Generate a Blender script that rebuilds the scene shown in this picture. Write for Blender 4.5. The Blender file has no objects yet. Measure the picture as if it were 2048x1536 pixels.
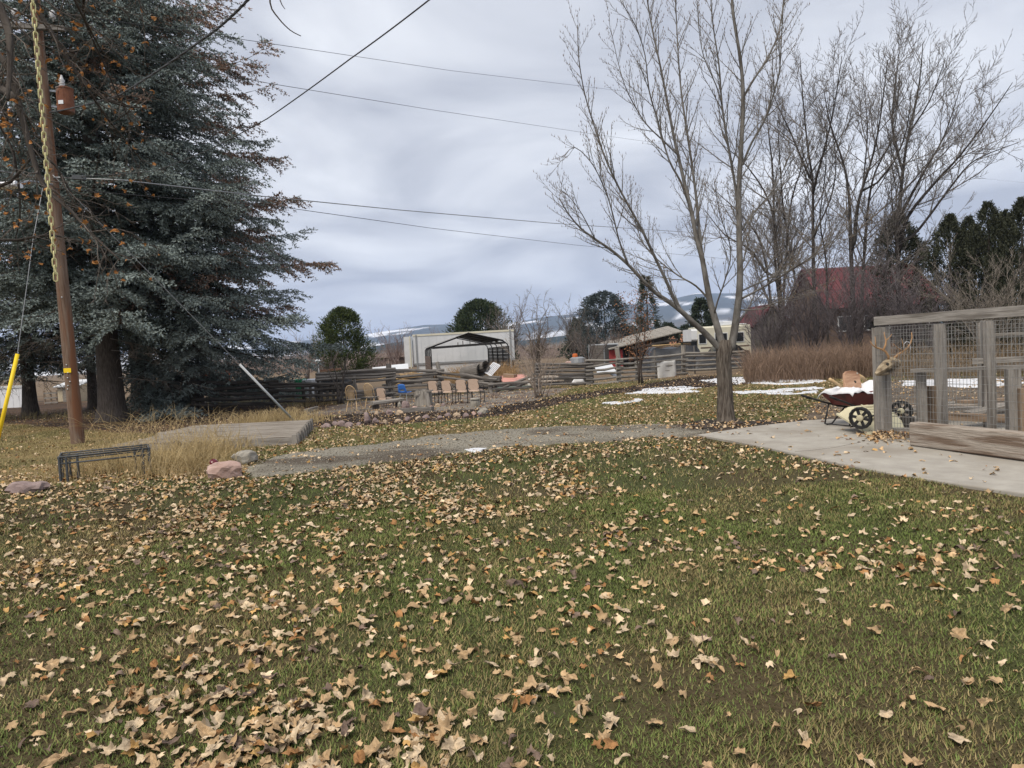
import bpy, math, random
import numpy as np
from mathutils import Vector, Matrix, noise
random.seed(7)
rng = np.random.default_rng(7)
SC = bpy.context.scene
COL = SC.collection
R_ = math.radians
# ---------------------------------------------------------------- camera
F, CAMH = 1420.0, 1.65                       # focal length in photo pixels, eye height in metres
PITCH, ROLL = math.atan(68 / F), R_(-3.0)
CR = Matrix.Rotation(math.pi / 2 - PITCH, 3, 'X') @ Matrix.Rotation(ROLL, 3, 'Z')
cam_d = bpy.data.cameras.new('camera'); cam = bpy.data.objects.new('camera', cam_d); COL.objects.link(cam)
cam.matrix_world = Matrix.Translation((0, 0, CAMH)) @ CR.to_4x4()
cam_d.sensor_fit = 'HORIZONTAL'; cam_d.sensor_width = 36.0; cam_d.lens = 36.0 * F / 2048
cam_d.clip_start = 0.05; cam_d.clip_end = 40000
SC.camera = cam
# ---------------------------------------------------------------- sky, sun, exposure
SUN_EL, SUN_AZ = R_(55), R_(215)             # azimuth clockwise from +Y (the view direction)
wd = bpy.data.worlds.new('World'); SC.world = wd; wd.use_nodes = True
nt = wd.node_tree; nt.nodes.clear()
def wn(t, **k):
    n = nt.nodes.new(t)
    for a, b in k.items(): setattr(n, a, b)
    return n
wo = wn('ShaderNodeOutputWorld'); bg = wn('ShaderNodeBackground'); bg.inputs[1].default_value = 0.062
sky = wn('ShaderNodeTexSky', sky_type='NISHITA', sun_disc=False, sun_elevation=SUN_EL, sun_rotation=SUN_AZ)
tc = wn('ShaderNodeTexCoord'); sep = wn('ShaderNodeSeparateXYZ'); nt.links.new(tc.outputs['Generated'], sep.inputs[0])
def wmath(op, a, b=None):
    n = wn('ShaderNodeMath', operation=op)
    for i, q in enumerate((a, b)):
        if q is None: continue
        if isinstance(q, (int, float)): n.inputs[i].default_value = q
        else: nt.links.new(q, n.inputs[i])
    return n.outputs[0]
den = wmath('ADD', wmath('ABSOLUTE', sep.outputs[2]), 0.16)
cmb = wn('ShaderNodeCombineXYZ')
nt.links.new(wmath('DIVIDE', sep.outputs[0], den), cmb.inputs[0]); nt.links.new(wmath('DIVIDE', sep.outputs[1], den), cmb.inputs[1])
nz = wn('ShaderNodeTexNoise'); nz.inputs['Scale'].default_value = 1.25; nz.inputs['Detail'].default_value = 7; nz.inputs['Roughness'].default_value = 0.5
nz.inputs['Distortion'].default_value = 0.5
nt.links.new(cmb.outputs[0], nz.inputs['Vector'])
rp = wn('ShaderNodeValToRGB'); nt.links.new(nz.outputs[0], rp.inputs[0])
e = rp.color_ramp.elements
e[0].position, e[0].color = 0.36, (3.6, 3.8, 4.35, 1)
e[1].position, e[1].color = 0.74, (8.9, 9.1, 9.4, 1)
m1 = rp.color_ramp.elements.new(0.49); m1.color = (5.05, 5.25, 5.75, 1)
m2 = rp.color_ramp.elements.new(0.6); m2.color = (6.4, 6.6, 7.0, 1)
mx = wn('ShaderNodeMix', data_type='RGBA'); mx.inputs[0].default_value = 0.96
nt.links.new(sky.outputs[0], mx.inputs[6]); nt.links.new(rp.outputs[0], mx.inputs[7])
nt.links.new(mx.outputs[2], bg.inputs[0]); nt.links.new(bg.outputs[0], wo.inputs[0])
sl = bpy.data.lights.new('sun', 'SUN'); sl.energy = 1.5; sl.angle = R_(35); sl.color = (1, 0.90, 0.76)
so = bpy.data.objects.new('sun', sl); COL.objects.link(so)
sdir = Vector((math.sin(SUN_AZ) * math.cos(SUN_EL), math.cos(SUN_AZ) * math.cos(SUN_EL), math.sin(SUN_EL)))
so.rotation_euler = sdir.to_track_quat('Z', 'Y').to_euler(); so.location = sdir * 60
SC.view_settings.view_transform = 'Standard'; SC.view_settings.look = 'None'
SC.view_settings.exposure = 1.20; SC.view_settings.gamma = 1.0; SC.view_settings.use_curve_mapping = False
SC.render.engine = 'CYCLES'
SC.cycles.use_denoising = True; SC.cycles.max_bounces = 6; SC.cycles.diffuse_bounces = 3; SC.cycles.transparent_max_bounces = 6
SC.cycles.volume_bounces = 1
# ---------------------------------------------------------------- where a pixel lies
def smooth(a, b, x):
    t = np.clip((x - a) / (b - a), 0, 1); return t * t * (3 - 2 * t)
def hz(x, y):                                  # ground height
    return -0.22 * smooth(12, 24, y) * smooth(3, -6, x)
def ray(u, v):
    d = CR @ Vector(((u - 1024) / F, (768 - v) / F, -1)); return d / d.y
def W(u, v, d):                                # point on pixel (u,v) at depth d metres
    return Vector((0, 0, CAMH)) + ray(u, v) * d
def G(u, v):                                   # point where the pixel meets the ground
    r = ray(u, v); d = -CAMH / r.z
    for _ in range(12): d = (float(hz(r.x * d, d)) - CAMH) / r.z
    return Vector((r.x * d, d, float(hz(r.x * d, d))))
def on(x, y, dz=0): return Vector((x, y, float(hz(x, y)) + dz))
CRn = np.array(CR)
def proj(P):
    q = (np.asarray(P) - np.array([0, 0, CAMH])) @ CRn
    return 1024 + F * q[:, 0] / -q[:, 2], 768 - F * q[:, 1] / -q[:, 2]
def inpoly(x, y, poly):
    c = np.zeros(x.shape, bool); n = len(poly); j = n - 1
    for i in range(n):
        xi, yi = poly[i][0], poly[i][1]; xj, yj = poly[j][0], poly[j][1]
        k = ((yi > y) != (yj > y)) & (x < (xj - xi) * (y - yi) / (yj - yi + 1e-12) + xi)
        c ^= k; j = i
    return c
def gpoly(pts): return [(G(*p).x, G(*p).y) for p in pts]
def vn(x, y, s, seed=0):                       # smooth value noise 0..1
    x = np.asarray(x, float) / s + 137.1 * seed + 1000; y = np.asarray(y, float) / s + 71.7 * seed + 1000
    xi, yi = np.floor(x), np.floor(y); fx, fy = x - xi, y - yi
    fx = fx * fx * (3 - 2 * fx); fy = fy * fy * (3 - 2 * fy)
    def h(a, b): q = np.sin(a * 127.1 + b * 311.7 + seed * 74.7) * 43758.5453; return q - np.floor(q)
    return (h(xi, yi) * (1 - fx) + h(xi + 1, yi) * fx) * (1 - fy) + (h(xi, yi + 1) * (1 - fx) + h(xi + 1, yi + 1) * fx) * fy
def fbm(x, y, s, seed=0, o=4):
    t = 0; a = .5; n = 0
    for i in range(o): t = t + a * vn(x, y, s, seed + i); n += a; a *= .5; s *= .5
    return t / n
# ---------------------------------------------------------------- materials
MATS = {}
def mat(name, c1, c2=None, scale=6.0, rough=0.8, bump=0.0, stretch=None, metal=0.0, spec=0.3, attr=None, c3=None, det=6, coords=None, alpha=None, trans=0.0, lo=0.35, hi=0.65):
    """noise-mottled procedural material; attr = colour attribute name; coords 'gc' = along-the-grain attribute"""
    if name in MATS: return MATS[name]
    m = bpy.data.materials.new(name); m.use_nodes = True; MATS[name] = m
    T = m.node_tree; N = T.nodes; L = T.links; b = N['Principled BSDF']
    b.inputs['Roughness'].default_value = rough; b.inputs['Metallic'].default_value = metal
    b.inputs['Specular IOR Level'].default_value = spec
    if coords: co = N.new('ShaderNodeAttribute'); co.attribute_name = coords; cv = co.outputs['Vector']
    else: co = N.new('ShaderNodeTexCoord'); cv = co.outputs['Object']
    if stretch:
        mp = N.new('ShaderNodeMapping'); mp.inputs['Scale'].default_value = stretch; L.new(cv, mp.inputs[0]); cv = mp.outputs[0]
    n = N.new('ShaderNodeTexNoise'); n.inputs['Scale'].default_value = scale; n.inputs['Detail'].default_value = det; n.inputs['Roughness'].default_value = .62
    L.new(cv, n.inputs['Vector'])
    r = N.new('ShaderNodeValToRGB'); L.new(n.outputs[0], r.inputs[0])
    el = r.color_ramp.elements
    el[0].position, el[1].position = lo, hi
    if attr:
        el[0].color = (.72, .72, .72, 1); el[1].color = (1.25, 1.25, 1.25, 1)
        at = N.new('ShaderNodeAttribute'); at.attribute_name = attr
        mu = N.new('ShaderNodeMix'); mu.data_type = 'RGBA'; mu.blend_type = 'MULTIPLY'; mu.inputs[0].default_value = 1
        L.new(at.outputs['Color'], mu.inputs[6]); L.new(r.outputs[0], mu.inputs[7]); out = mu.outputs[2]
    else:
        c2 = c2 or tuple(x * .7 for x in c1)
        el[0].color = (*c1, 1); el[1].color = (*c2, 1); out = r.outputs[0]
    if c3:
        n2 = N.new('ShaderNodeTexNoise'); n2.inputs['Scale'].default_value = scale * .27; n2.inputs['Detail'].default_value = 4; L.new(cv, n2.inputs['Vector'])
        r2 = N.new('ShaderNodeValToRGB'); r2.color_ramp.elements[0].position = .5; r2.color_ramp.elements[1].position = .64
        L.new(n2.outputs[0], r2.inputs[0])
        m2 = N.new('ShaderNodeMix'); m2.data_type = 'RGBA'; L.new(r2.outputs[0], m2.inputs[0]); L.new(out, m2.inputs[6]); m2.inputs[7].default_value = (*c3, 1); out = m2.outputs[2]
    L.new(out, b.inputs['Base Color'])
    if bump:
        bp = N.new('ShaderNodeBump'); bp.inputs['Strength'].default_value = min(1, bump); bp.inputs['Distance'].default_value = .02 * max(1, bump)
        L.new(n.outputs[0], bp.inputs['Height']); L.new(bp.outputs[0], b.inputs['Normal'])
    if alpha is not None: b.inputs['Alpha'].default_value = alpha
    if trans: b.inputs['Transmission Weight'].default_value = trans
    return m
def wood(name, c1, c2, c3=None, scale=1.0, bump=.5, rough=.85):
    return mat(name, c1, c2, scale=scale * 9, stretch=(6, 6, .5), coords='gc', rough=rough, bump=bump, c3=c3, spec=.15, det=8, lo=.3, hi=.7)
# ---------------------------------------------------------------- mesh helpers
class MB:
    def __init__(s): s.v = []; s.f = []; s.g = []
    def add(s, vs, fs, gc=None):
        o = len(s.v); s.v += [tuple(q) for q in vs]; s.f += [tuple(i + o for i in f) for f in fs]
        s.g += [tuple(q) for q in (gc if gc else vs)]
    def beam(s, p0, p1, w, h, up=(0, 0, 1), ch=0.0, taper=1.0):
        p0, p1 = Vector(p0), Vector(p1); d = p1 - p0; L = d.length; d = d / L; u = Vector(up)
        if abs(d.dot(u)) > .95: u = Vector((0, 1, 0))
        x = d.cross(u).normalized(); z = x.cross(d)
        c = ch or min(w, h) * .06
        pr = [(-w/2+c, -h/2), (w/2-c, -h/2), (w/2, -h/2+c), (w/2, h/2-c), (w/2-c, h/2), (-w/2+c, h/2), (-w/2, h/2-c), (-w/2, -h/2+c)]
        off = random.random() * 50; vs = []; gs = []
        for k, (p, t) in enumerate(((p0, 1), (p1, taper))):
            for a, b in pr: vs.append(p + x * a * t + z * b * t); gs.append((a + off, b + off, k * L + off))
        fs = [(i, (i+1) % 8, (i+1) % 8 + 8, i + 8) for i in range(8)] + [tuple(range(7, -1, -1)), tuple(range(8, 16))]
        s.add(vs, fs, gs)
    def box(s, c, size, rz=0.0, ch=0.0):
        c = Vector(c); d = Vector((math.cos(rz), math.sin(rz), 0)) * size[0] / 2
        s.beam(c - d, c + d, size[1], size[2], ch=ch)
    def tube(s, pts, rad, n=6, cap=True, wob=0.0):
        pts = [Vector(p) for p in pts]; m = len(pts)
        rad = rad if hasattr(rad, '__len__') else [rad] * m
        off = random.random() * 50; vs = []; gs = []; L = 0; px = None
        for i, p in enumerate(pts):
            d = (pts[min(i+1, m-1)] - pts[max(i-1, 0)]).normalized()
            if px is None:
                a = Vector((0, 0, 1)) if abs(d.z) < .9 else Vector((1, 0, 0)); x = d.cross(a).normalized()
            else: x = (px - d * px.dot(d)).normalized()
            px = x; y = d.cross(x)
            if i: L += (p - pts[i-1]).length
            for k in range(n):
                an = 2 * math.pi * k / n; r = rad[i] * (1 + wob * (random.random() - .5))
                q = x * math.cos(an) * r + y * math.sin(an) * r
                vs.append(p + q); gs.append((math.cos(an) * rad[0] + off, math.sin(an) * rad[0] + off, L + off))
        fs = [(i*n+k, i*n+(k+1) % n, (i+1)*n+(k+1) % n, (i+1)*n+k) for i in range(m-1) for k in range(n)]
        if cap: fs += [tuple(range(n-1, -1, -1)), tuple(range((m-1)*n, m*n))]
        s.add(vs, fs, gs)
    def quad(s, a, b, c, d, th=0.0):
        a, b, c, d = map(Vector, (a, b, c, d)); nrm = (b - a).cross(c - a).normalized() * th
        if th: s.add([a, b, c, d, a+nrm, b+nrm, c+nrm, d+nrm], [(3,2,1,0), (4,5,6,7), (0,1,5,4), (1,2,6,5), (2,3,7,6), (3,0,4,7)])
        else: s.add([a, b, c, d], [(0, 1, 2, 3)])
    def lathe(s, c, prof, n=16, axis=(0, 0, 1)):
        c = Vector(c); q = Vector(axis).to_track_quat('Z', 'Y'); vs = []
        for r, z in prof:
            for k in range(n): a = 2*math.pi*k/n; vs.append(c + q @ Vector((r*math.cos(a), r*math.sin(a), z)))
        m = len(prof); fs = [(i*n+k, i*n+(k+1) % n, (i+1)*n+(k+1) % n, (i+1)*n+k) for i in range(m-1) for k in range(n)]
        fs += [tuple(range(n-1, -1, -1)), tuple(range((m-1)*n, m*n))]
        s.add(vs, fs)
def finish(o, parent, label, cat, group, kind):
    COL.objects.link(o)
    if parent is not None: o.parent = parent
    if label: o['label'] = label
    if cat: o['category'] = cat
    if group: o['group'] = group
    if kind: o['kind'] = kind
    return o
def build(mb, name, m, parent=None, label=None, cat=None, group=None, kind=None, sm=False, org=None):
    V = np.array(mb.v, float)
    if parent is not None: o0 = np.array(parent.matrix_world.translation if parent.parent is None else (0, 0, 0)) if parent.type == 'EMPTY' else np.array(ORG.get(parent.name, (0, 0, 0)))
    else: o0 = np.array(org if org is not None else (V[:, 0].mean(), V[:, 1].mean(), V[:, 2].min()))
    me = bpy.data.meshes.new(name); me.from_pydata((V - o0).tolist(), [], mb.f)
    a = me.attributes.new('gc', 'FLOAT_VECTOR', 'POINT'); a.data.foreach_set('vector', np.array(mb.g, np.float32).ravel())
    if sm: me.polygons.foreach_set('use_smooth', [True] * len(me.polygons))
    me.materials.append(MATS[m] if isinstance(m, str) else m)
    o = bpy.data.objects.new(name, me)
    if parent is None: o.location = Vector(o0)
    finish(o, parent, label, cat, group, kind); ORG[o.name] = tuple(o0)
    return o
ORG = {}
def thing(name, label, cat, loc=(0, 0, 0), group=None):
    o = bpy.data.objects.new(name, None); o.location = Vector(loc); o.matrix_world = Matrix.Translation(Vector(loc)); o.empty_display_size = .1
    finish(o, None, label, cat, group, None); ORG[o.name] = tuple(loc); return o
def tri_obj(name, V, T, m, col=None, parent=None, label=None, cat=None, group=None, kind=None, org=(0, 0, 0), gc=None, sm=False):
    """fast mesh from numpy triangles"""
    V = np.asarray(V, np.float32) - np.array(org, np.float32); T = np.asarray(T, np.int32)
    me = bpy.data.meshes.new(name); me.vertices.add(len(V)); me.vertices.foreach_set('co', V.ravel())
    me.loops.add(T.size); me.loops.foreach_set('vertex_index', T.ravel())
    me.polygons.add(len(T)); me.polygons.foreach_set('loop_start', np.arange(0, T.size, 3, dtype=np.int32))
    if sm: me.polygons.foreach_set('use_smooth', np.ones(len(T), bool))
    if col is not None:
        c = np.ones((len(V), 4), np.float32); c[:, :3] = col
        a = me.attributes.new('col', 'FLOAT_COLOR', 'POINT'); a.data.foreach_set('color', c.ravel())
    if gc is not None:
        a = me.attributes.new('gc', 'FLOAT_VECTOR', 'POINT'); a.data.foreach_set('vector', np.asarray(gc, np.float32).ravel())
    me.update(); me.validate()
    me.materials.append(MATS[m] if isinstance(m, str) else m)
    o = bpy.data.objects.new(name, me)
    if parent is None: o.location = Vector(org)
    finish(o, parent, label, cat, group, kind); ORG[o.name] = tuple(org); return o
def unit(a): return a / (np.linalg.norm(a, axis=-1, keepdims=True) + 1e-9)
def spikes(P0, P1, R0, n=3):
    """tapered n-sided spikes, vectorised: returns V, T, owner index"""
    P0, P1 = np.asarray(P0, float), np.asarray(P1, float); R0 = np.asarray(R0, float); N = len(P0)
    d = unit(P1 - P0); a = np.where(np.abs(d[:, 2:3]) < .9, np.array([[0, 0, 1.]]), np.array([[1., 0, 0]]))
    x = unit(np.cross(d, a)); y = np.cross(d, x); V = np.zeros((N, n + 1, 3)); ph = rng.random(N) * 6.28
    for k in range(n):
        an = ph + 2 * math.pi * k / n
        V[:, k] = P0 + (x * np.cos(an)[:, None] + y * np.sin(an)[:, None]) * R0[:, None]
    V[:, n] = P1
    b = np.arange(N)[:, None] * (n + 1)
    T = np.concatenate([np.concatenate([b + k, b + (k + 1) % n, b + n], 1) for k in range(n)], 0)
    return V.reshape(-1, 3), T, np.repeat(np.arange(N), n + 1)
def frusta(P0, P1, R0, R1, n=4):
    P0, P1 = np.asarray(P0, float), np.asarray(P1, float); N = len(P0); R0 = np.asarray(R0, float); R1 = np.asarray(R1, float)
    d = unit(P1 - P0); a = np.where(np.abs(d[:, 2:3]) < .9, np.array([[0, 0, 1.]]), np.array([[1., 0, 0]]))
    x = unit(np.cross(d, a)); y = np.cross(d, x); V = np.zeros((N, 2 * n, 3))
    for k in range(n):
        an = 2 * math.pi * k / n; q = x * math.cos(an) + y * math.sin(an)
        V[:, k] = P0 + q * R0[:, None]; V[:, n + k] = P1 + q * R1[:, None]
    b = np.arange(N)[:, None] * (2 * n); T = []
    for k in range(n):
        k2 = (k + 1) % n
        T += [np.concatenate([b+k, b+k2, b+n+k2], 1), np.concatenate([b+k, b+n+k2, b+n+k], 1)]
    return V.reshape(-1, 3), np.concatenate(T, 0), np.repeat(np.arange(N), 2 * n)
def cat_tri(parts):
    Vs, Ts, Cs = [], [], []; o = 0
    for V, T, C in parts: Vs.append(V); Ts.append(T + o); Cs.append(np.broadcast_to(C, (len(V), 3))); o += len(V)
    return np.concatenate(Vs), np.concatenate(Ts), np.concatenate(Cs)
# ================================================================ GROUND
Z_PATH_LO = [(495, 955), (560, 948), (640, 941), (760, 929), (850, 917), (930, 905), (1000, 895), (1100, 892), (1200, 886), (1290, 876), (1400, 874)]
Z_PATH_UP = [(1420, 862), (1320, 850), (1200, 853), (1100, 856), (1000, 861), (900, 869), (820, 880), (740, 890), (640, 900), (560, 911), (515, 925)]
PATH = gpoly(Z_PATH_LO + Z_PATH_UP)
SLAB = gpoly([(1393, 873), (1470, 887), (1560, 905), (1680, 931), (1800, 954), (1920, 974), (2080, 998), (2300, 1030), (2500, 940), (2200, 860), (1900, 838), (1620, 843), (1500, 856)])
TAN = gpoly([(-300, 850), (-300, 1020), (20, 965), (130, 972), (300, 962), (420, 955), (500, 945), (500, 900), (300, 866), (150, 846), (0, 842)])
LITTER = gpoly([(-400, 806), (-300, 850), (0, 846), (300, 868), (480, 852), (640, 835), (720, 812), (640, 808), (380, 808), (100, 800)])
BED = gpoly([(622, 856), (622, 838), (700, 828), (800, 826), (900, 822), (1000, 812), (1080, 800), (1250, 775), (1400, 752), (1560, 757), (1500, 768), (1380, 778), (1240, 786), (1160, 800), (1080, 818), (980, 834), (880, 842), (760, 850)])
YARD = gpoly([(600, 832), (690, 806), (760, 798), (1000, 782), (1150, 775), (1080, 800), (1000, 812), (900, 822), (800, 826), (700, 828)])
MULCH = gpoly([(1330, 850), (1400, 836), (1480, 838), (1600, 838), (1700, 834), (1640, 846), (1500, 856), (1400, 874), (1300, 876)])
GARDEN = gpoly([(1770, 872), (1600, 838), (1650, 790), (1750, 765), (2300, 740), (2500, 900), (2100, 930)])
def axis(a, b, st, far, neg):
    q = list(np.arange(a, b + 1e-6, st)); s = st; x = b
    while x < far: s *= 1.35; x += s; q.append(x)
    s = st; x = a; pre = []
    while x > neg: s *= 1.35; x -= s; pre.append(x)
    return np.array(pre[::-1] + q)
gx = axis(-20, 16, .24, 16000, -16000); gy = axis(1.0, 40, .24, 22000, -60)
X, Y = np.meshgrid(gx, gy); X = X.ravel(); Y = Y.ravel()
jx = X + (fbm(X, Y, .6, 3) - .5) * .55; jy = Y + (fbm(X, Y, .6, 9) - .5) * .9
C = np.zeros((len(X), 3)); near = (Y < 60) & (np.abs(X) < 45)
n1 = fbm(X, Y, 1.6, 1)[:, None]; n2 = fbm(X, Y, .5, 5)[:, None]
def mixc(a, b, t): return np.array(a) * (1 - t) + np.array(b) * t
C[:] = mixc((.075, .058, .032), (.060, .066, .026), smooth(.35, .65, n1))              # soil and thatch under the lawn
back = smooth(11, 14, Y)[:, None]
C = C * (1 - back) + back * mixc((.125, .10, .045), (.085, .085, .033), smooth(.4, .6, n1))   # thinner turf farther off
far = smooth(29, 34, Y + .35 * X * (X < 0))[:, None] * np.ones_like(n1)
C = C * (1 - far) + far * mixc((.15, .105, .075), (.19, .15, .10), n1)
def zone(poly, a, b, nn=None):
    k = inpoly(jx, jy, poly) & near; t = smooth(.35, .65, n2 if nn is None else nn)
    C[k] = mixc(a, b, t)[k]
zone(TAN, (.20, .15, .072), (.12, .105, .045), n1)
zone(LITTER, (.10, .062, .042), (.055, .04, .03))
zone(YARD, (.13, .10, .085), (.19, .175, .155))
zone(BED, (.030, .026, .024), (.075, .056, .045))
zone(MULCH, (.034, .030, .027), (.08, .062, .05))
zone(GARDEN, (.09, .072, .058), (.15, .12, .09))
Zg = hz(X, Y) + (fbm(X, Y, .9, 2) - .5) * .05 * (Y < 70) * (Y > 3) * ~inpoly(X, Y, SLAB)
gd = Y > 120; Zg = np.where(gd, Zg + (fbm(X, Y, 60, 4) - .5) * 0.5, Zg)
nxx, nyy = len(gx), len(gy)
I = np.arange(nxx * nyy).reshape(nyy, nxx)
a, b, c, d = I[:-1, :-1].ravel(), I[:-1, 1:].ravel(), I[1:, 1:].ravel(), I[1:, :-1].ravel()
T = np.concatenate([np.stack([a, b, c], 1), np.stack([a, c, d], 1)])
mat('ground_soil', (1, 1, 1), attr='col', scale=42, rough=.95, bump=.7, spec=.1, det=8)
tri_obj('ground', np.stack([X, Y, Zg], 1), T, 'ground_soil', col=C, kind='structure', sm=True)
def hzn(x, y):                                  # ground with its small unevenness
    x = np.asarray(x, float); y = np.asarray(y, float)
    return hz(x, y) + (fbm(x, y, .9, 2) - .5) * .05 * (y < 70) * (y > 3) * ~inpoly(np.atleast_1d(x), np.atleast_1d(y), SLAB).reshape(np.shape(x))
# gravel path: a sheet that follows the ground, ragged at its edges, with loose stones on it
def sheet(name, poly, st, dz, m, col=None, jit=.25, edge=.5, holes=0, **k):
    P = np.array(poly); xs = np.arange(P[:, 0].min() - .3, P[:, 0].max() + .3, st); ys = np.arange(P[:, 1].min() - .3, P[:, 1].max() + .3, st)
    A, B = np.meshgrid(xs, ys); sh = A.shape; A = A.ravel(); B = B.ravel()
    ins = inpoly(A + (fbm(A, B, edge, 21) - .5) * jit * 2, B + (fbm(A, B, edge, 22) - .5) * jit * 2, poly).reshape(sh)
    if holes: ins &= (fbm(A * .5, B, .55, 91, 4) > holes).reshape(sh)
    q = ins[:-1, :-1] | ins[1:, :-1] | ins[:-1, 1:] | ins[1:, 1:]
    I = np.arange(A.size).reshape(sh); a, b, c, d = I[:-1, :-1][q], I[:-1, 1:][q], I[1:, 1:][q], I[1:, :-1][q]
    T = np.concatenate([np.stack([a, b, c], 1), np.stack([a, c, d], 1)]); u, T = np.unique(T, return_inverse=True); T = T.reshape(-1, 3)
    A, B = A[u], B[u]; Z = hzn(A, B) + np.where(ins.ravel()[u], dz, -.035)
    cc = None if col is None else col(A, B)
    return tri_obj(name, np.stack([A, B, Z], 1), T, m, col=cc, sm=True, **k)
mat('gravel', (1, 1, 1), attr='col', scale=34, rough=.95, bump=1.0, spec=.15, det=9, lo=.3, hi=.7)
def gcol(A, B):
    t = fbm(A, B, .8, 31)[:, None]; w = smooth(.46, .68, fbm(A * .6, B, .9, 33))[:, None]
    return mixc(mixc((.19, .178, .15), (.27, .25, .205), t), (.085, .068, .052), w * .9)
sheet('gravel_path', PATH, .07, .02, 'gravel', col=gcol, jit=.32, kind='structure')
def scatter_poly(poly, n):
    P = np.array(poly); x = rng.uniform(P[:, 0].min(), P[:, 0].max(), n); y = rng.uniform(P[:, 1].min(), P[:, 1].max(), n)
    k = inpoly(x, y, poly); return x[k], y[k]
def pebbles(name, poly, n, r0, r1, c1, c2, lift=.022):
    x, y = scatter_poly(poly, n); r = rng.uniform(r0, r1, len(x)) ; N = len(x)
    O = np.array([[1, 0, 0], [0, 1, 0], [-1, 0, 0], [0, -1, 0], [0, 0, .8], [0, 0, -.5]], float)
    an = rng.random(N) * 6.28; V = O[None] * r[:, None, None] * rng.uniform(.7, 1.3, (N, 6, 1))
    ca, sa = np.cos(an)[:, None], np.sin(an)[:, None]
    V = np.stack([V[..., 0]*ca - V[..., 1]*sa + x[:, None], V[..., 0]*sa + V[..., 1]*ca + y[:, None], V[..., 2] + (hzn(x, y) + lift)[:, None]], 2)
    t = np.array([[0, 1, 4], [1, 2, 4], [2, 3, 4], [3, 0, 4], [1, 0, 5], [2, 1, 5], [3, 2, 5], [0, 3, 5]])
    T = (t[None] + np.arange(N)[:, None, None] * 6).reshape(-1, 3)
    C = np.repeat(mixc(c1, c2, rng.random((N, 1))), 6, 0)
    return tri_obj(name, V.reshape(-1, 3), T, 'gravel', col=C, kind='stuff', label='loose grey gravel stones lying on the path' if 'gravel' in name else 'dark bark chips and clods on the planting bed', cat='gravel' if 'gravel' in name else 'mulch')
pebbles('gravel_stones', PATH, 8500, .006, .017, (.13, .12, .10), (.38, .35, .29))
pebbles('bark_mulch', BED, 11000, .012, .04, (.02, .017, .015), (.09, .065, .05))
# concrete slabs
mat('concrete', (.30, .28, .25), (.38, .36, .32), scale=3.2, rough=.9, bump=.12, spec=.2, c3=(.27, .245, .21), det=10)
def prism(poly, z0, z1, inset=.012):
    n = len(poly); c = Vector((sum(p[0] for p in poly)/n, sum(p[1] for p in poly)/n, 0)); mb = MB()
    vs = [(p[0], p[1], z0) for p in poly] + [(p[0], p[1], z1 - inset) for p in poly]
    vs += [(p[0] + (c.x-p[0]) / max(.1, (Vector((p[0], p[1], 0))-c).length) * inset, p[1] + (c.y-p[1]) / max(.1, (Vector((p[0], p[1], 0))-c).length) * inset, z1) for p in poly]
    fs = [(i, (i+1) % n, n+(i+1) % n, n+i) for i in range(n)] + [(n+i, n+(i+1) % n, 2*n+(i+1) % n, 2*n+i) for i in range(n)] + [tuple(range(2*n, 3*n))]
    mb.add(vs, fs); return mb
pt = thing('concrete_patio', None, None, on(6, 9)); pt['kind'] = 'structure'
J0, J1 = G(1513, 855), G(1760, 889)
jd = (J1 - J0).normalized(); jn = Vector((-jd.y, jd.x, 0)) * .009
J2 = J0 + jd * 14
SA = [tuple(G(1393, 873))[:2], tuple(G(1470, 887))[:2], tuple(G(1560, 905))[:2], tuple(G(1680, 931))[:2], tuple(G(1800, 954))[:2], tuple(G(1920, 974))[:2], tuple(G(2080, 998))[:2], tuple(G(2300, 1030))[:2], (J2-jn)[:2], (J0-jn)[:2]]
SB = [(J0+jn)[:2], (J2+jn)[:2], (14.0, 9.0), (13.0, 12.6), tuple(G(1760, 838))[:2], tuple(G(1620, 843))[:2]]
for q in (SA, SB):
    q = [(a[0], a[1]) for a in q]
    if sum(q[i][0]*q[(i+1) % len(q)][1]-q[(i+1) % len(q)][0]*q[i][1] for i in range(len(q))) < 0: q = q[::-1]
    build(prism(q, -.12, .032), 'slab', 'concrete', pt)
# thin crack in the nearer slab: a dark sunken line
mat('crack_dark', (.05, .045, .04), rough=1)
mb = MB(); cp = [G(1590, 908), G(1625, 905), G(1650, 902), G(1672, 899), G(1700, 893), G(1722, 889)]
mb.tube([Vector((p.x, p.y, .0305)) for p in cp], .004, 4); build(mb, 'crack', 'crack_dark', pt)
SLABTOP = .032
def gs(u, v):                                    # point on the concrete
    r = ray(u, v); d = (SLABTOP - CAMH) / r.z; return Vector((r.x*d, d, SLABTOP))
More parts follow.
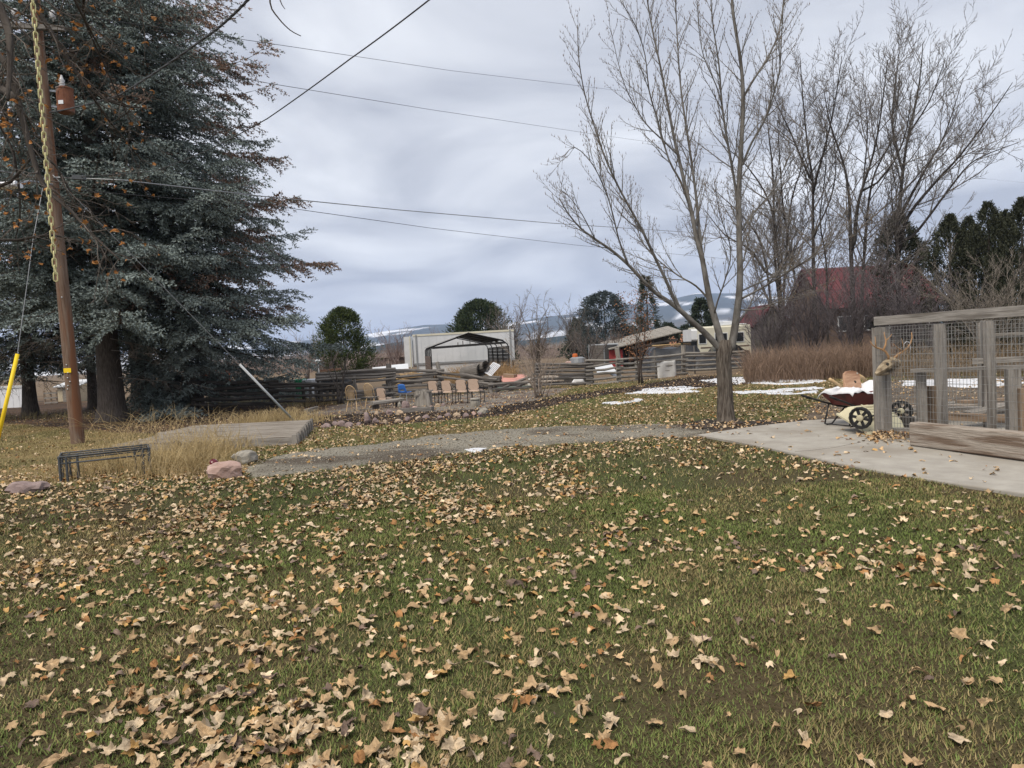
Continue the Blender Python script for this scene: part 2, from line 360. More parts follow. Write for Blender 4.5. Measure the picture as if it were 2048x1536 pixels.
# ================================================================ LAWN GRASS (uncountable)
def lawn_ok(x, y):
    x = x + (fbm(x, y, .25, 81) - .5) * .5; y = y + (fbm(x, y, .25, 83) - .5) * .7
    return ~(inpoly(x, y, PATH) | inpoly(x, y, SLAB) | inpoly(x, y, BED) | inpoly(x, y, MULCH) | inpoly(x, y, LITTER) | inpoly(x, y, YARD) | inpoly(x, y, GARDEN))
def blades(name, n, y0, y1, pw, h0, h1, w0, seg, label):
    t = rng.random(n); y = (y0**pw + t * (y1**pw - y0**pw)) ** (1/pw); x = rng.uniform(-.80, .80, n) * y + rng.uniform(-1.2, 1.2, n)
    k = lawn_ok(x, y); x, y = x[k], y[k]; n = len(x)
    pn = fbm(x, y, 1.3, 41); pn2 = fbm(x, y, .35, 43)
    bare = (fbm(x, y, .8, 47) < .36) & (rng.random(n) < .6); k = ~bare; x, y, pn, pn2 = x[k], y[k], pn[k], pn2[k]; n = len(x)
    tan_z = inpoly(x, y, TAN)
    an = rng.random(n) * 6.283; h = rng.uniform(h0, h1, n) * (.7 + .7 * pn2); ln = h * rng.uniform(.35, 1.5, n)
    w = w0 * (1 + y / 7) * rng.uniform(.7, 1.3, n)
    dx, dy = np.cos(an), np.sin(an); B = np.stack([x, y, hzn(x, y) - .004], 1); D = np.stack([dx, dy, 0*dx], 1); Sd = np.stack([-dy, dx, 0*dx], 1) * w[:, None]
    up = np.array([0, 0, 1.])
    if seg == 2:
        M_ = B + D * (ln * .35)[:, None] + up * (h * .62)[:, None]; E_ = B + D * ln[:, None] + up * h[:, None]
        V = np.stack([B - Sd, B + Sd, M_ - Sd * .75, M_ + Sd * .75, E_], 1); t3 = np.array([[0, 1, 3], [0, 3, 2], [2, 3, 4]]); nv = 5
    else:
        E_ = B + D * ln[:, None] + up * h[:, None]; V = np.stack([B - Sd, B + Sd, E_], 1); t3 = np.array([[0, 1, 2]]); nv = 3
    T = (t3[None] + np.arange(n)[:, None, None] * nv).reshape(-1, 3)
    dry = smooth(.42, .70, pn + (pn2 - .5) * .3 + (y > 12) * .13 + (rng.random(n) - .5) * .55)
    dry = np.where(tan_z, .75 + .25 * dry, dry)[:, None]
    g = mixc((.088, .125, .032), (.165, .205, .062), rng.random((n, 1)))
    s = mixc((.21, .165, .07), (.33, .265, .135), rng.random((n, 1)))
    c = g * (1 - dry) + s * dry; c *= rng.uniform(.75, 1.2, (n, 1))
    return tri_obj(name, V.reshape(-1, 3), T, 'grass_blade', col=np.repeat(c, nv, 0), kind='stuff', label=label, cat='grass')
mat('grass_blade', (1, 1, 1), attr='col', scale=3, rough=.75, spec=.15)
blades('lawn_grass', 275000, 1.9, 7.8, 1.25, .014, .032, .0023, 1, 'short green and straw-coloured lawn grass')
blades('thin_turf', 190000, 7.0, 30, 1.0, .022, .05, .0022, 1, 'thin olive and straw turf on both sides of the gravel path')
# ================================================================ FALLEN LEAVES
LEAFC = [('tan', (.50, .35, .20)), ('pale', (.62, .49, .335)), ('orange-brown', (.38, .20, .085)), ('grey-brown', (.20, .145, .115)), ('golden', (.50, .31, .12))]
def leaf_outline(kind, n):
    th = np.linspace(0, 2*np.pi, n, endpoint=False)
    if kind == 0:                                 # maple: five pointed lobes and a notch at the stalk
        r = np.zeros(n)
        for c0, am, w in ((0, 1.0, .30), (.95, .92, .26), (-.95, .92, .26), (1.95, .7, .26), (-1.95, .7, .26)):
            dlt = np.abs((th - c0 + np.pi) % (2*np.pi) - np.pi); r = np.maximum(r, am * (1 - .46 * np.clip(dlt / .48, 0, 1)))
        r = np.maximum(r, .46); r *= 1 - .10 * (np.arange(n) % 2); dl = np.abs(th - np.pi); r = np.where(dl < .25, .16, r)
        return np.stack([r * np.cos(th), r * np.sin(th)], 1)
    a = 1.0 if kind == 1 else .95; b_ = .46 if kind == 1 else .3
    return np.stack([a * np.cos(th) * (1 - .12 * np.cos(th)), b_ * np.sin(th) * (1 + .25 * np.cos(th))], 1)
def leaf_mesh(kind, n, curl):
    """centre + inner ring + outline, bent and crumpled"""
    o = leaf_outline(kind, n); inn = o[::2] * .5; P = np.concatenate([[[0, 0]], inn, o]); m = len(inn)
    x, y = P[:, 0], P[:, 1]; a, b_, c = rng.normal(0, curl, 3); ph = rng.random(4) * 6.28
    jt = rng.normal(0, .055, len(x)); jt[0] = 0; z = jt + a * x * x + (abs(b_) + .12) * y * y * (1 if rng.random() < .75 else -1) + c * x * y + .10 * np.sin(x * 4 + ph[0]) * np.sin(y * 5 + ph[1]) + .05 * np.sin(y * 9 + ph[2]) - .12 * np.exp(-(y / .12) ** 2) * 0.5
    th = curl * rng.normal(0, .5); xs = x.copy()
    x = x * (1 - .18 * abs(a)); y = y * (1 - .35 * min(1, abs(b_)))
    T = [[0, 1 + i, 1 + (i + 1) % m] for i in range(m)]
    for i in range(m):
        i2 = (i + 1) % m; A, B_ = 1 + i, 1 + i2; o0, o1, o2 = 1 + m + 2*i, 1 + m + (2*i + 1) % n, 1 + m + (2*i + 2) % n
        T += [[A, o0, o1], [A, o1, B_], [B_, o1, o2]]
    return np.stack([x, y, z], 1), np.array(T)
VAR = [leaf_mesh(0 if i < 9 else (1 if i < 12 else 2), 20, .42) for i in range(14)]
VARF = [leaf_mesh(0 if i < 7 else 1, 14, .42) for i in range(9)]
def fan(V, m):                                   # lighter version for leaves far off
    o = V[1 + m:]; k = np.arange(0, 14, 2); k = np.sort(np.concatenate([k, [1, 13]])); P = np.concatenate([V[:1], o[k]]); n_ = len(k)
    return P, np.array([[0, 1 + i, 1 + (i + 1) % n_] for i in range(n_)])
VARF += [fan(V, 7) for V, T in VARF]
def leaf_density(x, y):
    P = np.stack([x, y, 0*x], 1); u, v = proj(P)
    cl = fbm(x, y, .7, 51); cl2 = fbm(x, y, 2.4, 53)
    d = .40 + 1.25 * smooth(.42, .68, cl) * (.4 + .8 * smooth(.3, .7, cl2))
    d *= np.where(u < 900, 1.25, np.where(u > 1250, .55, .9)); d *= np.where((v > 1150) & (u > 900), .45, 1)
    d *= np.where((u > 1350) & (v > 940) & (v < 1060), .45, 1)
    e_ = np.minimum.reduce([np.abs(v - np.interp(u, [0, 480, 1000, 1400, 2048], [978, 955, 897, 878, 996]))]); d = np.where((e_ < 22) & (u < 1700), d * 1.5 + .35, d)
    d = np.where((u > 200) & (u < 520) & (v > 935) & (v < 985), 4.5, d)
    d = np.where(inpoly(x, y, PATH), .20 + .5 * smooth(.5, .7, cl), d); d = np.where(inpoly(x, y, SLAB), .06, d)
    d = np.where(inpoly(x, y, TAN) & (v < 930), .10, d); d = np.where(inpoly(x, y, LITTER), .25, d)
    d = np.where((y > 12) & (u > 980) & (u < 1720) & ~inpoly(x, y, PATH) & ~inpoly(x, y, SLAB), .45 + 1.3 * smooth(.4, .6, cl), d)
    return d
n = 75000; t = rng.random(n); ly = 2.0 * (34 / 2.0) ** t; lx = rng.uniform(-.79, .79, n) * ly + rng.uniform(-1, 1, n)
pw = leaf_density(lx, ly) * ly ** 1.15 / 20.3 * np.where(ly < 4.5, .8, 1)                 # candidates are log-spaced: undo most of it
k = rng.random(n) < np.clip(pw, 0, 1); lx, ly = lx[k], ly[k]
# a drift of leaves against the corner post
dx_, dy_ = G(1790, 880).x, G(1790, 880).y
px_ = dx_ + rng.normal(0, .28, 260); py_ = dy_ + rng.normal(0, .20, 260)
lx = np.concatenate([lx, px_]); ly = np.concatenate([ly, py_])
o_ = np.argsort(ly); lx, ly = lx[o_], ly[o_]; NL = len(lx)
lsz = rng.uniform(.028, .066, NL) * np.where(rng.random(NL) < .25, .5, 1) * np.where(rng.random(NL) < .06, 1.3, 1); lc = rng.choice(5, NL, p=[.45, .34, .08, .08, .05])
lz = np.where(inpoly(lx, ly, SLAB), SLABTOP + .006, hzn(lx, ly) + np.where(ly < 9, .015, .012))
drift = (np.abs(lx - dx_) < .55) & (np.abs(ly - dy_) < .4); lz = lz + drift * rng.uniform(0, .09, NL) * np.exp(-((lx - dx_) / .35) ** 2)
mat('leaf_far', (1, 1, 1), attr='col', scale=14, rough=.8, spec=.12)
for nm, c in LEAFC: mat('leaf_' + nm.replace('-', '_'), c, tuple(q * .62 for q in c), scale=3.2, rough=.78, spec=.12, c3=tuple(q * .42 for q in c), bump=.3)
LM = {}
def leaf_data(i, ci):
    if (i, ci) not in LM:
        V, T = VAR[i]; me = bpy.data.meshes.new('fallen_leaf'); mb_st = [V[0], V[0]]
        Vv = V.tolist() + [[-.12, .012, .0], [-.12, -.012, 0], [-.85, .0, .10]]; k0 = len(V)
        me.from_pydata(Vv, [], T.tolist() + [[k0, k0 + 1, k0 + 2]]); me.materials.append(MATS['leaf_' + LEAFC[ci][0].replace('-', '_')])
        LM[(i, ci)] = me
    return LM[(i, ci)]
fu, fv = proj(np.stack([lx, ly, lz], 1)); vis = (fu > -15) & (fu < 2063) & (fv < 1560) & (lsz > .042)
big = np.where(vis)[0]; big = big[np.argsort(-(lsz / ly)[big])][:300]
KN = {0: 'lobed maple leaf', 1: 'oval leaf', 2: 'narrow leaf'}
for i in big:
    vi = int(rng.integers(14)); kind = 0 if vi < 9 else (1 if vi < 12 else 2); ci = int(lc[i])
    o = bpy.data.objects.new('fallen_leaf', leaf_data(vi, ci)); s = lsz[i] * (1 if kind == 0 else .8)
    o.location = (lx[i], ly[i], lz[i] + .012); o.rotation_euler = (rng.normal(0, .24), rng.normal(0, .24), rng.random() * 6.28); o.scale = (s, s, s)
    finish(o, None, 'curled dry %s %s fallen on the lawn' % (LEAFC[ci][0], KN[kind]), 'leaf', 'fallen %s %ss on the lawn' % (LEAFC[ci][0], KN[kind].replace('leaf', 'leave')), None)
rest = np.setdiff1d(np.arange(NL), big); Vs, Ts, Cs, off = [], [], [], 0
vi_ = rng.integers(0, 9, NL) + np.where(ly > 6.2, 9, 0); BASE = np.array([c for _, c in LEAFC])
for q in range(18):
    k = rest[vi_[rest] == q]; V, T = VARF[q]; m_ = len(k)
    ex, ey, ez = rng.normal(0, .24, m_), rng.normal(0, .24, m_), rng.random(m_) * 6.28
    P = V[None] * lsz[k][:, None, None]
    y1 = P[..., 1]*np.cos(ex)[:, None] - P[..., 2]*np.sin(ex)[:, None]; z1 = P[..., 1]*np.sin(ex)[:, None] + P[..., 2]*np.cos(ex)[:, None]
    x1 = P[..., 0]*np.cos(ey)[:, None] + z1*np.sin(ey)[:, None]; z1 = -P[..., 0]*np.sin(ey)[:, None] + z1*np.cos(ey)[:, None]
    xx = x1*np.cos(ez)[:, None] - y1*np.sin(ez)[:, None] + lx[k][:, None]; yy = x1*np.sin(ez)[:, None] + y1*np.cos(ez)[:, None] + ly[k][:, None]
    Vs.append(np.stack([xx, yy, z1 + lz[k][:, None] + .008], 2).reshape(-1, 3))
    Ts.append((T[None] + np.arange(m_)[:, None, None] * len(V)).reshape(-1, 3) + off); off += m_ * len(V)
    Cs.append(np.repeat(BASE[lc[k]] * rng.uniform(.6, 1.18, (m_, 1)), len(V), 0) * rng.uniform(.82, 1.1, (m_ * len(V), 1)))
tri_obj('leaf_litter', np.concatenate(Vs), np.concatenate(Ts), 'leaf_far', col=np.concatenate(Cs), kind='stuff', label='dry tan and brown leaves scattered over lawn, path and beds', cat='leaves')
print('leaves', NL)
# ================================================================ TREES
mat('foliage', (1, 1, 1), attr='col', scale=2.0, rough=.75, spec=.15)
mat('bark_attr', (1, 1, 1), attr='col', scale=9, rough=.95, bump=.6, spec=.1)
mat('bark_spruce', (.060, .050, .044), (.13, .112, .10), scale=7, stretch=(2.4, 2.4, .7), coords='gc', rough=.95, bump=2.2, spec=.1, det=9)
mat('bark_trunk', (.055, .044, .036), (.20, .175, .15), scale=9, stretch=(2.2, 2.2, .45), coords='gc', rough=.95, bump=2.5, spec=.1, det=9, lo=.36, hi=.66)
def shoots(P0, D, Ln, Rd, C, k=6):
    """needle-brush shoots: k needle sprays round each twig"""
    N = len(P0); D = unit(D); a = np.where(np.abs(D[:, 2:3]) < .9, np.array([[0, 0, 1.]]), np.array([[1., 0, 0]]))
    x = unit(np.cross(D, a)); y = np.cross(D, x); V = np.zeros((N, k, 3, 3)); ph = rng.random(N) * 6.28
    for i in range(k):
        an = ph + i * 2.4; q = x * np.cos(an)[:, None] + y * np.sin(an)[:, None]; s = q * .0
        f0, f1, f2 = i / (k + 1), (i + 1.5) / (k + 1), (i + 2.3) / (k + 1)
        side = np.cross(D, q) * (Rd * .30)[:, None]
        V[:, i, 0] = P0 + D * (Ln * f0)[:, None] - side; V[:, i, 1] = P0 + D * (Ln * f1)[:, None] + side
        V[:, i, 2] = P0 + D * (Ln * f2)[:, None] + q * (Rd * (1.05 - .55 * i / k))[:, None]
    T = np.arange(N * k * 3).reshape(-1, 3)
    return V.reshape(-1, 3), T, np.repeat(C, k * 3, 0)
def trunk_mb(pts, rad, n=14, flare=0.0, wob=.10):
    mb = MB(); mb.tube(pts, rad, n, wob=wob); return mb
def spruce(label, base, H, R, z0, nb, trunk_r, lean=0.0, brown=.0, keep=1.0, cs=1.0, hidden=.55, dens=1.0, zmax=99, azs=None, dead=0, zl=0):
    base = Vector(base); t = thing('spruce_tree', label, 'tree', base)
    pts = [base + Vector((lean * z * .02, 0, z - .1)) for z in (0, .25, .7, 1.5, 3, 6, 10, H * .7, H)]
    rr = [trunk_r * q for q in (1.75, 1.35, 1.12, 1, .93, .8, .6, .3, .02)]
    mb = MB(); mb.tube(pts, rr, 16, wob=.12); build(mb, 'trunk', 'bark_spruce', t, sm=True)
    tocam = np.array([-base.x, -base.y]); tocam /= np.linalg.norm(tocam)
    S0, SD, SL, SR, SCc = [], [], [], [], []; B0, B1, BR = [], [], []; DB0, DB1, DR = [], [], []
    az = random.random() * 6
    for i in range(nb):
        f = (i + random.random()) / nb; h = z0 + (H * .98 - z0) * f ** 1.25; az += 2.39996 + random.uniform(-.3, .3)
        if h > zmax: continue
        d = np.array([math.cos(az), math.sin(az)])
        if d @ tocam < -.25 and random.random() < hidden: continue
        if h < zl and (math.cos(az) < .45 or math.sin(az) > .3): continue
        tt = h / H; L = R * (1 - tt) ** .55 * random.uniform(.72, 1.12) * (1 if tt > .12 else .9)
        if azs: L *= azs(az, h)
        dz0, dz1 = random.uniform(-.02, .12), random.uniform(.30, .5); up3 = random.uniform(.16, .34)
        ns = 12; s = np.linspace(0, 1, ns + 1)
        swirl = random.uniform(-.25, .25) * s ** 2
        ax = az + swirl; zz = h + L * (dz0 * s - dz1 * s ** 1.7 + up3 * s ** 3.2)
        P = np.stack([base.x + lean*h*.02 + L * s * np.cos(ax), base.y + L * s * np.sin(ax), base.z + zz], 1)
        P[:, 2] = np.maximum(P[:, 2], base.z + .35)
        B0.append(P[:-1]); B1.append(P[1:]); BR.append(np.linspace(.055, .008, ns) * (L / 5 + .3))
        m = int(L * 6.2 * dens); sb = np.sort(np.random.default_rng(i + int(R * 100)).uniform(.10, 1, m) ** .85)
        isb = random.random() < (brown * 2.2 if math.cos(az) > .35 else brown * .15) and h > 4.5
        for q, sq in enumerate(sb):
            j = min(ns - 1, int(sq * ns)); fr = sq * ns - j; p = P[j] * (1 - fr) + P[j+1] * fr; tg = P[j+1] - P[j]; tg = tg / np.linalg.norm(tg)
            lat = np.array([-tg[1], tg[0], 0]); lat /= np.linalg.norm(lat) + 1e-9
            sg = 1 if q % 2 else -1; l = (.27 * L * (1 - .80 * sq) + .40) * random.uniform(.6, 1.2)
            bd = tg * random.uniform(.45, .9) + lat * sg * random.uniform(.6, 1.0) + np.array([0, 0, random.uniform(-.42, .05)]); bd /= np.linalg.norm(bd)
            k = max(2, int(l / .17)); u = (np.arange(k) + .5) / k
            pp = p + bd * (u * l)[:, None]; pp[:, 2] -= .22 * l * u * u
            n_ = len(u) * 2; o = np.repeat(pp, 2, 0); sd = np.tile([1, -1], len(u))[:, None]
            la2 = np.cross(bd, [0, 0, 1]); la2 /= np.linalg.norm(la2) + 1e-9
            dd = bd * rng.uniform(.5, 1.1, (n_, 1)) + la2 * sd * rng.uniform(.3, .9, (n_, 1)) + np.stack([np.zeros(n_), np.zeros(n_), rng.uniform(-.75, .32, n_)], 1)
            S0.append(o); SD.append(dd); SL.append(rng.uniform(.16, .30, n_)); SR.append(rng.uniform(.062, .095, n_))
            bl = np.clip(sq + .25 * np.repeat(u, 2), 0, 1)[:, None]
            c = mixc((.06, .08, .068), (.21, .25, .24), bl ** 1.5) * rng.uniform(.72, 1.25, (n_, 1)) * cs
            if isb and sq > .6: c = np.where(rng.random((n_, 1)) < .8, mixc((.20, .13, .10), (.36, .25, .19), rng.random((n_, 1))), c)
            S0[-1] = o; SCc.append(c)
            B0.append(p[None]); B1.append((p + bd * l - np.array([0, 0, .22 * l]))[None]); BR.append(np.array([.012]))
    for i in range(dead):                                        # bare dead twigs hanging under the crown
        a = random.uniform(0, 6.28); d = np.array([math.cos(a), math.sin(a)])
        if d @ tocam < -.2: continue
        h = random.uniform(1.6, z0 + 4.5); L = R * random.uniform(.3, .8)
        p = np.array([base.x, base.y, base.z + h]); q = p + np.array([d[0] * L, d[1] * L, -L * random.uniform(.05, .35)])
        DB0.append(p); DB1.append(q); DR.append(.022)
        for j in range(random.randint(8, 16)):
            f = random.uniform(.35, 1); b = p + (q - p) * f
            e = b + np.array([random.gauss(0, .35) + d[0] * .3, random.gauss(0, .35) + d[1] * .3, random.uniform(-.65, .05)])
            DB0.append(b); DB1.append(e); DR.append(.011)
            for _ in range(4):
                f2 = random.uniform(.2, 1); b2 = b + (e - b) * f2; DB0.append(b2); DB1.append(b2 + np.array([random.gauss(0, .14), random.gauss(0, .14), random.uniform(-.35, .1)])); DR.append(.008)
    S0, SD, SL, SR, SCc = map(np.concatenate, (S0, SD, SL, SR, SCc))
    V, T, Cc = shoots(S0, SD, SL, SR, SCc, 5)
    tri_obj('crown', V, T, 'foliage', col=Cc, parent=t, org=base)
    V, T, ow = spikes(np.concatenate(B0), np.concatenate(B1) + .0, np.concatenate(BR)); 
    tri_obj('branches', V, T, 'bark_attr', col=np.full((len(V), 3), (.055, .042, .035)), parent=t, org=base, kind='stuff')
    if dead:
        V, T, ow = spikes(DB0, DB1, np.array(DR)); tri_obj('dead_twigs', V, T, 'bark_attr', col=np.full((len(V), 3), (.22, .19, .165)), parent=t, org=base)
    print('spruce', len(S0) * 6)
    return t
A = G(226, 842); B = G(290, 822); C_ = G(62, 832); D_ = G(188, 818)
def az_r(az, h):                                       # the crown reaches farther on its right-hand side low down
    return 1 + .16 * math.cos(az)
spruce('big blue-green spruce with a thick flared grey trunk behind the utility pole', A, 28, 6.3, 3.6, 330, .42, azs=az_r, brown=.10, zmax=16.5, dens=1.25, dead=44, zl=4.6)
spruce('blue-green spruce with low right-hand boughs hanging over the log fence', B, 29, 7.9, 1.1, 330, .46, lean=-1.2, brown=.36, zmax=18, dens=1.1, azs=lambda a, h: (1.0 + .016 * h if math.cos(a) > -.2 else .6) * (1 + .1 * math.sin(h * 2.1)), zl=4.6)
spruce('dark spruce with a short trunk and drooping dead twigs, by the white vinyl fence', C_, 24, 5.4, 2.4, 190, .27, cs=.75, zmax=16.5, dens=.95, dead=95)
spruce('slender dark spruce trunk standing just behind the thick flared trunk', D_, 24, 5.0, 3.2, 120, .22, cs=.7, zmax=17, dens=.8)

# ---- bare deciduous trees
class Twigs:
    def __init__(s): s.a = []; s.b = []; s.r0 = []; s.r1 = []; s.tips = []; s.sa = []; s.sb = []; s.sr = []
    def spk(s, p, q, r): s.sa.append(p); s.sb.append(q); s.sr.append(r)
    def seg(s, p, q, r0, r1): s.a.append(p); s.b.append(q); s.r0.append(r0); s.r1.append(r1)
def nrm(v): return v / (math.sqrt(v[0]*v[0] + v[1]*v[1] + v[2]*v[2]) + 1e-9)
def sprout(tw, poly, r0, r1, dens, Lc, ang, up, lv, t0=.15, shrink=.46, wander=.10, nseg=4, minr=.0022):
    poly = np.asarray(poly, float); sg = np.linalg.norm(poly[1:] - poly[:-1], axis=1); cum = np.concatenate([[0], np.cumsum(sg)]); TL = cum[-1]
    n = max(1, int(TL * dens * (1 - t0) + random.random()))
    for i in range(n):
        t = t0 + (1 - t0) * (i + random.random()) / n; s = t * TL; j = min(len(sg) - 1, int(np.searchsorted(cum, s) - 1)); j = max(0, j); f = (s - cum[j]) / (sg[j] + 1e-9)
        p = poly[j] + (poly[j+1] - poly[j]) * f; tg = (poly[j+1] - poly[j]) / (sg[j] + 1e-9)
        rv = np.array([random.gauss(0, 1), random.gauss(0, 1), random.gauss(0, 1)]); lat = nrm(rv - tg * (rv @ tg))
        a = ang * random.uniform(.65, 1.25); d = nrm(tg * math.cos(a) + lat * math.sin(a))
        L = Lc * (1 - .55 * t) * random.uniform(.5, 1.25); rl = r0 + (r1 - r0) * t; r = max(minr, min(rl * .62, L * .011 + minr * .6))
        q = p; pl = [p]; nn = nseg if lv > 0 else 2
        if lv == 0 and L < .9:
            d = nrm(d + np.array([0, 0, up])); q = p + d * L; tw.spk(p, q, r); tw.tips.append(q); continue
        for k in range(nn):
            d = nrm(d + np.array([random.gauss(0, wander), random.gauss(0, wander), random.gauss(0, wander) + up]))
            e_ = q + d * (L / nn); tw.seg(q, e_, r * (1 - k / nn * .75), r * (1 - (k + 1) / nn * .75)); q = e_; pl.append(q)
        tw.tips.append(q)
        if lv > 0: sprout(tw, pl, r, r * .25, dens * 1.75, L * shrink, ang, up, lv - 1, t0=.12, shrink=shrink, wander=wander, nseg=3, minr=minr)
def twig_parts(tw, n=3):
    V, T, ow = frusta(tw.a, tw.b, tw.r0, tw.r1, n)
    if tw.sa:
        V2, T2, o2 = spikes(tw.sa, tw.sb, tw.sr); T = np.concatenate([T, T2 + len(V)]); V = np.concatenate([V, V2]); ow = np.concatenate([ow, o2 + len(tw.a)])
    return V, T, ow
def limb_mb(mb, pts, radii, n): mb.tube(pts, radii, n, wob=.06)
def px_limb(L, d0, r0, r1, sub=3):
    """pixel polyline (u, v, depth offset) -> smooth 3-D points and radii (radii given in pixels)"""
    P = [W(u, v, d0 + dd) for u, v, dd in L]; out = []
    m = len(P)
    for i in range(m - 1):
        a, b, c, d = P[max(0, i-1)], P[i], P[i+1], P[min(m-1, i+2)]
        for k in range(sub):
            t = k / sub; out.append(.5 * ((2*b) + (c-a)*t + (2*a-5*b+4*c-d)*t*t + (3*b-a-3*c+d)*t**3))
    out.append(P[-1]); n = len(out); R = [(r0 + (r1 - r0) * (i / (n-1)) ** .8) * d0 / F for i in range(n)]
    return out, R
def lin(pts, dd0, dd1):
    n = len(pts); return [(u, v, dd0 + (dd1 - dd0) * i / (n - 1)) for i, (u, v) in enumerate(pts)]
# the young tree beside the concrete
dT = G(1452, 841).y; tb = G(1452, 841)
t = thing('bare_tree', 'young bare tree with forked dark trunk and budded twigs beside the concrete patio', 'tree', tb)
tr = [W(1452, 846, dT), W(1452, 838, dT), W(1451, 815, dT), W(1450, 780, dT), W(1448, 745, dT), W(1447, 715, dT), W(1449, 698, dT), W(1450, 680, dT)]
mb = MB(); mb.tube([tr[0] - Vector((0, 0, .08))] + tr, [25*dT/F, 22*dT/F, 18.5*dT/F, 16.5*dT/F, 15*dT/F, 14.5*dT/F, 14.5*dT/F, 16*dT/F, 11*dT/F], 22, wob=.09); build(mb, 'trunk', 'bark_trunk', t, sm=True)
LIMBS = [
 (lin([(1441,700),(1412,668),(1386,645),(1362,622),(1340,605),(1310,585),(1285,560),(1255,528),(1222,500),(1190,478),(1160,455),(1135,425),(1118,395)], 0, -.9), 9.5, 1.2),
 (lin([(1362,622),(1345,590),(1328,552),(1305,505),(1285,462),(1262,420),(1235,370),(1208,310),(1188,250),(1170,190),(1158,120),(1155,50)], -.2, -1.2), 5.2, .9),
 (lin([(1255,528),(1238,480),(1226,430),(1212,385),(1186,330),(1150,295),(1125,315)], -.6, -1.6), 2.6, .7),
 (lin([(1190,478),(1165,430),(1140,395),(1122,380)], -.7, -1.2), 1.6, .6),
 (lin([(1448,700),(1432,645),(1420,602),(1412,560),(1405,520),(1394,478),(1383,425),(1370,370),(1356,310),(1345,260),(1332,190),(1318,120),(1303,50),(1290,-30)], 0, .5), 10.5, 1.6),
 (lin([(1405,520),(1399,470),(1393,400),(1384,330),(1372,250),(1362,180),(1356,100),(1350,-20)], .2, .9), 5.5, 1.5),
 (lin([(1383,425),(1362,365),(1338,320),(1315,240),(1298,180),(1290,110),(1270,50),(1240,0)], .3, -.3), 3.6, .9),
 (lin([(1356,310),(1325,280),(1290,245),(1258,190),(1240,140),(1222,60)], .3, 0), 2.6, .7),
 (lin([(1420,602),(1392,572),(1358,552),(1322,525),(1290,492),(1268,440),(1255,390)], .1, 1.2), 3.2, .7),
 (lin([(1462,700),(1469,660),(1476,610),(1480,560),(1479,500),(1478,440),(1478,380),(1482,300),(1486,220),(1485,160),(1478,100),(1468,40),(1462,-30)], 0, -.3), 11.5, 3.2),
 (lin([(1478,450),(1470,370),(1456,290),(1444,210),(1438,130),(1426,50),(1420,-30)], 0, -.8), 4.4, 1.2),
 (lin([(1444,210),(1432,170),(1408,115),(1398,60),(1395,10)], -.6, -1.0), 2, .7),
 (lin([(1480,465),(1503,430),(1536,394),(1558,358),(1581,309),(1606,270)], 0, .9), 3.6, .8),
 (lin([(1485,330),(1503,286),(1529,241),(1545,195),(1558,146),(1562,98),(1566,10)], 0, -.6), 3.6, 1.2),
 (lin([(1484,200),(1503,166),(1536,114),(1558,62),(1570,-20)], -.1, .4), 3.6, 1.6),
 (lin([(1478,600),(1520,578),(1570,548),(1620,515),(1680,470),(1722,425)], 0, -1.4), 3.4, .7),
 (lin([(1477,585),(1530,560),(1590,535),(1640,505),(1690,455)], 0, .8), 2.8, .6),
 (lin([(1476,620),(1520,618),(1560,602),(1600,585),(1640,570)], 0, -1.6), 2.4, .6),
 (lin([(1470,655),(1500,610),(1520,560),(1555,500),(1580,440)], 0, 1.5), 3.2, .7),
 (lin([(1425,640),(1436,600),(1450,560),(1462,500),(1440,430),(1428,360)], .1, -1.2), 3.2, .7)]
mb = MB(); tw = Twigs()
for L, r0, r1 in LIMBS:
    P, R = px_limb(L, dT, r0 * .72, r1 * .7); limb_mb(mb, P, R, 9 if r0 > 5 else 6)
    sprout(tw, P, R[0], R[-1], 8.0, 1.2, .58, .10, 1, t0=.2, shrink=.33, wander=.08, minr=.0052)
build(mb, 'limbs', mat('bark_limb', (.105, .098, .090), (.205, .195, .182), scale=7, stretch=(1, 1, .8), coords='gc', rough=.9, bump=.8, spec=.1, c3=(.072, .064, .057)), t, sm=True)
V, T, ow = twig_parts(tw); tri_obj('twigs', V, T, 'bark_attr', col=np.full((len(V), 3), (.17, .158, .145)), parent=t, org=tb)
tp = np.array(tw.tips); tp = tp[rng.random(len(tp)) < .9]; V, T, ow = spikes(tp - [0, 0, .004], tp + rng.normal(0, .008, tp.shape) + [0, 0, .045], np.full(len(tp), .0075), 3)
tri_obj('buds', V, T, 'bark_attr', col=np.full((len(V), 3), (.13, .10, .075)), parent=t, org=tb, kind='stuff')
print('near tree twigs', len(tw.a))
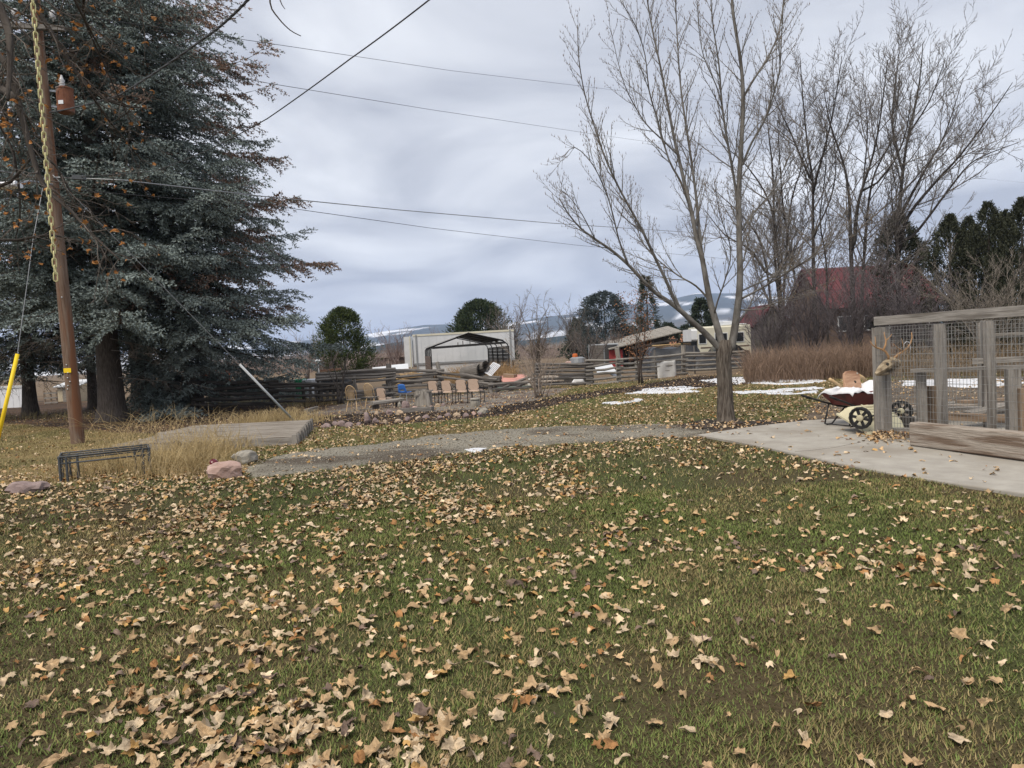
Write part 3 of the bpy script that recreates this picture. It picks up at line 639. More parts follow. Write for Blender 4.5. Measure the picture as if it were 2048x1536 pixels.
# tall bare trees beyond the brush
def stem_tree(label, base, d, stems, twig_c, Lc, lv=3, dens=1.5, ang=.74, up=.12, r0s=None, shrink=.52, group=None, minr=.0108, nm='bare_tree', cat='tree'):
    base = Vector(base); t = thing(nm, label, cat, base, group); mb = MB(); tw = Twigs()
    done = []
    for i, (L, r0, r1) in enumerate(stems):
        L = list(L)
        if i and L[0][1] > 600: L = [(L[0][0] + 2, 730, L[0][2])] + L
        P, R = px_limb(L, d, r0 * .72, r1 * .7)
        if i and L[0][1] < 600:                       # a fork starts on the stem it grows from
            P[0] = min(done, key=lambda q: (q - P[0]).length)
        done += P; limb_mb(mb, P, R, 7)
        sprout(tw, P, R[0], R[-1], dens, Lc, ang, up, lv, t0=.25, shrink=shrink, wander=.08, minr=minr)
    build(mb, 'trunk', mat('bark_far', (.030, .027, .026), (.066, .060, .056), scale=5, coords='gc', stretch=(1, 1, .4), rough=.95, bump=.6, spec=.1), t, sm=True)
    V, T, ow = twig_parts(tw); c = mixc(twig_c, np.array(twig_c) * 1.5, rng.random((len(tw.a) + len(tw.sa), 1)))[ow]
    tri_obj('twigs', V, T, 'bark_attr', col=c, parent=t, org=base); print(label[:20], len(tw.a))
    return t
GT = (.13, .118, .11)
def gb(u, d): x = ray(u, 700).x * d; return Vector((x, d, float(hz(x, d))))
def S_(pts, dd, r0, r1): return (lin(pts, 0, dd), r0, r1)
stem_tree('tall bare tree with one straight dark trunk splitting into three, behind the brush', gb(1630, 38), 38, [
 S_([(1632,728),(1630,640),(1627,540),(1626,450),(1625,360),(1616,300),(1606,200),(1600,115)], 0, 7, 1),
 S_([(1626,370),(1600,310),(1579,260),(1555,210),(1537,160)], 1.5, 4, .8), S_([(1626,380),(1650,293),(1668,215),(1684,112)], -1.5, 4, .8),
 S_([(1627,470),(1660,400),(1672,330),(1662,250)], -1, 3, .8), S_([(1655,640),(1652,520),(1640,440),(1650,350),(1655,250)], .8, 4, .8)], GT, 4.8, dens=1.75)
stem_tree('tall bare tree with several dark stems fanning upward in front of the red roof', gb(1708, 36), 36, [
 S_([(1712,728),(1708,640),(1704,560),(1701,470),(1698,393),(1687,327),(1660,247),(1648,180)], 0, 9, 1),
 S_([(1708,500),(1713,430),(1722,385),(1746,310),(1762,227),(1775,120)], -1, 6, 1), S_([(1722,650),(1729,500),(1738,400),(1752,340),(1787,268),(1800,150)], 1, 6, 1),
 S_([(1722,400),(1730,330),(1735,250),(1725,150)], 1.5, 3, .8), S_([(1742,380),(1790,320),(1815,250),(1822,180)], -1.5, 3, .8), S_([(1760,640),(1775,500),(1770,420),(1800,330)], .5, 4, .8)], GT, 4.8, dens=1.75)
stem_tree('broad bare tree with long limbs sweeping right above the dark evergreens', gb(1800, 37), 37, [
 S_([(1798,722),(1796,560),(1798,435),(1806,343),(1817,268),(1838,170),(1846,85)], 0, 8, 1),
 S_([(1800,500),(1815,435),(1871,364),(1921,310),(1983,227),(2025,165)], -2, 6, .8), S_([(1812,480),(1840,456),(1912,360),(1954,318),(2037,285)], 1, 5, .8),
 S_([(1806,420),(1850,340),(1890,268),(1925,160)], .5, 4.5, .8), S_([(1806,343),(1785,260),(1790,170),(1800,95)], 1.5, 4, .8), S_([(1817,268),(1860,200),(1890,120)], -1, 3, .8)], GT, 5.0, dens=1.75, ang=.66)
stem_tree('bushy bare tree with many thin dark stems behind the forked young tree', gb(1560, 40), 40, [
 S_([(1564,722),(1562,620),(1558,540),(1542,414),(1496,335),(1446,290)], 0, 6, .8), S_([(1560,620),(1550,518),(1546,352),(1537,265),(1530,180)], 1, 6, .8),
 S_([(1566,640),(1572,510),(1583,400),(1606,320),(1600,240)], -1, 5, .8), S_([(1545,640),(1525,497),(1487,435),(1425,377)], 1.5, 5, .8),
 S_([(1580,650),(1590,560),(1568,430),(1560,330),(1555,240)], -1.5, 5, .8), S_([(1540,560),(1500,500),(1450,470),(1410,420)], 2, 4, .8)], GT, 4.8, dens=1.75)
# evergreens
def evergreen(label, base, h, r, n, c1, c2, shape, ln=.3, rd=.09, group=None, up=.6, nm='evergreen_tree', z0=.0, trunk=.1, k=4):
    base = Vector(base); t = thing(nm, label, 'tree', base, group)
    mb = MB(); mb.tube([base - Vector((0, 0, .1)), base + Vector((0, 0, h * .5)), base + Vector((0, 0, h * .93))], [trunk, trunk * .6, .02], 8); build(mb, 'trunk', 'bark_spruce', t)
    z = rng.random(n); an = rng.random(n) * 6.283; q0 = base.x * 3.1; lump = 1 + .30 * np.sin(an * 3 + z * 9 + q0) * np.sin(z * 15 + an * 2 + q0 * 2) + .16 * np.sin(an * 7 + z * 31 + q0) + rng.normal(0, .08, n)
    nc = max(30, n // 80); cz = rng.random(nc) ** .9; ca = rng.random(nc) * 6.283; ci = rng.integers(0, nc, n); incl = rng.random(n) < .58
    z = np.where(incl, np.clip(cz[ci] + rng.normal(0, .035, n) * min(1.6, 2 * r / h + .3), 0, 1), z); an = np.where(incl, ca[ci] + rng.normal(0, .16, n), an)
    lump = np.where(incl, rng.uniform(.55, 1.25, nc)[ci], lump)
    rr = np.array([shape(q) for q in z]) * r * lump * np.sqrt(rng.uniform(.35, 1, n))
    P = np.stack([base.x + rr * np.cos(an), base.y + rr * np.sin(an), base.z + z0 + z * (h - z0)], 1)
    D = np.stack([np.cos(an), np.sin(an), up * np.ones(n)], 1) + rng.normal(0, .3, (n, 3))
    V, T, Cc = shoots(P, D, rng.uniform(.7, 1.3, n) * ln, rng.uniform(.7, 1.3, n) * rd, mixc(c1, c2, rng.random((n, 1))) * rng.uniform(.7, 1.3, (n, 1)), k)
    tri_obj('crown', V, T, 'foliage', col=Cc, parent=t, org=base); return t
col_s = lambda z: min(1, .55 + z * 2) * max(.05, 1 - max(0, (z - .55) / .45) ** 2.2)
cone_s = lambda z: max(.03, (1 - z)) ** .75 * min(1, .5 + z * 4)
round_s = lambda z: max(.04, math.sqrt(max(0, 1 - (max(0, z - .38) / .62) ** 2.6))) * min(1, .6 + z * 1.6)
DK = ((.030, .036, .024), (.070, .076, .050))
for u, top, d, wpx, lab in ((1905, 436, 31, 84, 'dark columnar evergreen at the end of its row beside the red roof'), (1942, 440, 32, 66, 'slim dark columnar evergreen, second in the row from the red roof'), (1982, 410, 30, 82, 'dark columnar evergreen, third in the row from the red roof'), (2012, 428, 33, 66, 'narrow dark evergreen in the row behind the bare bush, fourth from the red roof'), (2048, 402, 29, 96, 'tallest dark columnar evergreen, behind the garden enclosure')):
    b = gb(u, d); h = W(u, top, d).z - b.z
    evergreen(lab, b, h, wpx / 2 * d / F * 1.15, 7000, *DK, col_s, ln=.20, rd=.06, up=1.6, group='row of dark columnar evergreens')
b = gb(1803, 43); evergreen('dark bushy conifer behind the sweeping bare tree and the red roof', b, W(1803, 428, 43).z, 1.5, 8000, *DK, col_s, up=.9, ln=.26, rd=.09)
b = gb(688, 62); evergreen('round-topped green pine standing behind the log fence and bare fruit tree', b, W(688, 618, 62).z - b.z, 2.35, 8000, (.028, .048, .016), (.085, .105, .035), lambda z: max(.05, math.sqrt(max(0, 1 - max(0, (z - .25) / .75) ** 1.9))) * min(1, .7 + z), ln=.30, rd=.10, up=.9)
b = gb(962, 82); evergreen('wide dark green pine with spiky top rising behind the carport', b, W(962, 606, 82).z - b.z, 3.5, 6500, (.024, .042, .022), (.066, .085, .042), lambda z: max(.05, math.sqrt(max(0, 1 - max(0, (z - .3) / .7) ** 2.0))), ln=.55, rd=.16, up=1.2)
b = gb(1212, 72); evergreen('round blue-grey spruce behind the bare bushes', b, W(1212, 586, 72).z - b.z, 2.6, 5600, (.045, .06, .062), (.095, .12, .125), round_s, ln=.36, rd=.12, up=.3)
b = gb(1298, 58); evergreen('narrow tall thin-crowned spruce in front of the snowy mountains', b, W(1298, 552, 58).z - b.z, 1.25, 3000, (.035, .05, .038), (.085, .105, .085), cone_s, ln=.4, rd=.07, up=-.1, trunk=.09)
for u, top, d, r, lab in ((1158, 640, 90, 2.4, 'small dark conifer peeping out left of the blue-grey spruce'), (1262, 655, 95, 2.6, 'squat dark green pine beside the narrow tall spruce'), (1338, 648, 100, 2.8, 'dark pine clump in front of the mountains, left of the motorhome'), (1372, 652, 110, 2.6, 'small dark pine just left of the motorhome roof'), (1405, 600, 75, 2.2, 'tall dark conifer rising behind the motorhome')):
    b = gb(u, d); evergreen(lab, b, W(u, top, d).z - b.z, r, 1800, (.022, .034, .024), (.05, .065, .045), cone_s, ln=.5, rd=.2, up=.4)
# ================================================================ MOUNTAINS
mat('mountain', (1, 1, 1), attr='col', scale=.006, rough=1, spec=0, det=10)
def range_(name, d0, d1, prof, snow, seed):
    us = np.linspace(-500, 2500, 420); rows = 26; V = []; Cc = []
    pu, pp = zip(*prof); hp = np.interp(us, pu, pp)
    for j in range(rows):
        f = j / (rows - 1); d = d0 + (d1 - d0) * f; x = (us - 1024) / F * d
        ht = hp * d1 / F * np.sin(f * math.pi / 2) ** 1.3
        n = fbm(x, np.full_like(x, d), 900, seed, 6); rd = 1 - np.abs(2 * fbm(x, np.full_like(x, d * .6), 620, seed + 9, 5) - 1)
        z = ht * (1 + .10 * (n - .5) - .30 * (1 - f) * (rd - .5)); V.append(np.stack([x, np.full_like(x, d), z - 2], 1))
        forest = mixc((.018, .030, .034), (.035, .05, .045), n[:, None]); tanh = np.array([.16, .13, .095])
        zz = z * 4.5 + d * .15; s1 = smooth(snow, snow + .07, .62 * fbm(x + z * 1.2, zz, 210, seed + 3, 6) + .38 * fbm(x - z, zz, 600, seed + 5, 3) + .05 * f)[:, None]
        low = smooth(.45, .1, f) if False else (1 - smooth(.12, .42, f))
        c = forest * (1 - low) + tanh * low; Cc.append(c * (1 - s1) + np.array([.78, .80, .84]) * s1)
    V = np.concatenate(V); Cc = np.concatenate(Cc); I = np.arange(len(us) * rows).reshape(rows, len(us))
    a, b, c, d = I[:-1, :-1].ravel(), I[:-1, 1:].ravel(), I[1:, 1:].ravel(), I[1:, :-1].ravel()
    tri_obj(name, V, np.concatenate([np.stack([a, b, c], 1), np.stack([a, c, d], 1)]), 'mountain', col=Cc, kind='structure', sm=True)
range_('mountains', 3000, 5600, [(-500, 30), (400, 36), (600, 40), (735, 46), (790, 52), (855, 58), (900, 57), (1000, 50), (1100, 62), (1200, 70), (1265, 80), (1330, 78), (1400, 92), (1500, 88), (1700, 70), (2500, 60)], .555, 61)
range_('foothills', 1100, 1900, [(-500, 12), (600, 14), (740, 22), (800, 30), (850, 33), (920, 26), (1050, 20), (1260, 34), (1400, 30), (1600, 26), (2500, 20)], .60, 67)
# ================================================================ BARE BUSHES AND BRUSH
def bush(label, base, h, r, ns, c, lv=1, dens=3.2, Lc=.9, r0=.02, lean=.0, nm='bare_bush', cat='bush', up=.1, minr=.005, group=None, trunk=False, curve=.35):
    base = Vector(base); t = thing(nm, label, cat, base, group); tw = Twigs(); mb = MB()
    for i in range(ns):
        a = 6.283 * (i + random.random()) / ns; rr = r * math.sqrt(random.uniform(.15, 1)); hh = h * random.uniform(.7, 1.05)
        b0 = base + Vector((random.gauss(0, .12 * min(1, r)), random.gauss(0, .12 * min(1, r)), -.05))
        P = [b0 + Vector((math.cos(a) * rr * f ** (1 + curve) + random.gauss(0, .03 * h * f), math.sin(a) * rr * f ** (1 + curve) + random.gauss(0, .03 * h * f), hh * (f - .12 * rr / h * f * f))) for f in (0, .18, .36, .54, .7, .86, 1)]
        R = [r0 * (1 - .82 * f) for f in (0, .18, .36, .54, .7, .86, 1)]; mb.tube(P, R, 5)
        sprout(tw, P, R[0], R[-1], dens, Lc, .6, up, lv, t0=.2, shrink=.45, wander=.12, minr=minr)
    cm = tuple(round(q, 3) for q in c)
    build(mb, 'stems', mat('stem_%d_%d_%d' % tuple(int(q * 1000) for q in c), tuple(q * .75 for q in c), tuple(q * 1.25 for q in c), scale=6, coords='gc', rough=.95, bump=.4, spec=.1), t, sm=True)
    V, T, ow = twig_parts(tw); cc = (np.array(c) * rng.uniform(.75, 1.4, (len(tw.a) + len(tw.sa), 1)))[ow]
    tri_obj('twigs', V, T, 'bark_attr', col=cc, parent=t, org=base, kind='stuff'); return t
LIL = (.12, .106, .112)
for u, d, top, r, lab in ((1540, 33, 560, 1.7, 'tangled grey bare bush below the bushy bare tree, left end of the thicket'), (1620, 32, 535, 2.2, 'tangled grey bare bush in front of the red barn wall'), (1700, 31, 505, 2.3, 'dense grey-lilac bare bush below the middle of the red roof'), (1780, 30, 520, 2.2, 'dense grey-lilac bare bush near the corner of the garden enclosure'), (1850, 29, 545, 2.0, 'sprawling grey bare bush between the red roof and the evergreens'), (1985, 25, 470, 2.6, 'pale bare bush with arching branches in front of the dark evergreens')):
    b = gb(u, d); bush(lab, b, (W(u, top, d).z - b.z), r, 13, LIL if u < 1900 else (.17, .15, .13), lv=2, dens=4.0, Lc=1.8, r0=.032, minr=.0072)
for u, d, top, r, ns, c, lab, kw in (
 (610, 70, 655, 2.6, 9, (.21, .18, .16), 'pale bare tree behind the spruce bough, left of the green pine', dict(Lc=1.7)),
 (650, 60, 690, 2.4, 10, (.16, .13, .13), 'purplish bare thicket at the foot of the green pine', dict(Lc=1.3)),
 (788, 85, 648, 3.2, 10, (.20, .15, .14), 'rosy bare tree between the green pine and the trailer', dict(Lc=1.9)),
 (745, 85, 690, 3.0, 9, (.18, .14, .135), 'low rosy bare bush right of the green pine', dict(Lc=1.4)),
 (895, 95, 642, 2.6, 8, (.23, .17, .16), 'pinkish bare tree behind the trailer, left of the wide pine', dict(Lc=1.8)),
 (1022, 70, 592, 2.6, 10, (.17, .145, .135), 'vase-shaped bare tree just right of the carport', dict(Lc=2.0)),
 (1072, 46, 588, 1.5, 8, (.15, .125, .105), 'bare tree with weeping clumped twigs beside the carport', dict(Lc=1.3, up=-.18)),
 (1075, 66, 640, 3.0, 10, (.17, .14, .13), 'grey bare bush right of the carport, behind the weeping tree', dict(Lc=1.6)),
 (1150, 56, 585, 2.0, 9, (.125, .11, .10), 'dark spreading bare tree in front of the blue-grey spruce', dict(Lc=1.7)),
 (1180, 48, 640, 2.2, 10, (.13, .112, .105), 'low tangled bare bush above the right rail fence', dict(Lc=1.3)),
 (1235, 52, 650, 1.8, 9, (.15, .115, .10), 'brownish bare bush left of the slanted shed roof', dict(Lc=1.2))):
    b = gb(u, d); bush(lab, b, W(u, top, d).z - b.z, r, ns, c, lv=2, dens=3.6, r0=.045, minr=.009, nm='bare_bush' if ('bush' in lab or 'thicket' in lab) else 'bare_tree', cat='bush' if ('bush' in lab or 'thicket' in lab) else 'tree', **kw)
b = G(1078, 795); bush('pale upright multi-stemmed shrub growing at the end of the rail fence', b, W(1078, 668, b.y).z - b.z, 1.1, 12, (.26, .215, .18), lv=1, dens=4.5, Lc=.8, r0=.022, curve=.1, minr=.0055)
b = G(683, 808); bush('small bare fruit tree with dark crooked stems in front of the log fence', b, W(690, 690, b.y).z - b.z + .1, 1.5, 5, (.085, .075, .07), lv=1, dens=3.0, Lc=.9, r0=.045, nm='fruit_tree', cat='tree', minr=.0055)
b = G(1278, 768); t = bush('slim young tree with clinging brown leaves against the rail fence', b, W(1270, 580, b.y).z - b.z, .9, 4, (.10, .082, .072), lv=1, dens=3.4, Lc=1.0, r0=.04, nm='young_tree', cat='tree', up=.16, minr=.0055)
bl_ = MB(); n = 900; z = rng.uniform(.25, 1, n) * (W(1270, 580, b.y).z - b.z); rr = .95 * rng.random(n) ** .5; an = rng.random(n) * 6.28
P = np.stack([b.x + rr*np.cos(an)*(.35 + z*.16), b.y + rr*np.sin(an)*(.35 + z*.16), b.z + z], 1)
def flakes(P, s0, s1, c1, c2):
    N = len(P); a = unit(rng.normal(0, 1, (N, 3))); bq = unit(np.cross(a, rng.normal(0, 1, (N, 3)))); s = rng.uniform(s0, s1, (N, 1))
    V = np.stack([P, P + a*s + bq*s*.5, P + a*s*1.9, P + a*s - bq*s*.5], 1); T = (np.array([[0, 1, 2], [0, 2, 3]])[None] + np.arange(N)[:, None, None]*4).reshape(-1, 3)
    return V.reshape(-1, 3), T, np.repeat(mixc(c1, c2, rng.random((N, 1))), 4, 0)
V, T, Cc = flakes(P, .025, .055, (.15, .07, .035), (.30, .15, .08)); tri_obj('leaves', V, T, 'foliage', col=Cc, parent=t, org=b, kind='stuff')
# uncountable dry growth
def stalks(name, pts, hmin, hmax, w, c1, c2, label, cat, arch=.4, seg=4):
    n = len(pts); pts = np.asarray(pts); h = rng.uniform(hmin, hmax, n); an = rng.random(n) * 6.283; D = np.stack([np.cos(an), np.sin(an), 0*an], 1); ar = rng.uniform(.2, 1.4, n) * arch
    Vs, Ts, Cs, off = [], [], [], 0; prev = pts.copy(); c = mixc(c1, c2, rng.random((n, 1)))
    for k in range(seg):
        f = (k + 1) / seg; q = pts + D * (h * ar * f ** 2)[:, None] + np.array([0, 0, 1.]) * (h * (f - .32 * ar * f ** 3))[:, None]
        V, T, ow = frusta(prev, q, np.full(n, w * (1 - k/seg*.6)), np.full(n, w * (1 - (k+1)/seg*.6)), 3) if k < seg - 1 else spikes(prev, q, np.full(n, w * .5))
        Vs.append(V); Ts.append(T + off); off += len(V); Cs.append(c[ow]); prev = q
    return tri_obj(name, np.concatenate(Vs), np.concatenate(Ts), 'foliage', col=np.concatenate(Cs), label=label, cat=cat, kind='stuff')
def cluster(us, n, spread):
    out = []
    for u, v in us:
        p = G(u, v); k = n; x = p.x + rng.normal(0, spread, k); y = p.y + rng.normal(0, spread * .8, k); out.append(np.stack([x, y, hzn(x, y) - .02], 1))
    return np.concatenate(out)
STR = ((.34, .25, .12), (.52, .41, .23))
stalks('dry_grass', cluster([(150, 955), (190, 940), (240, 945), (300, 935), (345, 930), (380, 925), (410, 920), (440, 912), (470, 905), (360, 905), (420, 900), (220, 920), (270, 920), (320, 950), (370, 948), (400, 945)], 130, .26), .2, .62, .0042, *STR, 'tall straw-coloured dry grass arching round the metal rack', 'grass', arch=.7)
stalks('dry_seed_stems', cluster([(300, 900), (350, 895), (400, 885), (230, 905), (260, 893), (430, 893)], 26, .3), .7, 1.15, .0045, *STR, 'long arching straw stems leaning over the weathered deck', 'grass', arch=.9)
stalks('dry_grass_tufts', cluster([(500, 846), (530, 843), (560, 842), (590, 842), (620, 845), (490, 850), (610, 812), (640, 808), (580, 835), (660, 805)], 120, .4), .2, .55, .007, *STR, 'straw-coloured dry grass tufts between the deck and the log fence', 'grass', arch=.6)
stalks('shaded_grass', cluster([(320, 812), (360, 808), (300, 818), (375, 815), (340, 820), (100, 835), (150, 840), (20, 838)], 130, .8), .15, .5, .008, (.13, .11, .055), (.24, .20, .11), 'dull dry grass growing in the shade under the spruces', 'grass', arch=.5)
n = 4200; u = rng.uniform(1490, 1790, n); d = rng.uniform(25, 31, n); x = (u - 1024) / F * d
stalks('dry_brush', np.stack([x, d, hz(x, d) - .02], 1), .5, 1.65, .010, (.14, .095, .07), (.27, .19, .14), 'brown dead weeds and brush filling the ground behind the snow patches', 'brush', arch=.55, seg=3)
n = 1800; u = rng.uniform(1790, 2150, n); d = rng.uniform(22, 28, n); x = (u - 1024) / F * d
stalks('brown_weeds', np.stack([x, d, hz(x, d) - .02], 1), .5, 1.5, .010, (.13, .10, .07), (.30, .22, .14), 'brown weeds behind the garden enclosure', 'brush', arch=.55, seg=3)
n = 900; u = np.concatenate([rng.normal(935, 22, 600), rng.normal(1010, 12, 300)]); d = rng.uniform(40, 46, n); x = (u - 1024) / F * d
stalks('tumbleweeds', np.stack([x, d, hz(x, d)], 1), .5, 1.5, .012, (.30, .19, .09), (.46, .31, .17), 'orange-tan dry weeds growing in front of the carport', 'weeds', arch=.7, seg=3)
# ================================================================ SNOW PATCHES
mat('snow', (.70, .72, .76), (.56, .58, .62), scale=3, rough=.6, bump=.3, spec=.2)
for nm, poly, lab in (('snow_patch', [(1400, 761), (1470, 755), (1560, 757), (1640, 760), (1650, 766), (1560, 770), (1480, 768), (1410, 767)], 'bright melting snow patch below the brown brush'),
 ('snow_patch', [(1245, 788), (1290, 779), (1360, 773), (1400, 776), (1390, 785), (1310, 788)], 'thin broken snow patch on the grass left of the forked tree'),
 ('snow_patch', [(1215, 806), (1270, 799), (1285, 800), (1250, 808)], 'small thin streak of snow on the lawn below the white sheet'),
 ('snow_patch', [(1455, 785), (1560, 778), (1650, 776), (1640, 786), (1540, 791)], 'patchy snow right of the forked trunk'),
 ('snow_patch', [(1800, 762), (2000, 756), (2100, 765), (1950, 775), (1820, 772)], 'snow strip seen through the wire of the garden enclosure'),
 ('snow_patch', [(930, 902), (950, 899), (975, 900), (960, 906), (938, 906)], 'small scrap of ice on the gravel path')):
    sheet(nm, gpoly(poly), .09 if poly[0][1] < 880 else .03, .028 if poly[0][1] < 880 else .034, 'snow', jit=.55 if poly[0][1] < 880 else .05, edge=.9, holes=.40 if poly[0][1] < 880 else 0, kind='stuff', label=lab, cat='snow')

# far brush and trees that read as one mass
n = 9000; u = rng.uniform(430, 1650, n); d = rng.uniform(105, 190, n); x = (u - 1024) / F * d; hm_ = 1.2 + 4.6 * fbm(x, d, 16, 77, 3) ** 1.6
h = rng.uniform(.5, 1, n) * hm_; p0 = np.stack([x, d, 0 * x - .2], 1); p1 = p0 + np.stack([rng.normal(0, .6, n), rng.normal(0, .6, n), h], 1)
V, T, ow = spikes(p0, p1, rng.uniform(.03, .10, n)); Cc = mixc((.12, .095, .09), (.24, .19, .165), rng.random((n, 1)))[ow]
q = np.arange(n); k = rng.integers(0, n, 16000); f_ = rng.uniform(.25, .95, 16000)[:, None]; b0 = p0[k] * (1 - f_) + p1[k] * f_; b1 = b0 + rng.normal(0, .55, (16000, 3)) + [0, 0, .55]
V2, T2, o2 = spikes(b0, b1, np.full(16000, .028)); C2 = mixc((.13, .10, .095), (.25, .195, .175), rng.random((16000, 1)))[o2]
tri_obj('distant_brush', np.concatenate([V, V2]), np.concatenate([T, T2 + len(V)]), 'foliage', col=np.concatenate([Cc, C2]), kind='stuff', label='far band of bare rosy-grey brush and trees beyond the yard', cat='brush')
# ================================================================ WOOD, METAL, PAINT
wood('wood_grey', (.20, .185, .17), (.34, .32, .295), c3=(.15, .135, .12))
wood('wood_log', (.115, .105, .098), (.235, .22, .205), c3=(.085, .078, .072))
wood('wood_log_pale', (.22, .205, .185), (.36, .335, .30), c3=(.15, .135, .12))
wood('wood_log_dark', (.045, .040, .037), (.105, .095, .088), c3=(.03, .027, .025))
wood('wood_brown', (.21, .15, .105), (.34, .26, .19), c3=(.13, .095, .07))
wood('wood_timber', (.25, .215, .18), (.42, .37, .32), c3=(.17, .125, .095), bump=.9)
wood('wood_new', (.52, .36, .18), (.68, .51, .30), c3=(.44, .29, .14), bump=.2)
wood('wood_deck', (.20, .178, .152), (.34, .31, .27), c3=(.15, .125, .10))
wood('wood_cedar', (.28, .155, .095), (.50, .33, .23), c3=(.20, .10, .06), bump=.5, scale=.6)
wood('wood_pole', (.10, .058, .038), (.22, .165, .13), c3=(.17, .08, .045), bump=.8, scale=.4)
wood('wood_spindle', (.46, .32, .17), (.62, .46, .28), bump=.1)
wood('antler', (.30, .17, .08), (.46, .29, .16), bump=.2)
mat('skull_bone', (.40, .33, .23), (.20, .15, .095), scale=14, rough=.8, bump=1.0, c3=(.11, .085, .06))
mat('steel_black', (.012, .012, .013), (.025, .025, .026), scale=20, rough=.5, spec=.4)
mat('steel_slate', (.045, .052, .060), (.075, .082, .09), scale=15, rough=.55, spec=.4)
mat('steel_galv', (.42, .44, .46), (.30, .315, .33), scale=30, rough=.45, metal=.7)
mat('wire', (.30, .30, .29), (.20, .20, .20), scale=20, rough=.6, metal=.3)
mat('rubber', (.018, .018, .018), (.03, .03, .03), scale=30, rough=.85)
mat('cart_cream', (.60, .57, .41), (.53, .49, .33), scale=5, rough=.55, spec=.35, c3=(.45, .41, .28))
mat('tray_red', (.16, .026, .022), (.11, .018, .016), scale=9, rough=.5, spec=.4, c3=(.045, .012, .010))
mat('sheet_white', (.74, .75, .78), (.66, .67, .70), scale=3, rough=.5, spec=.35)
mat('sheet_canvas', (.62, .61, .58), (.72, .71, .68), scale=2.5, rough=.8, bump=.3, c3=(.50, .47, .41))
mat('tarp_black', (.012, .013, .016), (.03, .032, .038), scale=3, rough=.5, spec=.4, bump=1.5)
mat('pad_beige', (.50, .375, .295), (.57, .44, .355), scale=40, rough=.95, spec=.1)
mat('plastic_blue', (.03, .14, .50), (.045, .18, .58), scale=6, rough=.45, spec=.4)
mat('paint_yellow', (.86, .62, .02), (.80, .55, .015), scale=12, rough=.5)
mat('chain_yellow', (.56, .52, .24), (.68, .65, .38), scale=40, rough=.5, c3=(.44, .40, .20))
mat('rust_tank', (.13, .05, .028), (.20, .085, .05), scale=7, rough=.85, bump=.4, c3=(.16, .15, .145))
mat('porcelain', (.55, .55, .56), (.42, .42, .43), scale=9, rough=.3, spec=.5)
mat('cable', (.03, .03, .032), (.05, .05, .052), scale=9, rough=.6)
mat('cable_pale', (.30, .31, .33), (.20, .21, .22), scale=9, rough=.5, metal=.4)
mat('plastic_grey', (.50, .53, .57), (.44, .47, .50), scale=9, rough=.5)
mat('panel_white', (.60, .63, .66), (.68, .70, .73), scale=1.2, rough=.4, metal=.15, spec=.4, c3=(.54, .57, .60))
mat('roof_metal_dark', (.05, .052, .055), (.085, .088, .092), scale=3, rough=.5, metal=.4)
mat('roof_metal_white', (.62, .64, .66), (.54, .56, .58), scale=2, rough=.5)
mat('roof_red', (.10, .036, .042), (.14, .054, .06), scale=2, rough=.8, spec=.1, c3=(.08, .03, .034))
mat('wall_brown', (.10, .072, .058), (.15, .11, .09), scale=6, rough=.9)
mat('wall_red', (.28, .04, .045), (.35, .06, .06), scale=6, rough=.8)
mat('rv_cream', (.62, .60, .49), (.56, .54, .44), scale=2, rough=.45, spec=.4)
mat('rv_white', (.66, .68, .70), (.58, .60, .62), scale=2, rough=.5)
mat('glass_dark', (.015, .017, .02), (.03, .033, .037), scale=3, rough=.15, spec=.5)
mat('roof_brick', (.30, .13, .075), (.36, .17, .10), scale=8, rough=.9)
mat('vinyl_white', (.74, .76, .80), (.68, .70, .74), scale=3, rough=.5)
mat('fence_tan', (.46, .40, .29), (.54, .47, .35), scale=5, rough=.8)
mat('orange_paint', (.56, .15, .04), (.46, .11, .03), scale=6, rough=.6, c3=(.36, .10, .03))
mat('pink_board', (.52, .24, .20), (.60, .32, .27), scale=4, rough=.8, c3=(.42, .21, .18))
mat('green_plastic', (.02, .30, .12), (.03, .36, .16), scale=6, rough=.5)
mat('green_grey', (.12, .16, .14), (.17, .21, .19), scale=6, rough=.8)
mat('rock_purple', (.20, .15, .145), (.30, .235, .225), scale=5, rough=.95, bump=1.2, c3=(.15, .115, .115))
mat('rock_pink', (.38, .26, .225), (.49, .36, .32), scale=5, rough=.95, bump=1.2, c3=(.29, .20, .18))
mat('rock_tan', (.36, .27, .19), (.46, .36, .26), scale=6, rough=.95, bump=1.2, c3=(.26, .185, .13))
mat('rock_grey', (.24, .225, .195), (.35, .33, .29), scale=7, rough=.95, bump=1.6, c3=(.17, .155, .13))
mat('glass_red', (.10, .006, .012), (.14, .01, .02), scale=5, rough=.12, spec=.6)
mat('asphalt_roof', (.10, .10, .105), (.145, .145, .15), scale=8, rough=.95)

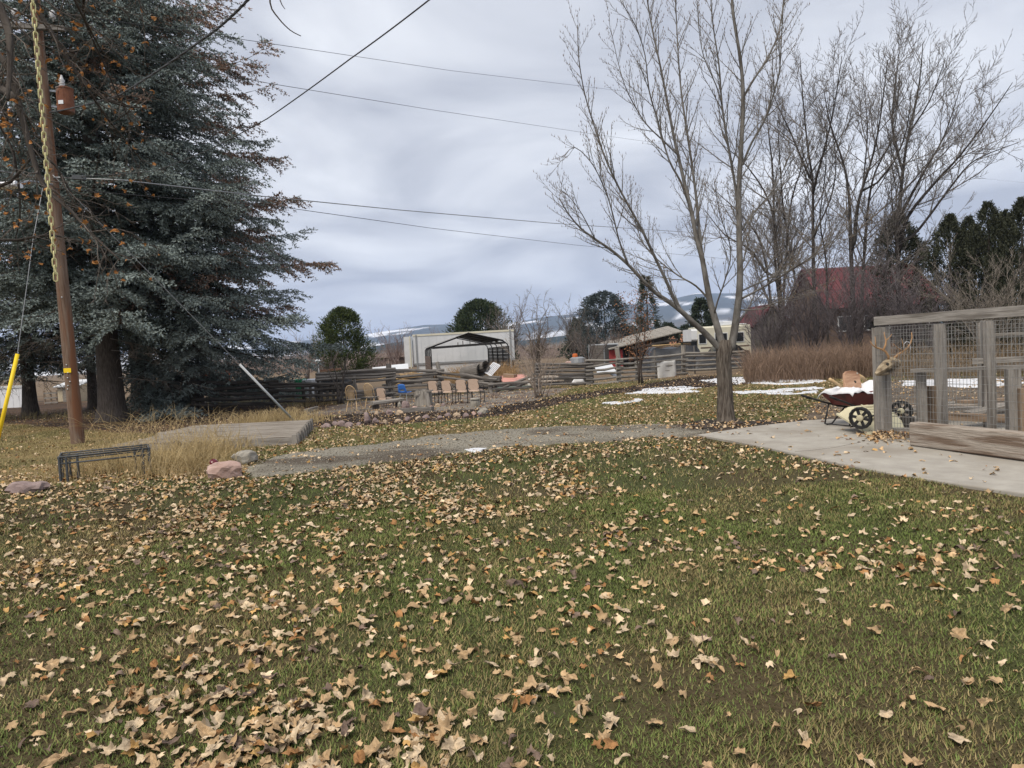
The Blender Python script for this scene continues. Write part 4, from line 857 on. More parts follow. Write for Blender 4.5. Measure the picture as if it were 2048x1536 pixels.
def log_part(name, p0, p1, r, m, parent, n=7, seg=4, sag=.0, wob=.16):
    p0, p1 = Vector(p0), Vector(p1); mb = MB(); P = []
    for i in range(seg + 1):
        f = i / seg; q = p0.lerp(p1, f); b = r * .5
        if 0 < i < seg: q = q + Vector((random.uniform(-b, b), random.uniform(-b, b), random.uniform(-b, b) - sag * math.sin(f * math.pi)))
        P.append(q)
    mb.tube(P, [r * random.uniform(.85, 1.12) for _ in P], n, wob=wob); return build(mb, name, m, parent, sm=False)
def post_part(u, v0, v1, d, r, m, parent, name='post'):
    """post from pixel row v1 (foot) to v0 (top), standing upright at depth d"""
    x = W(u, v1, d).x; zt = W(u, v0, d).z; g = float(hz(x, d)); return log_part(name, (x, d, g - .15), (x, d, zt), r, m, parent, sag=0, wob=.1)
def rail_part(a, b, d0, d1, r, m, parent, ext=.18):
    p, q = W(a[0], a[1], d0), W(b[0], b[1], d1); e_ = (q - p).normalized() * ext
    return log_part('rail', p - e_, q + e_, r, m, parent, sag=.015)
# ================================================================ LOG FENCES
def dfence(u):                                       # depth of the fence line along the picture
    return float(np.interp(u, [380, 545, 700, 781, 878, 985, 1078, 1178, 1237, 1370, 1500], [28.5, 29, 30, 31, 31, 29.5, 29, 30.2, 31, 34.5, 36]))
f = thing('log_fence', 'dark shaded log rail fence under the spruce bough with a thick square post', 'fence', gb(500, 29))
for u, v0, v1, r in ((388, 757, 815, .19), (405, 765, 812, .09), (545, 762, 828, .085), (608, 770, 812, .075)): post_part(u, v0, v1, dfence(u) + .12, r, 'wood_log_dark', f)
for a, b in (((394, 764), (548, 763)), ((394, 776), (548, 773)), ((394, 788), (548, 784)), ((394, 799), (548, 795)), ((394, 810), (548, 807))):
    rail_part(a, b, dfence(a[0]) - .05, dfence(b[0]) - .05, .075, 'wood_log' if random.random() < .35 else 'wood_log_dark', f)
for a, b in (((548, 768), (688, 768)), ((548, 780), (690, 777)), ((545, 793), (690, 790)), ((560, 803), (690, 799)), ((548, 774), (650, 771))): rail_part(a, b, dfence(a[0]) - .2, dfence(b[0]) - .2, .06, 'wood_log_dark', f)
for u in (621, 632, 643, 655, 667, 677): 
    d = dfence(u); mb = MB(); p = W(u, 802, d); q = W(u - .5, 768, d); mb.beam(p, q, .12, .03, up=(0, 1, 0)); build(mb, 'picket', 'wood_log', f)
f = thing('log_fence', 'weathered log rail fence with stacked upper poles behind the spindle-back chairs', 'fence', gb(760, 31))
for u, v0, v1, r in ((781, 727, 800, .10), (712, 750, 805, .08)): post_part(u, v0, v1, dfence(u) + .1, r, 'wood_log', f)
post_part(640, 745, 806, dfence(640) + .3, .07, 'wood_log_dark', f)
for a, b in (((640, 748), (783, 741)), ((640, 754), (783, 746)), ((640, 760), (783, 751)), ((645, 768), (783, 757)), ((690, 744), (783, 738)), ((700, 783), (783, 775)), ((715, 790), (783, 786)), ((700, 797), (783, 795))): rail_part(a, b, dfence(a[0]) - .05 + random.uniform(-.1, .1), dfence(b[0]), .06, 'wood_log', f)
f = thing('log_fence', 'log rail fence panel between the two tall leaning posts by the trailer', 'fence', gb(830, 31.3))
log_part('post', on(W(880, 780, 31.4).x + .05, 31.4, -.1), W(874, 724, 31.4), .10, 'wood_log_pale', f)
for a, b in (((783, 741), (877, 740)), ((783, 753), (877, 747)), ((783, 763), (877, 760)), ((783, 773), (877, 768)), ((783, 782), (877, 778)), ((783, 790), (877, 786))): rail_part(a, b, 31.1, 31.2, .065, 'wood_log', f, ext=.25)
for i in range(9):                                   # short wire pickets below
    u = 722 + i * 16; mb = MB(); p = W(u, 806, 30.6); q = W(u, 784, 30.6); p.z = float(hz(p.x, p.y)) - .05; mb.tube([p, q], .014, 5); build(mb, 'stake', 'wood_log', f)
f = thing('log_fence', 'collapsed log fence with crossing fallen rails in front of the junk pile', 'fence', gb(985, 29.5))
post_part(984, 764, 790, 29.5, .11, 'wood_log', f)
for a, b, d0, d1 in (((880, 744), (987, 758), 31, 29.6), ((882, 754), (985, 768), 31, 29.5), ((884, 765), (985, 785), 31.1, 29.6), ((985, 769), (1074, 764), 29.4, 29), ((985, 787), (1074, 745), 29.8, 29.6), ((988, 794), (1072, 756), 30.1, 29.7), ((985, 778), (1074, 772), 29.5, 29.1), ((882, 773), (960, 788), 31.2, 30)): rail_part(a, b, d0, d1, .06, 'wood_log', f)
f = thing('log_fence', 'silvery log rail fence running behind the bare shrub to the tall weathered post', 'fence', gb(1160, 30))
for u, v0, v1, r in ((1078, 726, 782, .09), (1172, 716, 772, .055), (1178, 722, 772, .10), (1186, 716, 771, .05), (1237, 696, 766, .10), (1275, 722, 766, .10), (1312, 700, 764, .045), (1369, 690, 750, .11), (1390, 692, 745, .03)): post_part(u, v0, v1, dfence(u) + .1, r, 'wood_log_pale' if u in (1237, 1369, 1275) else 'wood_log', f)
for a, b in (((1078, 729), (1178, 728)), ((1078, 735), (1178, 733)), ((1078, 742), (1178, 741)), ((1078, 748), (1178, 747)), ((1078, 758), (1178, 756)), ((1078, 770), (1178, 765)),
 ((1178, 721), (1239, 719)), ((1178, 733), (1239, 724)), ((1178, 741), (1239, 735)), ((1178, 749), (1239, 744)), ((1178, 758), (1239, 754)), ((1178, 768), (1239, 763)),
 ((1237, 719), (1371, 708)), ((1237, 728), (1371, 719)), ((1237, 738), (1371, 729)), ((1237, 746), (1371, 738)), ((1237, 755), (1371, 746)), ((1237, 765), (1320, 755)),
 ((1371, 706), (1482, 703)), ((1371, 712), (1482, 709)), ((1371, 721), (1482, 717)), ((1371, 731), (1482, 726)), ((1371, 740), (1482, 735)), ((1380, 750), (1482, 744)), ((1467, 703), (1490, 714))): rail_part(a, b, dfence(a[0]) - .02, dfence(b[0]) - .02, .055, 'wood_log_pale' if a[0] > 1170 else 'wood_log', f)
# white sheet hung on the fence
def cloth(name, c4, nx, ny, m, label, cat, amp=.03, seed=1, hang=0.0, parent=None, part=False):
    a, b, c, d = map(Vector, c4); nr = (b - a).cross(d - a).normalized(); mb = MB(); vs = []
    for j in range(ny + 1):
        for i in range(nx + 1):
            s, t_ = i / nx, j / ny; p = a.lerp(b, s).lerp(d.lerp(c, s), t_)
            w = float(fbm(np.array([s * 3.1]), np.array([t_ * 2.3]), .6, seed, 4)[0] - .5) * 2 * amp + amp * .6 * math.sin(s * 9 + t_ * 3 + seed)
            vs.append(p + nr * w + Vector((0, 0, -hang * math.sin(s * math.pi) * (1 - t_))))
    fs = [(j*(nx+1)+i, j*(nx+1)+i+1, (j+1)*(nx+1)+i+1, (j+1)*(nx+1)+i) for j in range(ny) for i in range(nx)]
    mb.add(vs, fs); o = build(mb, name, m, parent, label=label, cat=cat, sm=True)
    md = o.modifiers.new('th', 'SOLIDIFY'); md.thickness = .006; return o
cloth('hanging_sheet', [W(1314, 722, dfence(1314) - .16), W(1350, 720, dfence(1350) - .16), W(1353, 760, dfence(1353) - .24), W(1316, 763, dfence(1316) - .28)], 10, 10, 'sheet_canvas', 'dirty white sheet draped over the rail fence', 'sheet', amp=.03, hang=.03)
# ================================================================ CHAIRS
def ringpts(n, f): return [f(i / (n - 1)) for i in range(n)]
def place(t, loc, rz):
    t.location = Vector(loc); t.rotation_euler = (0, 0, rz)
def face(u, v): p = G(u, v); return p
def windsor(label, loc, rz, sc=1.0):
    t = thing('spindle_chair', label, 'chair', (0, 0, 0), 'spindle-back wooden chairs')
    mb = MB(); prof = [(-.20, -.19), (-.13, -.215), (.13, -.215), (.20, -.19), (.225, .02), (.19, .19), (.10, .22), (-.10, .22), (-.19, .19), (-.225, .02)]
    n = len(prof); vs = [(x, y, .425) for x, y in prof] + [(x * 1.03, y * 1.03, .45) for x, y in prof]; mb.add(vs, [tuple(range(n-1, -1, -1)), tuple(range(n, 2*n))] + [(i, (i+1) % n, n+(i+1) % n, n+i) for i in range(n)]); build(mb, 'seat', 'wood_grey', t)
    mb = MB(); mb.tube(ringpts(17, lambda s: (-.19 * math.cos(s * math.pi) * (1.18 if .12 < s < .88 else 1.06), .17 + .16 * math.sin(s * math.pi), .45 + .52 * math.sin(s * math.pi) ** .62)), .014, 7); build(mb, 'bow', 'wood_spindle', t, sm=True)
    for i in range(7):
        x = -.135 + .045 * i; top = .45 + .52 * max(.05, 1 - (x * 1.1 / .205) ** 2) ** .31; mb = MB(); mb.tube([(x * .85, .175, .44), (x, .245, .66), (x * 1.18, .325, top)], [.008, .012, .007], 6); build(mb, 'spindle', 'wood_spindle', t)
    for sx in (-1, 1):
        for y0, y1 in ((-.15, -.21), (.14, .24)): mb = MB(); mb.tube([(sx * .15, y0, .43), (sx * .185, (y0 + y1) / 2, .22), (sx * .215, y1, 0)], [.014, .020, .012], 7); build(mb, 'leg', 'wood_spindle', t)
        mb = MB(); mb.tube([(sx * .19, -.18, .19), (sx * .19, .19, .19)], .011, 6); build(mb, 'stretcher', 'wood_spindle', t)
    mb = MB(); mb.tube([(-.19, 0, .19), (.19, 0, .19)], .011, 6); build(mb, 'stretcher', 'wood_spindle', t)
    t.scale = (sc,) * 3; place(t, loc, rz); return t
def stack_chair(label, loc, rz, sc=1.0, group='beige padded armchairs'):
    t = thing('padded_chair', label, 'chair', (0, 0, 0), group)
    def pad(w, h, th, tf):
        mb = MB(); pr = [(math.copysign(abs(math.cos(a)) ** .55, math.cos(a)) * w, math.copysign(abs(math.sin(a)) ** .55, math.sin(a)) * h) for a in [2*math.pi*i/16 for i in range(16)]]
        vs = [tf(x, y, 0) for x, y in pr] + [tf(x * .97, y * .97, th) for x, y in pr] + [tf(x * .85, y * .85, th * 1.25) for x, y in pr]
        mb.add(vs, [tuple(range(15, -1, -1))] + [(k*16+i, k*16+(i+1) % 16, (k+1)*16+(i+1) % 16, (k+1)*16+i) for k in (0, 1) for i in range(16)] + [tuple(range(32, 48))]); return mb
    build(pad(.235, .225, .05, lambda x, y, z: (x, y, .43 + z)), 'seat', 'pad_beige', t, sm=False)
    build(pad(.215, .20, .05, lambda x, y, z: (x, .22 - z + (y + .1) * .18, .70 + y)), 'backrest', 'pad_beige', t)
    for sx in (-1, 1):
        mb = MB(); mb.tube([(sx*.25, -.21, 0), (sx*.25, -.20, .45), (sx*.26, -.17, .60), (sx*.26, -.08, .65), (sx*.26, .10, .64), (sx*.25, .22, .58)], .013, 7); build(mb, 'arm', 'steel_black', t, sm=True)
        mb = MB(); mb.tube([(sx*.25, .24, 0), (sx*.245, .20, .42), (sx*.235, .23, .62), (sx*.20, .28, .80)], .013, 7); build(mb, 'leg', 'steel_black', t, sm=True)
        mb = MB(); mb.tube([(sx*.25, -.20, .41), (sx*.245, .20, .41)], .012, 6); build(mb, 'seat_rail', 'steel_black', t)
    t.scale = (sc,) * 3; place(t, loc, rz); return t
windsor('wooden spindle-back chair standing apart nearest the fruit tree', G(709, 822), R_(168), .95)
windsor('wooden spindle-back chair between its twin and the low padded chair', G(746, 816), R_(160), .95)
p = G(771, 812); p.z -= .16; stack_chair('beige padded armchair sunk low behind the bench plank', p, R_(150), .95)
for u, v, rz, lab in ((874, 806, 150, 'beige padded armchair at the stump end of the row of four'), (901, 807, 152, 'second beige padded armchair from the stump, arms touching its neighbour'), (929, 806, 158, 'third beige padded armchair from the stump in the row of four'), (953, 805, 162, 'beige padded armchair at the junk pile end of the row of four')): stack_chair(lab, G(u, v), R_(rz), .93)
t = thing('plastic_chair', 'blue plastic school chair with chrome legs beside the stump', 'chair', (0, 0, 0))
mb = MB(); nx, ny = 8, 12; vs = []
for j in range(ny + 1):
    s = j / ny
    for i in range(nx + 1):
        x = (i / nx - .5) * 2
        if s < .5: q = s / .5; vs.append((x * .21, -.20 + .38 * q, .43 + .02 * x * x + (.02 if q < .1 else 0)))
        else: q = (s - .5) / .5; vs.append((x * (.20 - .05 * q), .18 + .10 * q, .44 + .36 * q + .0 * x - .03 * x * x * q))
fs = [(j*(nx+1)+i, j*(nx+1)+i+1, (j+1)*(nx+1)+i+1, (j+1)*(nx+1)+i) for j in range(ny) for i in range(nx) if not (j == 7 and 2 <= i <= 5)]
mb.add(vs, fs); o = build(mb, 'shell', 'plastic_blue', t, sm=True); o.modifiers.new('th', 'SOLIDIFY').thickness = .012
for sx in (-1, 1):
    for y0, y1 in ((-.12, -.22), (.12, .24)): mb = MB(); mb.tube([(sx*.13, y0, .425), (sx*.20, y1, 0)], .011, 7); build(mb, 'leg', 'steel_galv', t)
t.scale = (.95,) * 3; place(t, G(811, 806), R_(160))
# ================================================================ STUMP, PLANKS, ROCKS
def rock(loc, sx, sy, sz, m, label, seed, name='rock', rz=0, group=None, n=2):
    bm = __import__('bmesh').new(); __import__('bmesh').ops.create_icosphere(bm, subdivisions=n, radius=1); rn = random.Random(seed); planes = [Vector((rn.gauss(0, 1), rn.gauss(0, 1), rn.gauss(0, .8))).normalized() for _ in range(9)]; lim = [rn.uniform(.55, .85) for _ in planes]
    mb = MB(); vs = []
    for v in bm.verts:
        q = v.co.copy()
        for p_, l_ in zip(planes, lim):
            dd = q.dot(p_)
            if dd > l_: q -= p_ * (dd - l_) * .9
        q += Vector((noise.noise(q * 2.2 + Vector((seed, 0, 0))), noise.noise(q * 2.2 + Vector((0, seed, 0))), noise.noise(q * 2.2 + Vector((0, 0, seed))))) * .17 + q * noise.noise(q * 6 + Vector((seed, 3, 1))) * .10
        x, y = q.x * sx, q.y * sy; vs.append((x * math.cos(rz) - y * math.sin(rz) + loc[0], x * math.sin(rz) + y * math.cos(rz) + loc[1], q.z * sz + loc[2] + sz * .45))
    mb.add(vs, [tuple(v.index for v in f_.verts) for f_ in bm.faces]); bm.free()
    return build(mb, name, m, label=label, cat='rock', group=group)
p = G(450, 955); s = p.y / F
rock(p, 42*s, 20*s, 24*s, 'rock_pink', 'pink-grey boulder with a red glass ornament on it at the end of the gravel path', 3, 'boulder', rz=.1, n=3)
q = G(490, 925); s = q.y / F; rock(q, 27*s, 17*s, 20*s, 'rock_grey', 'pitted grey stone leaning behind the pink-grey boulder', 5, 'boulder', rz=.9, n=3)
q = G(58, 984); s = q.y / F; rock(q, 40*s, 22*s, 19*s, 'rock_purple', 'purple-grey boulder half buried in leaves near the metal rack', 8, 'boulder', rz=.25, n=3)
mb = MB(); p = W(427, 923, G(450, 955).y + .02); mb.lathe(p - Vector((0, 0, .035)), [(.02, 0), (.05, .008), (.062, .03), (.05, .055), (.02, .066)], 14, axis=(.3, -.5, .8)); build(mb, 'glass_ornament', 'glass_red', label='dark red glass ornament sitting on the pink-grey boulder', cat='ornament', sm=True)
RK = [(652, 857, 13, 8, 'rock_purple'), (670, 852, 9, 7, 'rock_purple'), (682, 853, 13, 9, 'rock_purple'), (698, 855, 12, 8, 'rock_purple'), (718, 851, 8, 5, 'rock_purple'), (735, 848, 12, 16, 'rock_purple'), (752, 847, 9, 8, 'rock_purple'), (770, 848, 8, 6, 'rock_tan'), (797, 846, 12, 6, 'rock_tan'), (815, 842, 9, 6, 'rock_purple'), (836, 840, 9, 6, 'rock_tan'), (853, 838, 11, 6, 'rock_purple'), (880, 837, 11, 4, 'rock_purple'), (897, 834, 10, 6, 'rock_purple'), (914, 834, 11, 6, 'rock_tan'), (933, 834, 9, 6, 'rock_purple'), (948, 831, 6, 6, 'rock_pink'), (960, 831, 7, 5, 'rock_purple'), (966, 827, 13, 8, 'rock_grey'), (753, 830, 7, 6, 'rock_tan'), (778, 830, 9, 8, 'rock_purple'), (801, 829, 11, 7, 'rock_tan'), (812, 818, 11, 13, 'rock_purple'), (800, 816, 6, 9, 'rock_grey'), (862, 818, 6, 6, 'rock_pink'), (875, 814, 6, 5, 'rock_tan'), (886, 812, 5, 4, 'rock_purple'), (830, 817, 7, 4, 'rock_pink')]
ADJ = {'rock_purple': 'purple-grey', 'rock_tan': 'tan', 'rock_pink': 'pinkish', 'rock_grey': 'pale grey'}
for i, (u, v, w, h, m) in enumerate(RK):
    p = G(u, v); s = p.y / F; row = i < 19; sz = 'tall' if h > 12 else ('flat' if h < 5.5 else 'small' if w < 9 else 'broad')
    rock(p, w*s, w*s*.7, h*s*1.05, m, '%s %s stone %s' % (sz, ADJ[m], 'in the rock edging of the dark planting bed' if row else 'lying between the bench planks and the planting bed'), 20 + i, rz=random.random() * 3, group='%s %s stones %s' % (sz, ADJ[m], 'edging the bed' if row else 'by the planks'), n=2)
t = thing('hollow_stump', 'hollow weathered tree stump with a broken slab across its rim beside the armchairs', 'stump', G(847, 811)); b = G(847, 811); s = b.y / F
mb = MB(); n = 18; vs = []; ro = 17 * s
for k, (rr, z) in enumerate(((1.08, -.05), (1.0, .25), (.97, .55), (.86, .55), (.82, .1))):
    for i in range(n):
        a = 6.283 * i / n; jz = (random.uniform(-.05, .06) if .5 < z < .6 else 0); w = 1 + .09 * math.sin(a * 5) + random.uniform(-.03, .03)
        vs.append((b.x + ro * rr * w * math.cos(a), b.y + ro * rr * w * math.sin(a), b.z + z * .93 + jz))
mb.add(vs, [(k*n+i, k*n+(i+1) % n, (k+1)*n+(i+1) % n, (k+1)*n+i) for k in range(4) for i in range(n)] + [tuple(range(4*n, 5*n))], [(v_[0]*2, v_[1]*2, v_[2]) for v_ in vs]); build(mb, 'shell', 'wood_log_pale', t)
mb = MB(); mb.beam(W(828, 793, b.y - .3), W(866, 780, b.y - .1), .10, .05); build(mb, 'slab', 'wood_grey', t)
mb = MB(); mb.beam(W(858, 812, b.y - .35), W(853, 787, b.y - .32), .16, .05, up=(0, 1, 0)); build(mb, 'splinter', 'wood_grey', t)
t = thing('bench_plank', 'weathered half-log bench plank on short blocks before the low padded chair', 'bench', G(775, 818))
p, q = G(744, 819), G(806, 812); p.z += .22; q.z += .24; mb = MB(); mb.beam(p, q, .34, .13, ch=.03); build(mb, 'seat', 'wood_grey', t)
for f_ in (.12, .86): r = p.lerp(q, f_); mb = MB(); mb.beam((r.x, r.y, float(hz(r.x, r.y)) - .04), (r.x, r.y, r.z - .06), .22, .16); build(mb, 'leg', 'wood_log_dark', t)
for a, b_, w, lab in (((799, 826), (866, 822), .22, 'flat weathered timber lying on the ground before the stump'), ((612, 826), (634, 820), .14, 'split grey firewood stick lying near the log fence')):
    p, q = G(*a), G(*b_); p.z += .07; q.z += .07; mb = MB(); mb.beam(p, q, w, .14); build(mb, 'timber', 'wood_log' if w > .2 else 'wood_grey', label=lab, cat='timber')
t = thing('birdbath_base', 'mossy round stone pedestal in front of the armchairs', 'pedestal', G(951, 813)); b = G(951, 813); mb = MB(); mb.lathe(b - Vector((0, 0, .03)), [(.17, 0), (.16, .2), (.13, .24)], 14); build(mb, 'drum', 'rock_grey', t); mb = MB(); mb.lathe(b + Vector((0, 0, .21)), [(.13, 0), (.18, .015), (.18, .05), (.10, .07)], 14); build(mb, 'cap', 'rock_grey', t)
# ================================================================ DECK AND METAL RACK
FR = G(591, 890); BR = G(622, 860); t = thing('low_deck', 'low weathered plank deck in front of the dry grass tufts', 'deck', FR)
lft = Vector((-1, .05, 0)).normalized(); L = 3.75; up = Vector((0, 0, .17)); bk = (BR - FR); nb = 13
for i in range(nb):
    f_ = (i + .5) / nb; a = FR + bk * f_ + up; a.z = .14 + random.uniform(-.006, .006); cut = L - .12 * abs(math.sin(i * 2.7)) * 2 - .5 * f_
    k = random.uniform(1.2, 2.2); w = bk.length / nb * .90
    for s0, s1 in ((0, k - .006), (k + .006, cut)):
        p, q = a + lft * s0, a + lft * s1; mb = MB(); mb.beam(p, q, w, .04); build(mb, 'plank', 'wood_deck', t)
for s0, s1 in ((.0, 1.02), (1.05, 2.4), (2.43, 3.7)):
    p, q = FR + lft * s0, FR + lft * s1; o_ = -bk.normalized() * .03; p += o_; q += o_; p.z = q.z = .045; mb = MB(); mb.beam(p, q, .04, .19); build(mb, 'fascia', 'wood_grey', t)
for s0 in (.0, 1.03, 2.41): p = FR + lft * s0 - bk.normalized() * .075; mb = MB(); mb.beam((p.x, p.y, -.06), (p.x, p.y, .20), .10, .045); build(mb, 'stake', 'wood_grey', t)
for i in range(7):
    p = FR + bk * ((i + .3) / 6.7) + Vector((.045, 0, 0)); mb = MB(); mb.beam((p.x, p.y, float(hz(p.x, p.y)) - .06), (p.x, p.y, .20), .05, .09); build(mb, 'stake', 'wood_grey', t)
for i in range(6):
    p = FR + bk * ((i + .36) / 6.7) + Vector((.02, 0, 0)); q = FR + bk * ((i + 1.24) / 6.7) + Vector((.02, 0, 0)); p.z = q.z = .035; mb = MB(); mb.beam(p, q, .03, .19); build(mb, 'side_board', 'wood_deck', t)
A0, A1 = G(122, 968), G(302, 947); t = thing('metal_rack', 'low slate-grey steel rack with paired legs standing in the dry grass', 'rack', A0)
ax = (A1 - A0); Lr = ax.length; ax.normalize(); nx_ = Vector((-ax.y, ax.x, 0)); hgt = 54 * A0.y / F
wd_ = .62
for k, (o_, z) in enumerate(((0, hgt), (0, hgt - .10), (.12, hgt - .02), (wd_ - .12, hgt - .02), (wd_, hgt), (wd_, hgt - .10))):
    p = A0 + nx_ * o_ + Vector((0, 0, z)); mb = MB(); mb.tube([p - ax * .02, p + ax * (Lr + .02)], .013, 7); build(mb, 'rail', 'steel_slate', t, sm=True)
for s_ in (0, Lr):
    for z in (hgt, hgt - .10): p = A0 + ax * s_ + Vector((0, 0, z + .002)); mb = MB(); mb.tube([p, p + nx_ * wd_], .012, 7); build(mb, 'end_bar', 'steel_slate', t, sm=True)
for s_, o_ in ((0, 0), (.09, 0), (0, .13), (0, wd_), (.1, wd_), (.22, .3), (Lr, 0), (Lr - .09, 0), (Lr, .13), (Lr, wd_), (Lr - .1, wd_), (Lr - .2, .32)):
    p = A0 + ax * s_ + nx_ * o_; mb = MB(); mb.beam((p.x, p.y, -.05), (p.x, p.y, hgt), .028, .028); build(mb, 'leg', 'steel_slate', t)
# ================================================================ UTILITY POLE, WIRES, CHAIN
pb = G(156, 886); dP = pb.y; t = thing('utility_pole', 'brown weathered utility pole with a small yellow tag and rusty transformer', 'utility pole', pb)
ptop = W(58, -120, dP + .1); mb = MB(); N_ = 12
mb.tube([pb + Vector((0, 0, -.2)) + (ptop - pb) * 0] + [pb.lerp(ptop, i / N_) for i in range(N_ + 1)], [.165] + [.160 - .055 * i / N_ for i in range(N_ + 1)], 18, wob=.05); build(mb, 'shaft', 'wood_pole', t, sm=True)
def onpole(v):
    f_ = (886 - v) / (886 + 120); return pb.lerp(ptop, f_)
q = onpole(733); mb = MB(); mb.beam(q + Vector((-.08, -.158, -.05)), q + Vector((.10, -.158, -.05)), .012, .11, up=(0, 0, 1)); build(mb, 'tag', 'paint_yellow', t)
for v, o_ in ((726, .0), (742, .02), (752, .0), (760, .05), (768, -.01), (775, -.03), (590, .05)): q = onpole(v) + Vector((o_, -.155, 0)); mb = MB(); mb.lathe(q, [(.018, 0), (.018, .012), (.006, .02)], 8, axis=(0, -1, 0)); build(mb, 'bolt', 'steel_galv', t)
q = onpole(190) + Vector((.40, .18, 0)); mb = MB(); mb.lathe(q - Vector((0, 0, .33)), [(.17, 0), (.19, .02), (.19, .56), (.20, .57), (.20, .60), (.13, .63)], 20); tk = build(mb, 'transformer', 'rust_tank', t, sm=False)
mb = MB(); z = q.z + .29; mb.lathe((q.x - .04, q.y - .02, z), [(.05, 0), (.08, .03), (.05, .06), (.08, .10), (.05, .13), (.075, .17), (.04, .22), (.02, .30)], 12); build(mb, 'bushing', 'porcelain', tk, sm=True)
mb = MB(); mb.beam(q + Vector((-.06, -.193, -.12)), q + Vector((.06, -.193, -.12)), .006, .09); build(mb, 'number_plate', 'vinyl_white', tk)
for o_ in (.2, -.18): mb = MB(); mb.beam(onpole(190) + Vector((0, .05, o_)), q + Vector((-.15, 0, o_)), .06, .05); build(mb, 'bracket', 'steel_galv', t)
ca = onpole(52); mb = MB(); mb.beam(ca + Vector((-.95, -.2, .05)), ca + Vector((.75, -.14, -.12)), .10, .12); xa = build(mb, 'crossarm', 'wood_log', t)
for o_ in (-.8, -.4, .5):
    r = ca + Vector((o_, -.18, .10 - .1 * o_)); mb = MB(); mb.lathe(r, [(.02, 0), (.02, .06), (.075, .08), (.05, .11), (.085, .14), (.055, .17), (.08, .20), (.05, .24), (.02, .26)], 12); build(mb, 'insulator', 'porcelain', xa, sm=True)
def wire(name, pts, r, m, label, cat='cable', sag=0.0, n=14, twist=0, group=None, parent=None):
    P = []
    for i in range(len(pts) - 1):
        for k in range(n):
            f_ = k / n; q = Vector(pts[i]).lerp(Vector(pts[i+1]), f_); q.z -= sag * 4 * f_ * (1 - f_); P.append(q)
    P.append(Vector(pts[-1])); mb = MB(); mb.tube(P, r, 6)
    if twist:
        for ph in (0, 2.1, 4.2): mb.tube([p + Vector((math.cos(i * .9 + ph), 0, math.sin(i * .9 + ph))) * r * .9 for i, p in enumerate(P)], r * .8, 5)
    return build(mb, name, m, parent, label=label, cat=cat, sm=True, group=group)
wire('service_cable', [onpole(222) + Vector((.15, -.1, 0)), W(236, 191, 15.2), W(410, 75, 11), W(500, -5, 9.2), W(600, -100, 7.6)], .013, 'cable', 'thick twisted black service cable rising from the transformer across the spruce', n=24, twist=1, sag=.03)
wire('service_cable', [onpole(352) + Vector((.1, -.1, 0)), W(310, 342, 15.5), W(417, 300, 14), W(535, 237, 12.2), W(700, 118, 10), W(858, 0, 8.4), W(960, -80, 7.4)], .009, 'cable', 'black cable rising from the spruce across the open sky', sag=.01)
wire('power_line', [W(62, 18, dP), W(520, 84, 26), W(900, 141, 40), W(1280, 186, 60), W(1700, 232, 95), W(2120, 262, 150)], .009, 'cable', 'thin power line, upper of the two crossing the sky highest')
wire('power_line', [W(70, 75, dP), W(540, 167, 24), W(860, 219, 36), W(1200, 270, 56), W(1500, 312, 84), W(2120, 372, 160)], .009, 'cable', 'thin power line just below the highest one in the sky')
wire('telephone_cable', [onpole(350) + Vector((.1, -.1, 0)), W(240, 360, 17.6), W(530, 393, 24), W(800, 420, 32), W(1100, 446, 42), W(1400, 466, 54), W(1740, 480, 70), W(2120, 489, 95)], .017, 'cable_pale', 'pale telephone cable running from the pole across the forked tree')
wire('telephone_cable', [onpole(372) + Vector((.1, -.1, 0)), W(570, 415, 25), W(860, 456, 36), W(1150, 490, 50), W(1480, 520, 70), W(2120, 560, 130)], .011, 'cable', 'thin lower telephone wire sagging beneath the pale cable')
wire('cross_cable', [onpole(352) + Vector((-.1, -.05, 0)), W(0, 342, dP - 1), W(-200, 335, dP - 3)], .016, 'cable_pale', 'pale cable leaving the pole toward the leafy branches')
q = W(157, 354, 17.0); mb = MB(); mb.beam(q + Vector((-.14, 0, 0)), q + Vector((.14, .04, -.02)), .09, .10); build(mb, 'splice_box', 'steel_slate', label='small dark splice box hanging on the pale telephone cable', cat='box')
g1 = G(592, 843); t = thing('guy_wire', 'steel guy wire with a pale grey guard tube anchored behind the deck', 'guy wire', g1)
ga = onpole(345) + Vector((.08, -.1, 0)); dr = (ga - g1); wire('strand', [g1 + dr * .12, ga], .010, 'cable_pale', None, cat=None, parent=t)
gk = W(479, 735, g1.y + (ga.y - g1.y) * .27); mb = MB(); mb.tube([g1 - Vector((0, 0, .05)), g1 + dr * .275], .034, 10); build(mb, 'guard', 'plastic_grey', t, sm=True)
g2 = W(-12, 905, dP - 2.2); g2.z = float(hz(g2.x, g2.y)); g2b = g2; ga2 = onpole(330) + Vector((-.05, -.1, 0))
t = thing('guy_wire', 'steel guy wire with a bright yellow guard tube left of the pole', 'guy wire', g2)
dr = W(35, 708, dP - 1.75) - g2; wire('strand', [g2 + dr * .3, g2 + dr, W(66, 480, dP - 1.0), ga2], .008, 'cable_pale', None, cat=None, parent=t, n=4)
mb = MB(); mb.tube([g2 - dr * .02, g2 + dr], .042, 10); build(mb, 'guard', 'paint_yellow', t, sm=True)
t = thing('street_lamp', 'pale street lamp head on an arm behind the leafy branches', 'lamp', W(20, 372, 13)); mb = MB(); mb.beam(W(-10, 373, 13), W(38, 369, 13), .22, .10, ch=.03); build(mb, 'head', 'vinyl_white', t); mb = MB(); mb.tube([W(36, 367, 13), W(60, 362, 14.5), onpole(362)], .025, 7); build(mb, 'arm', 'steel_galv', t)
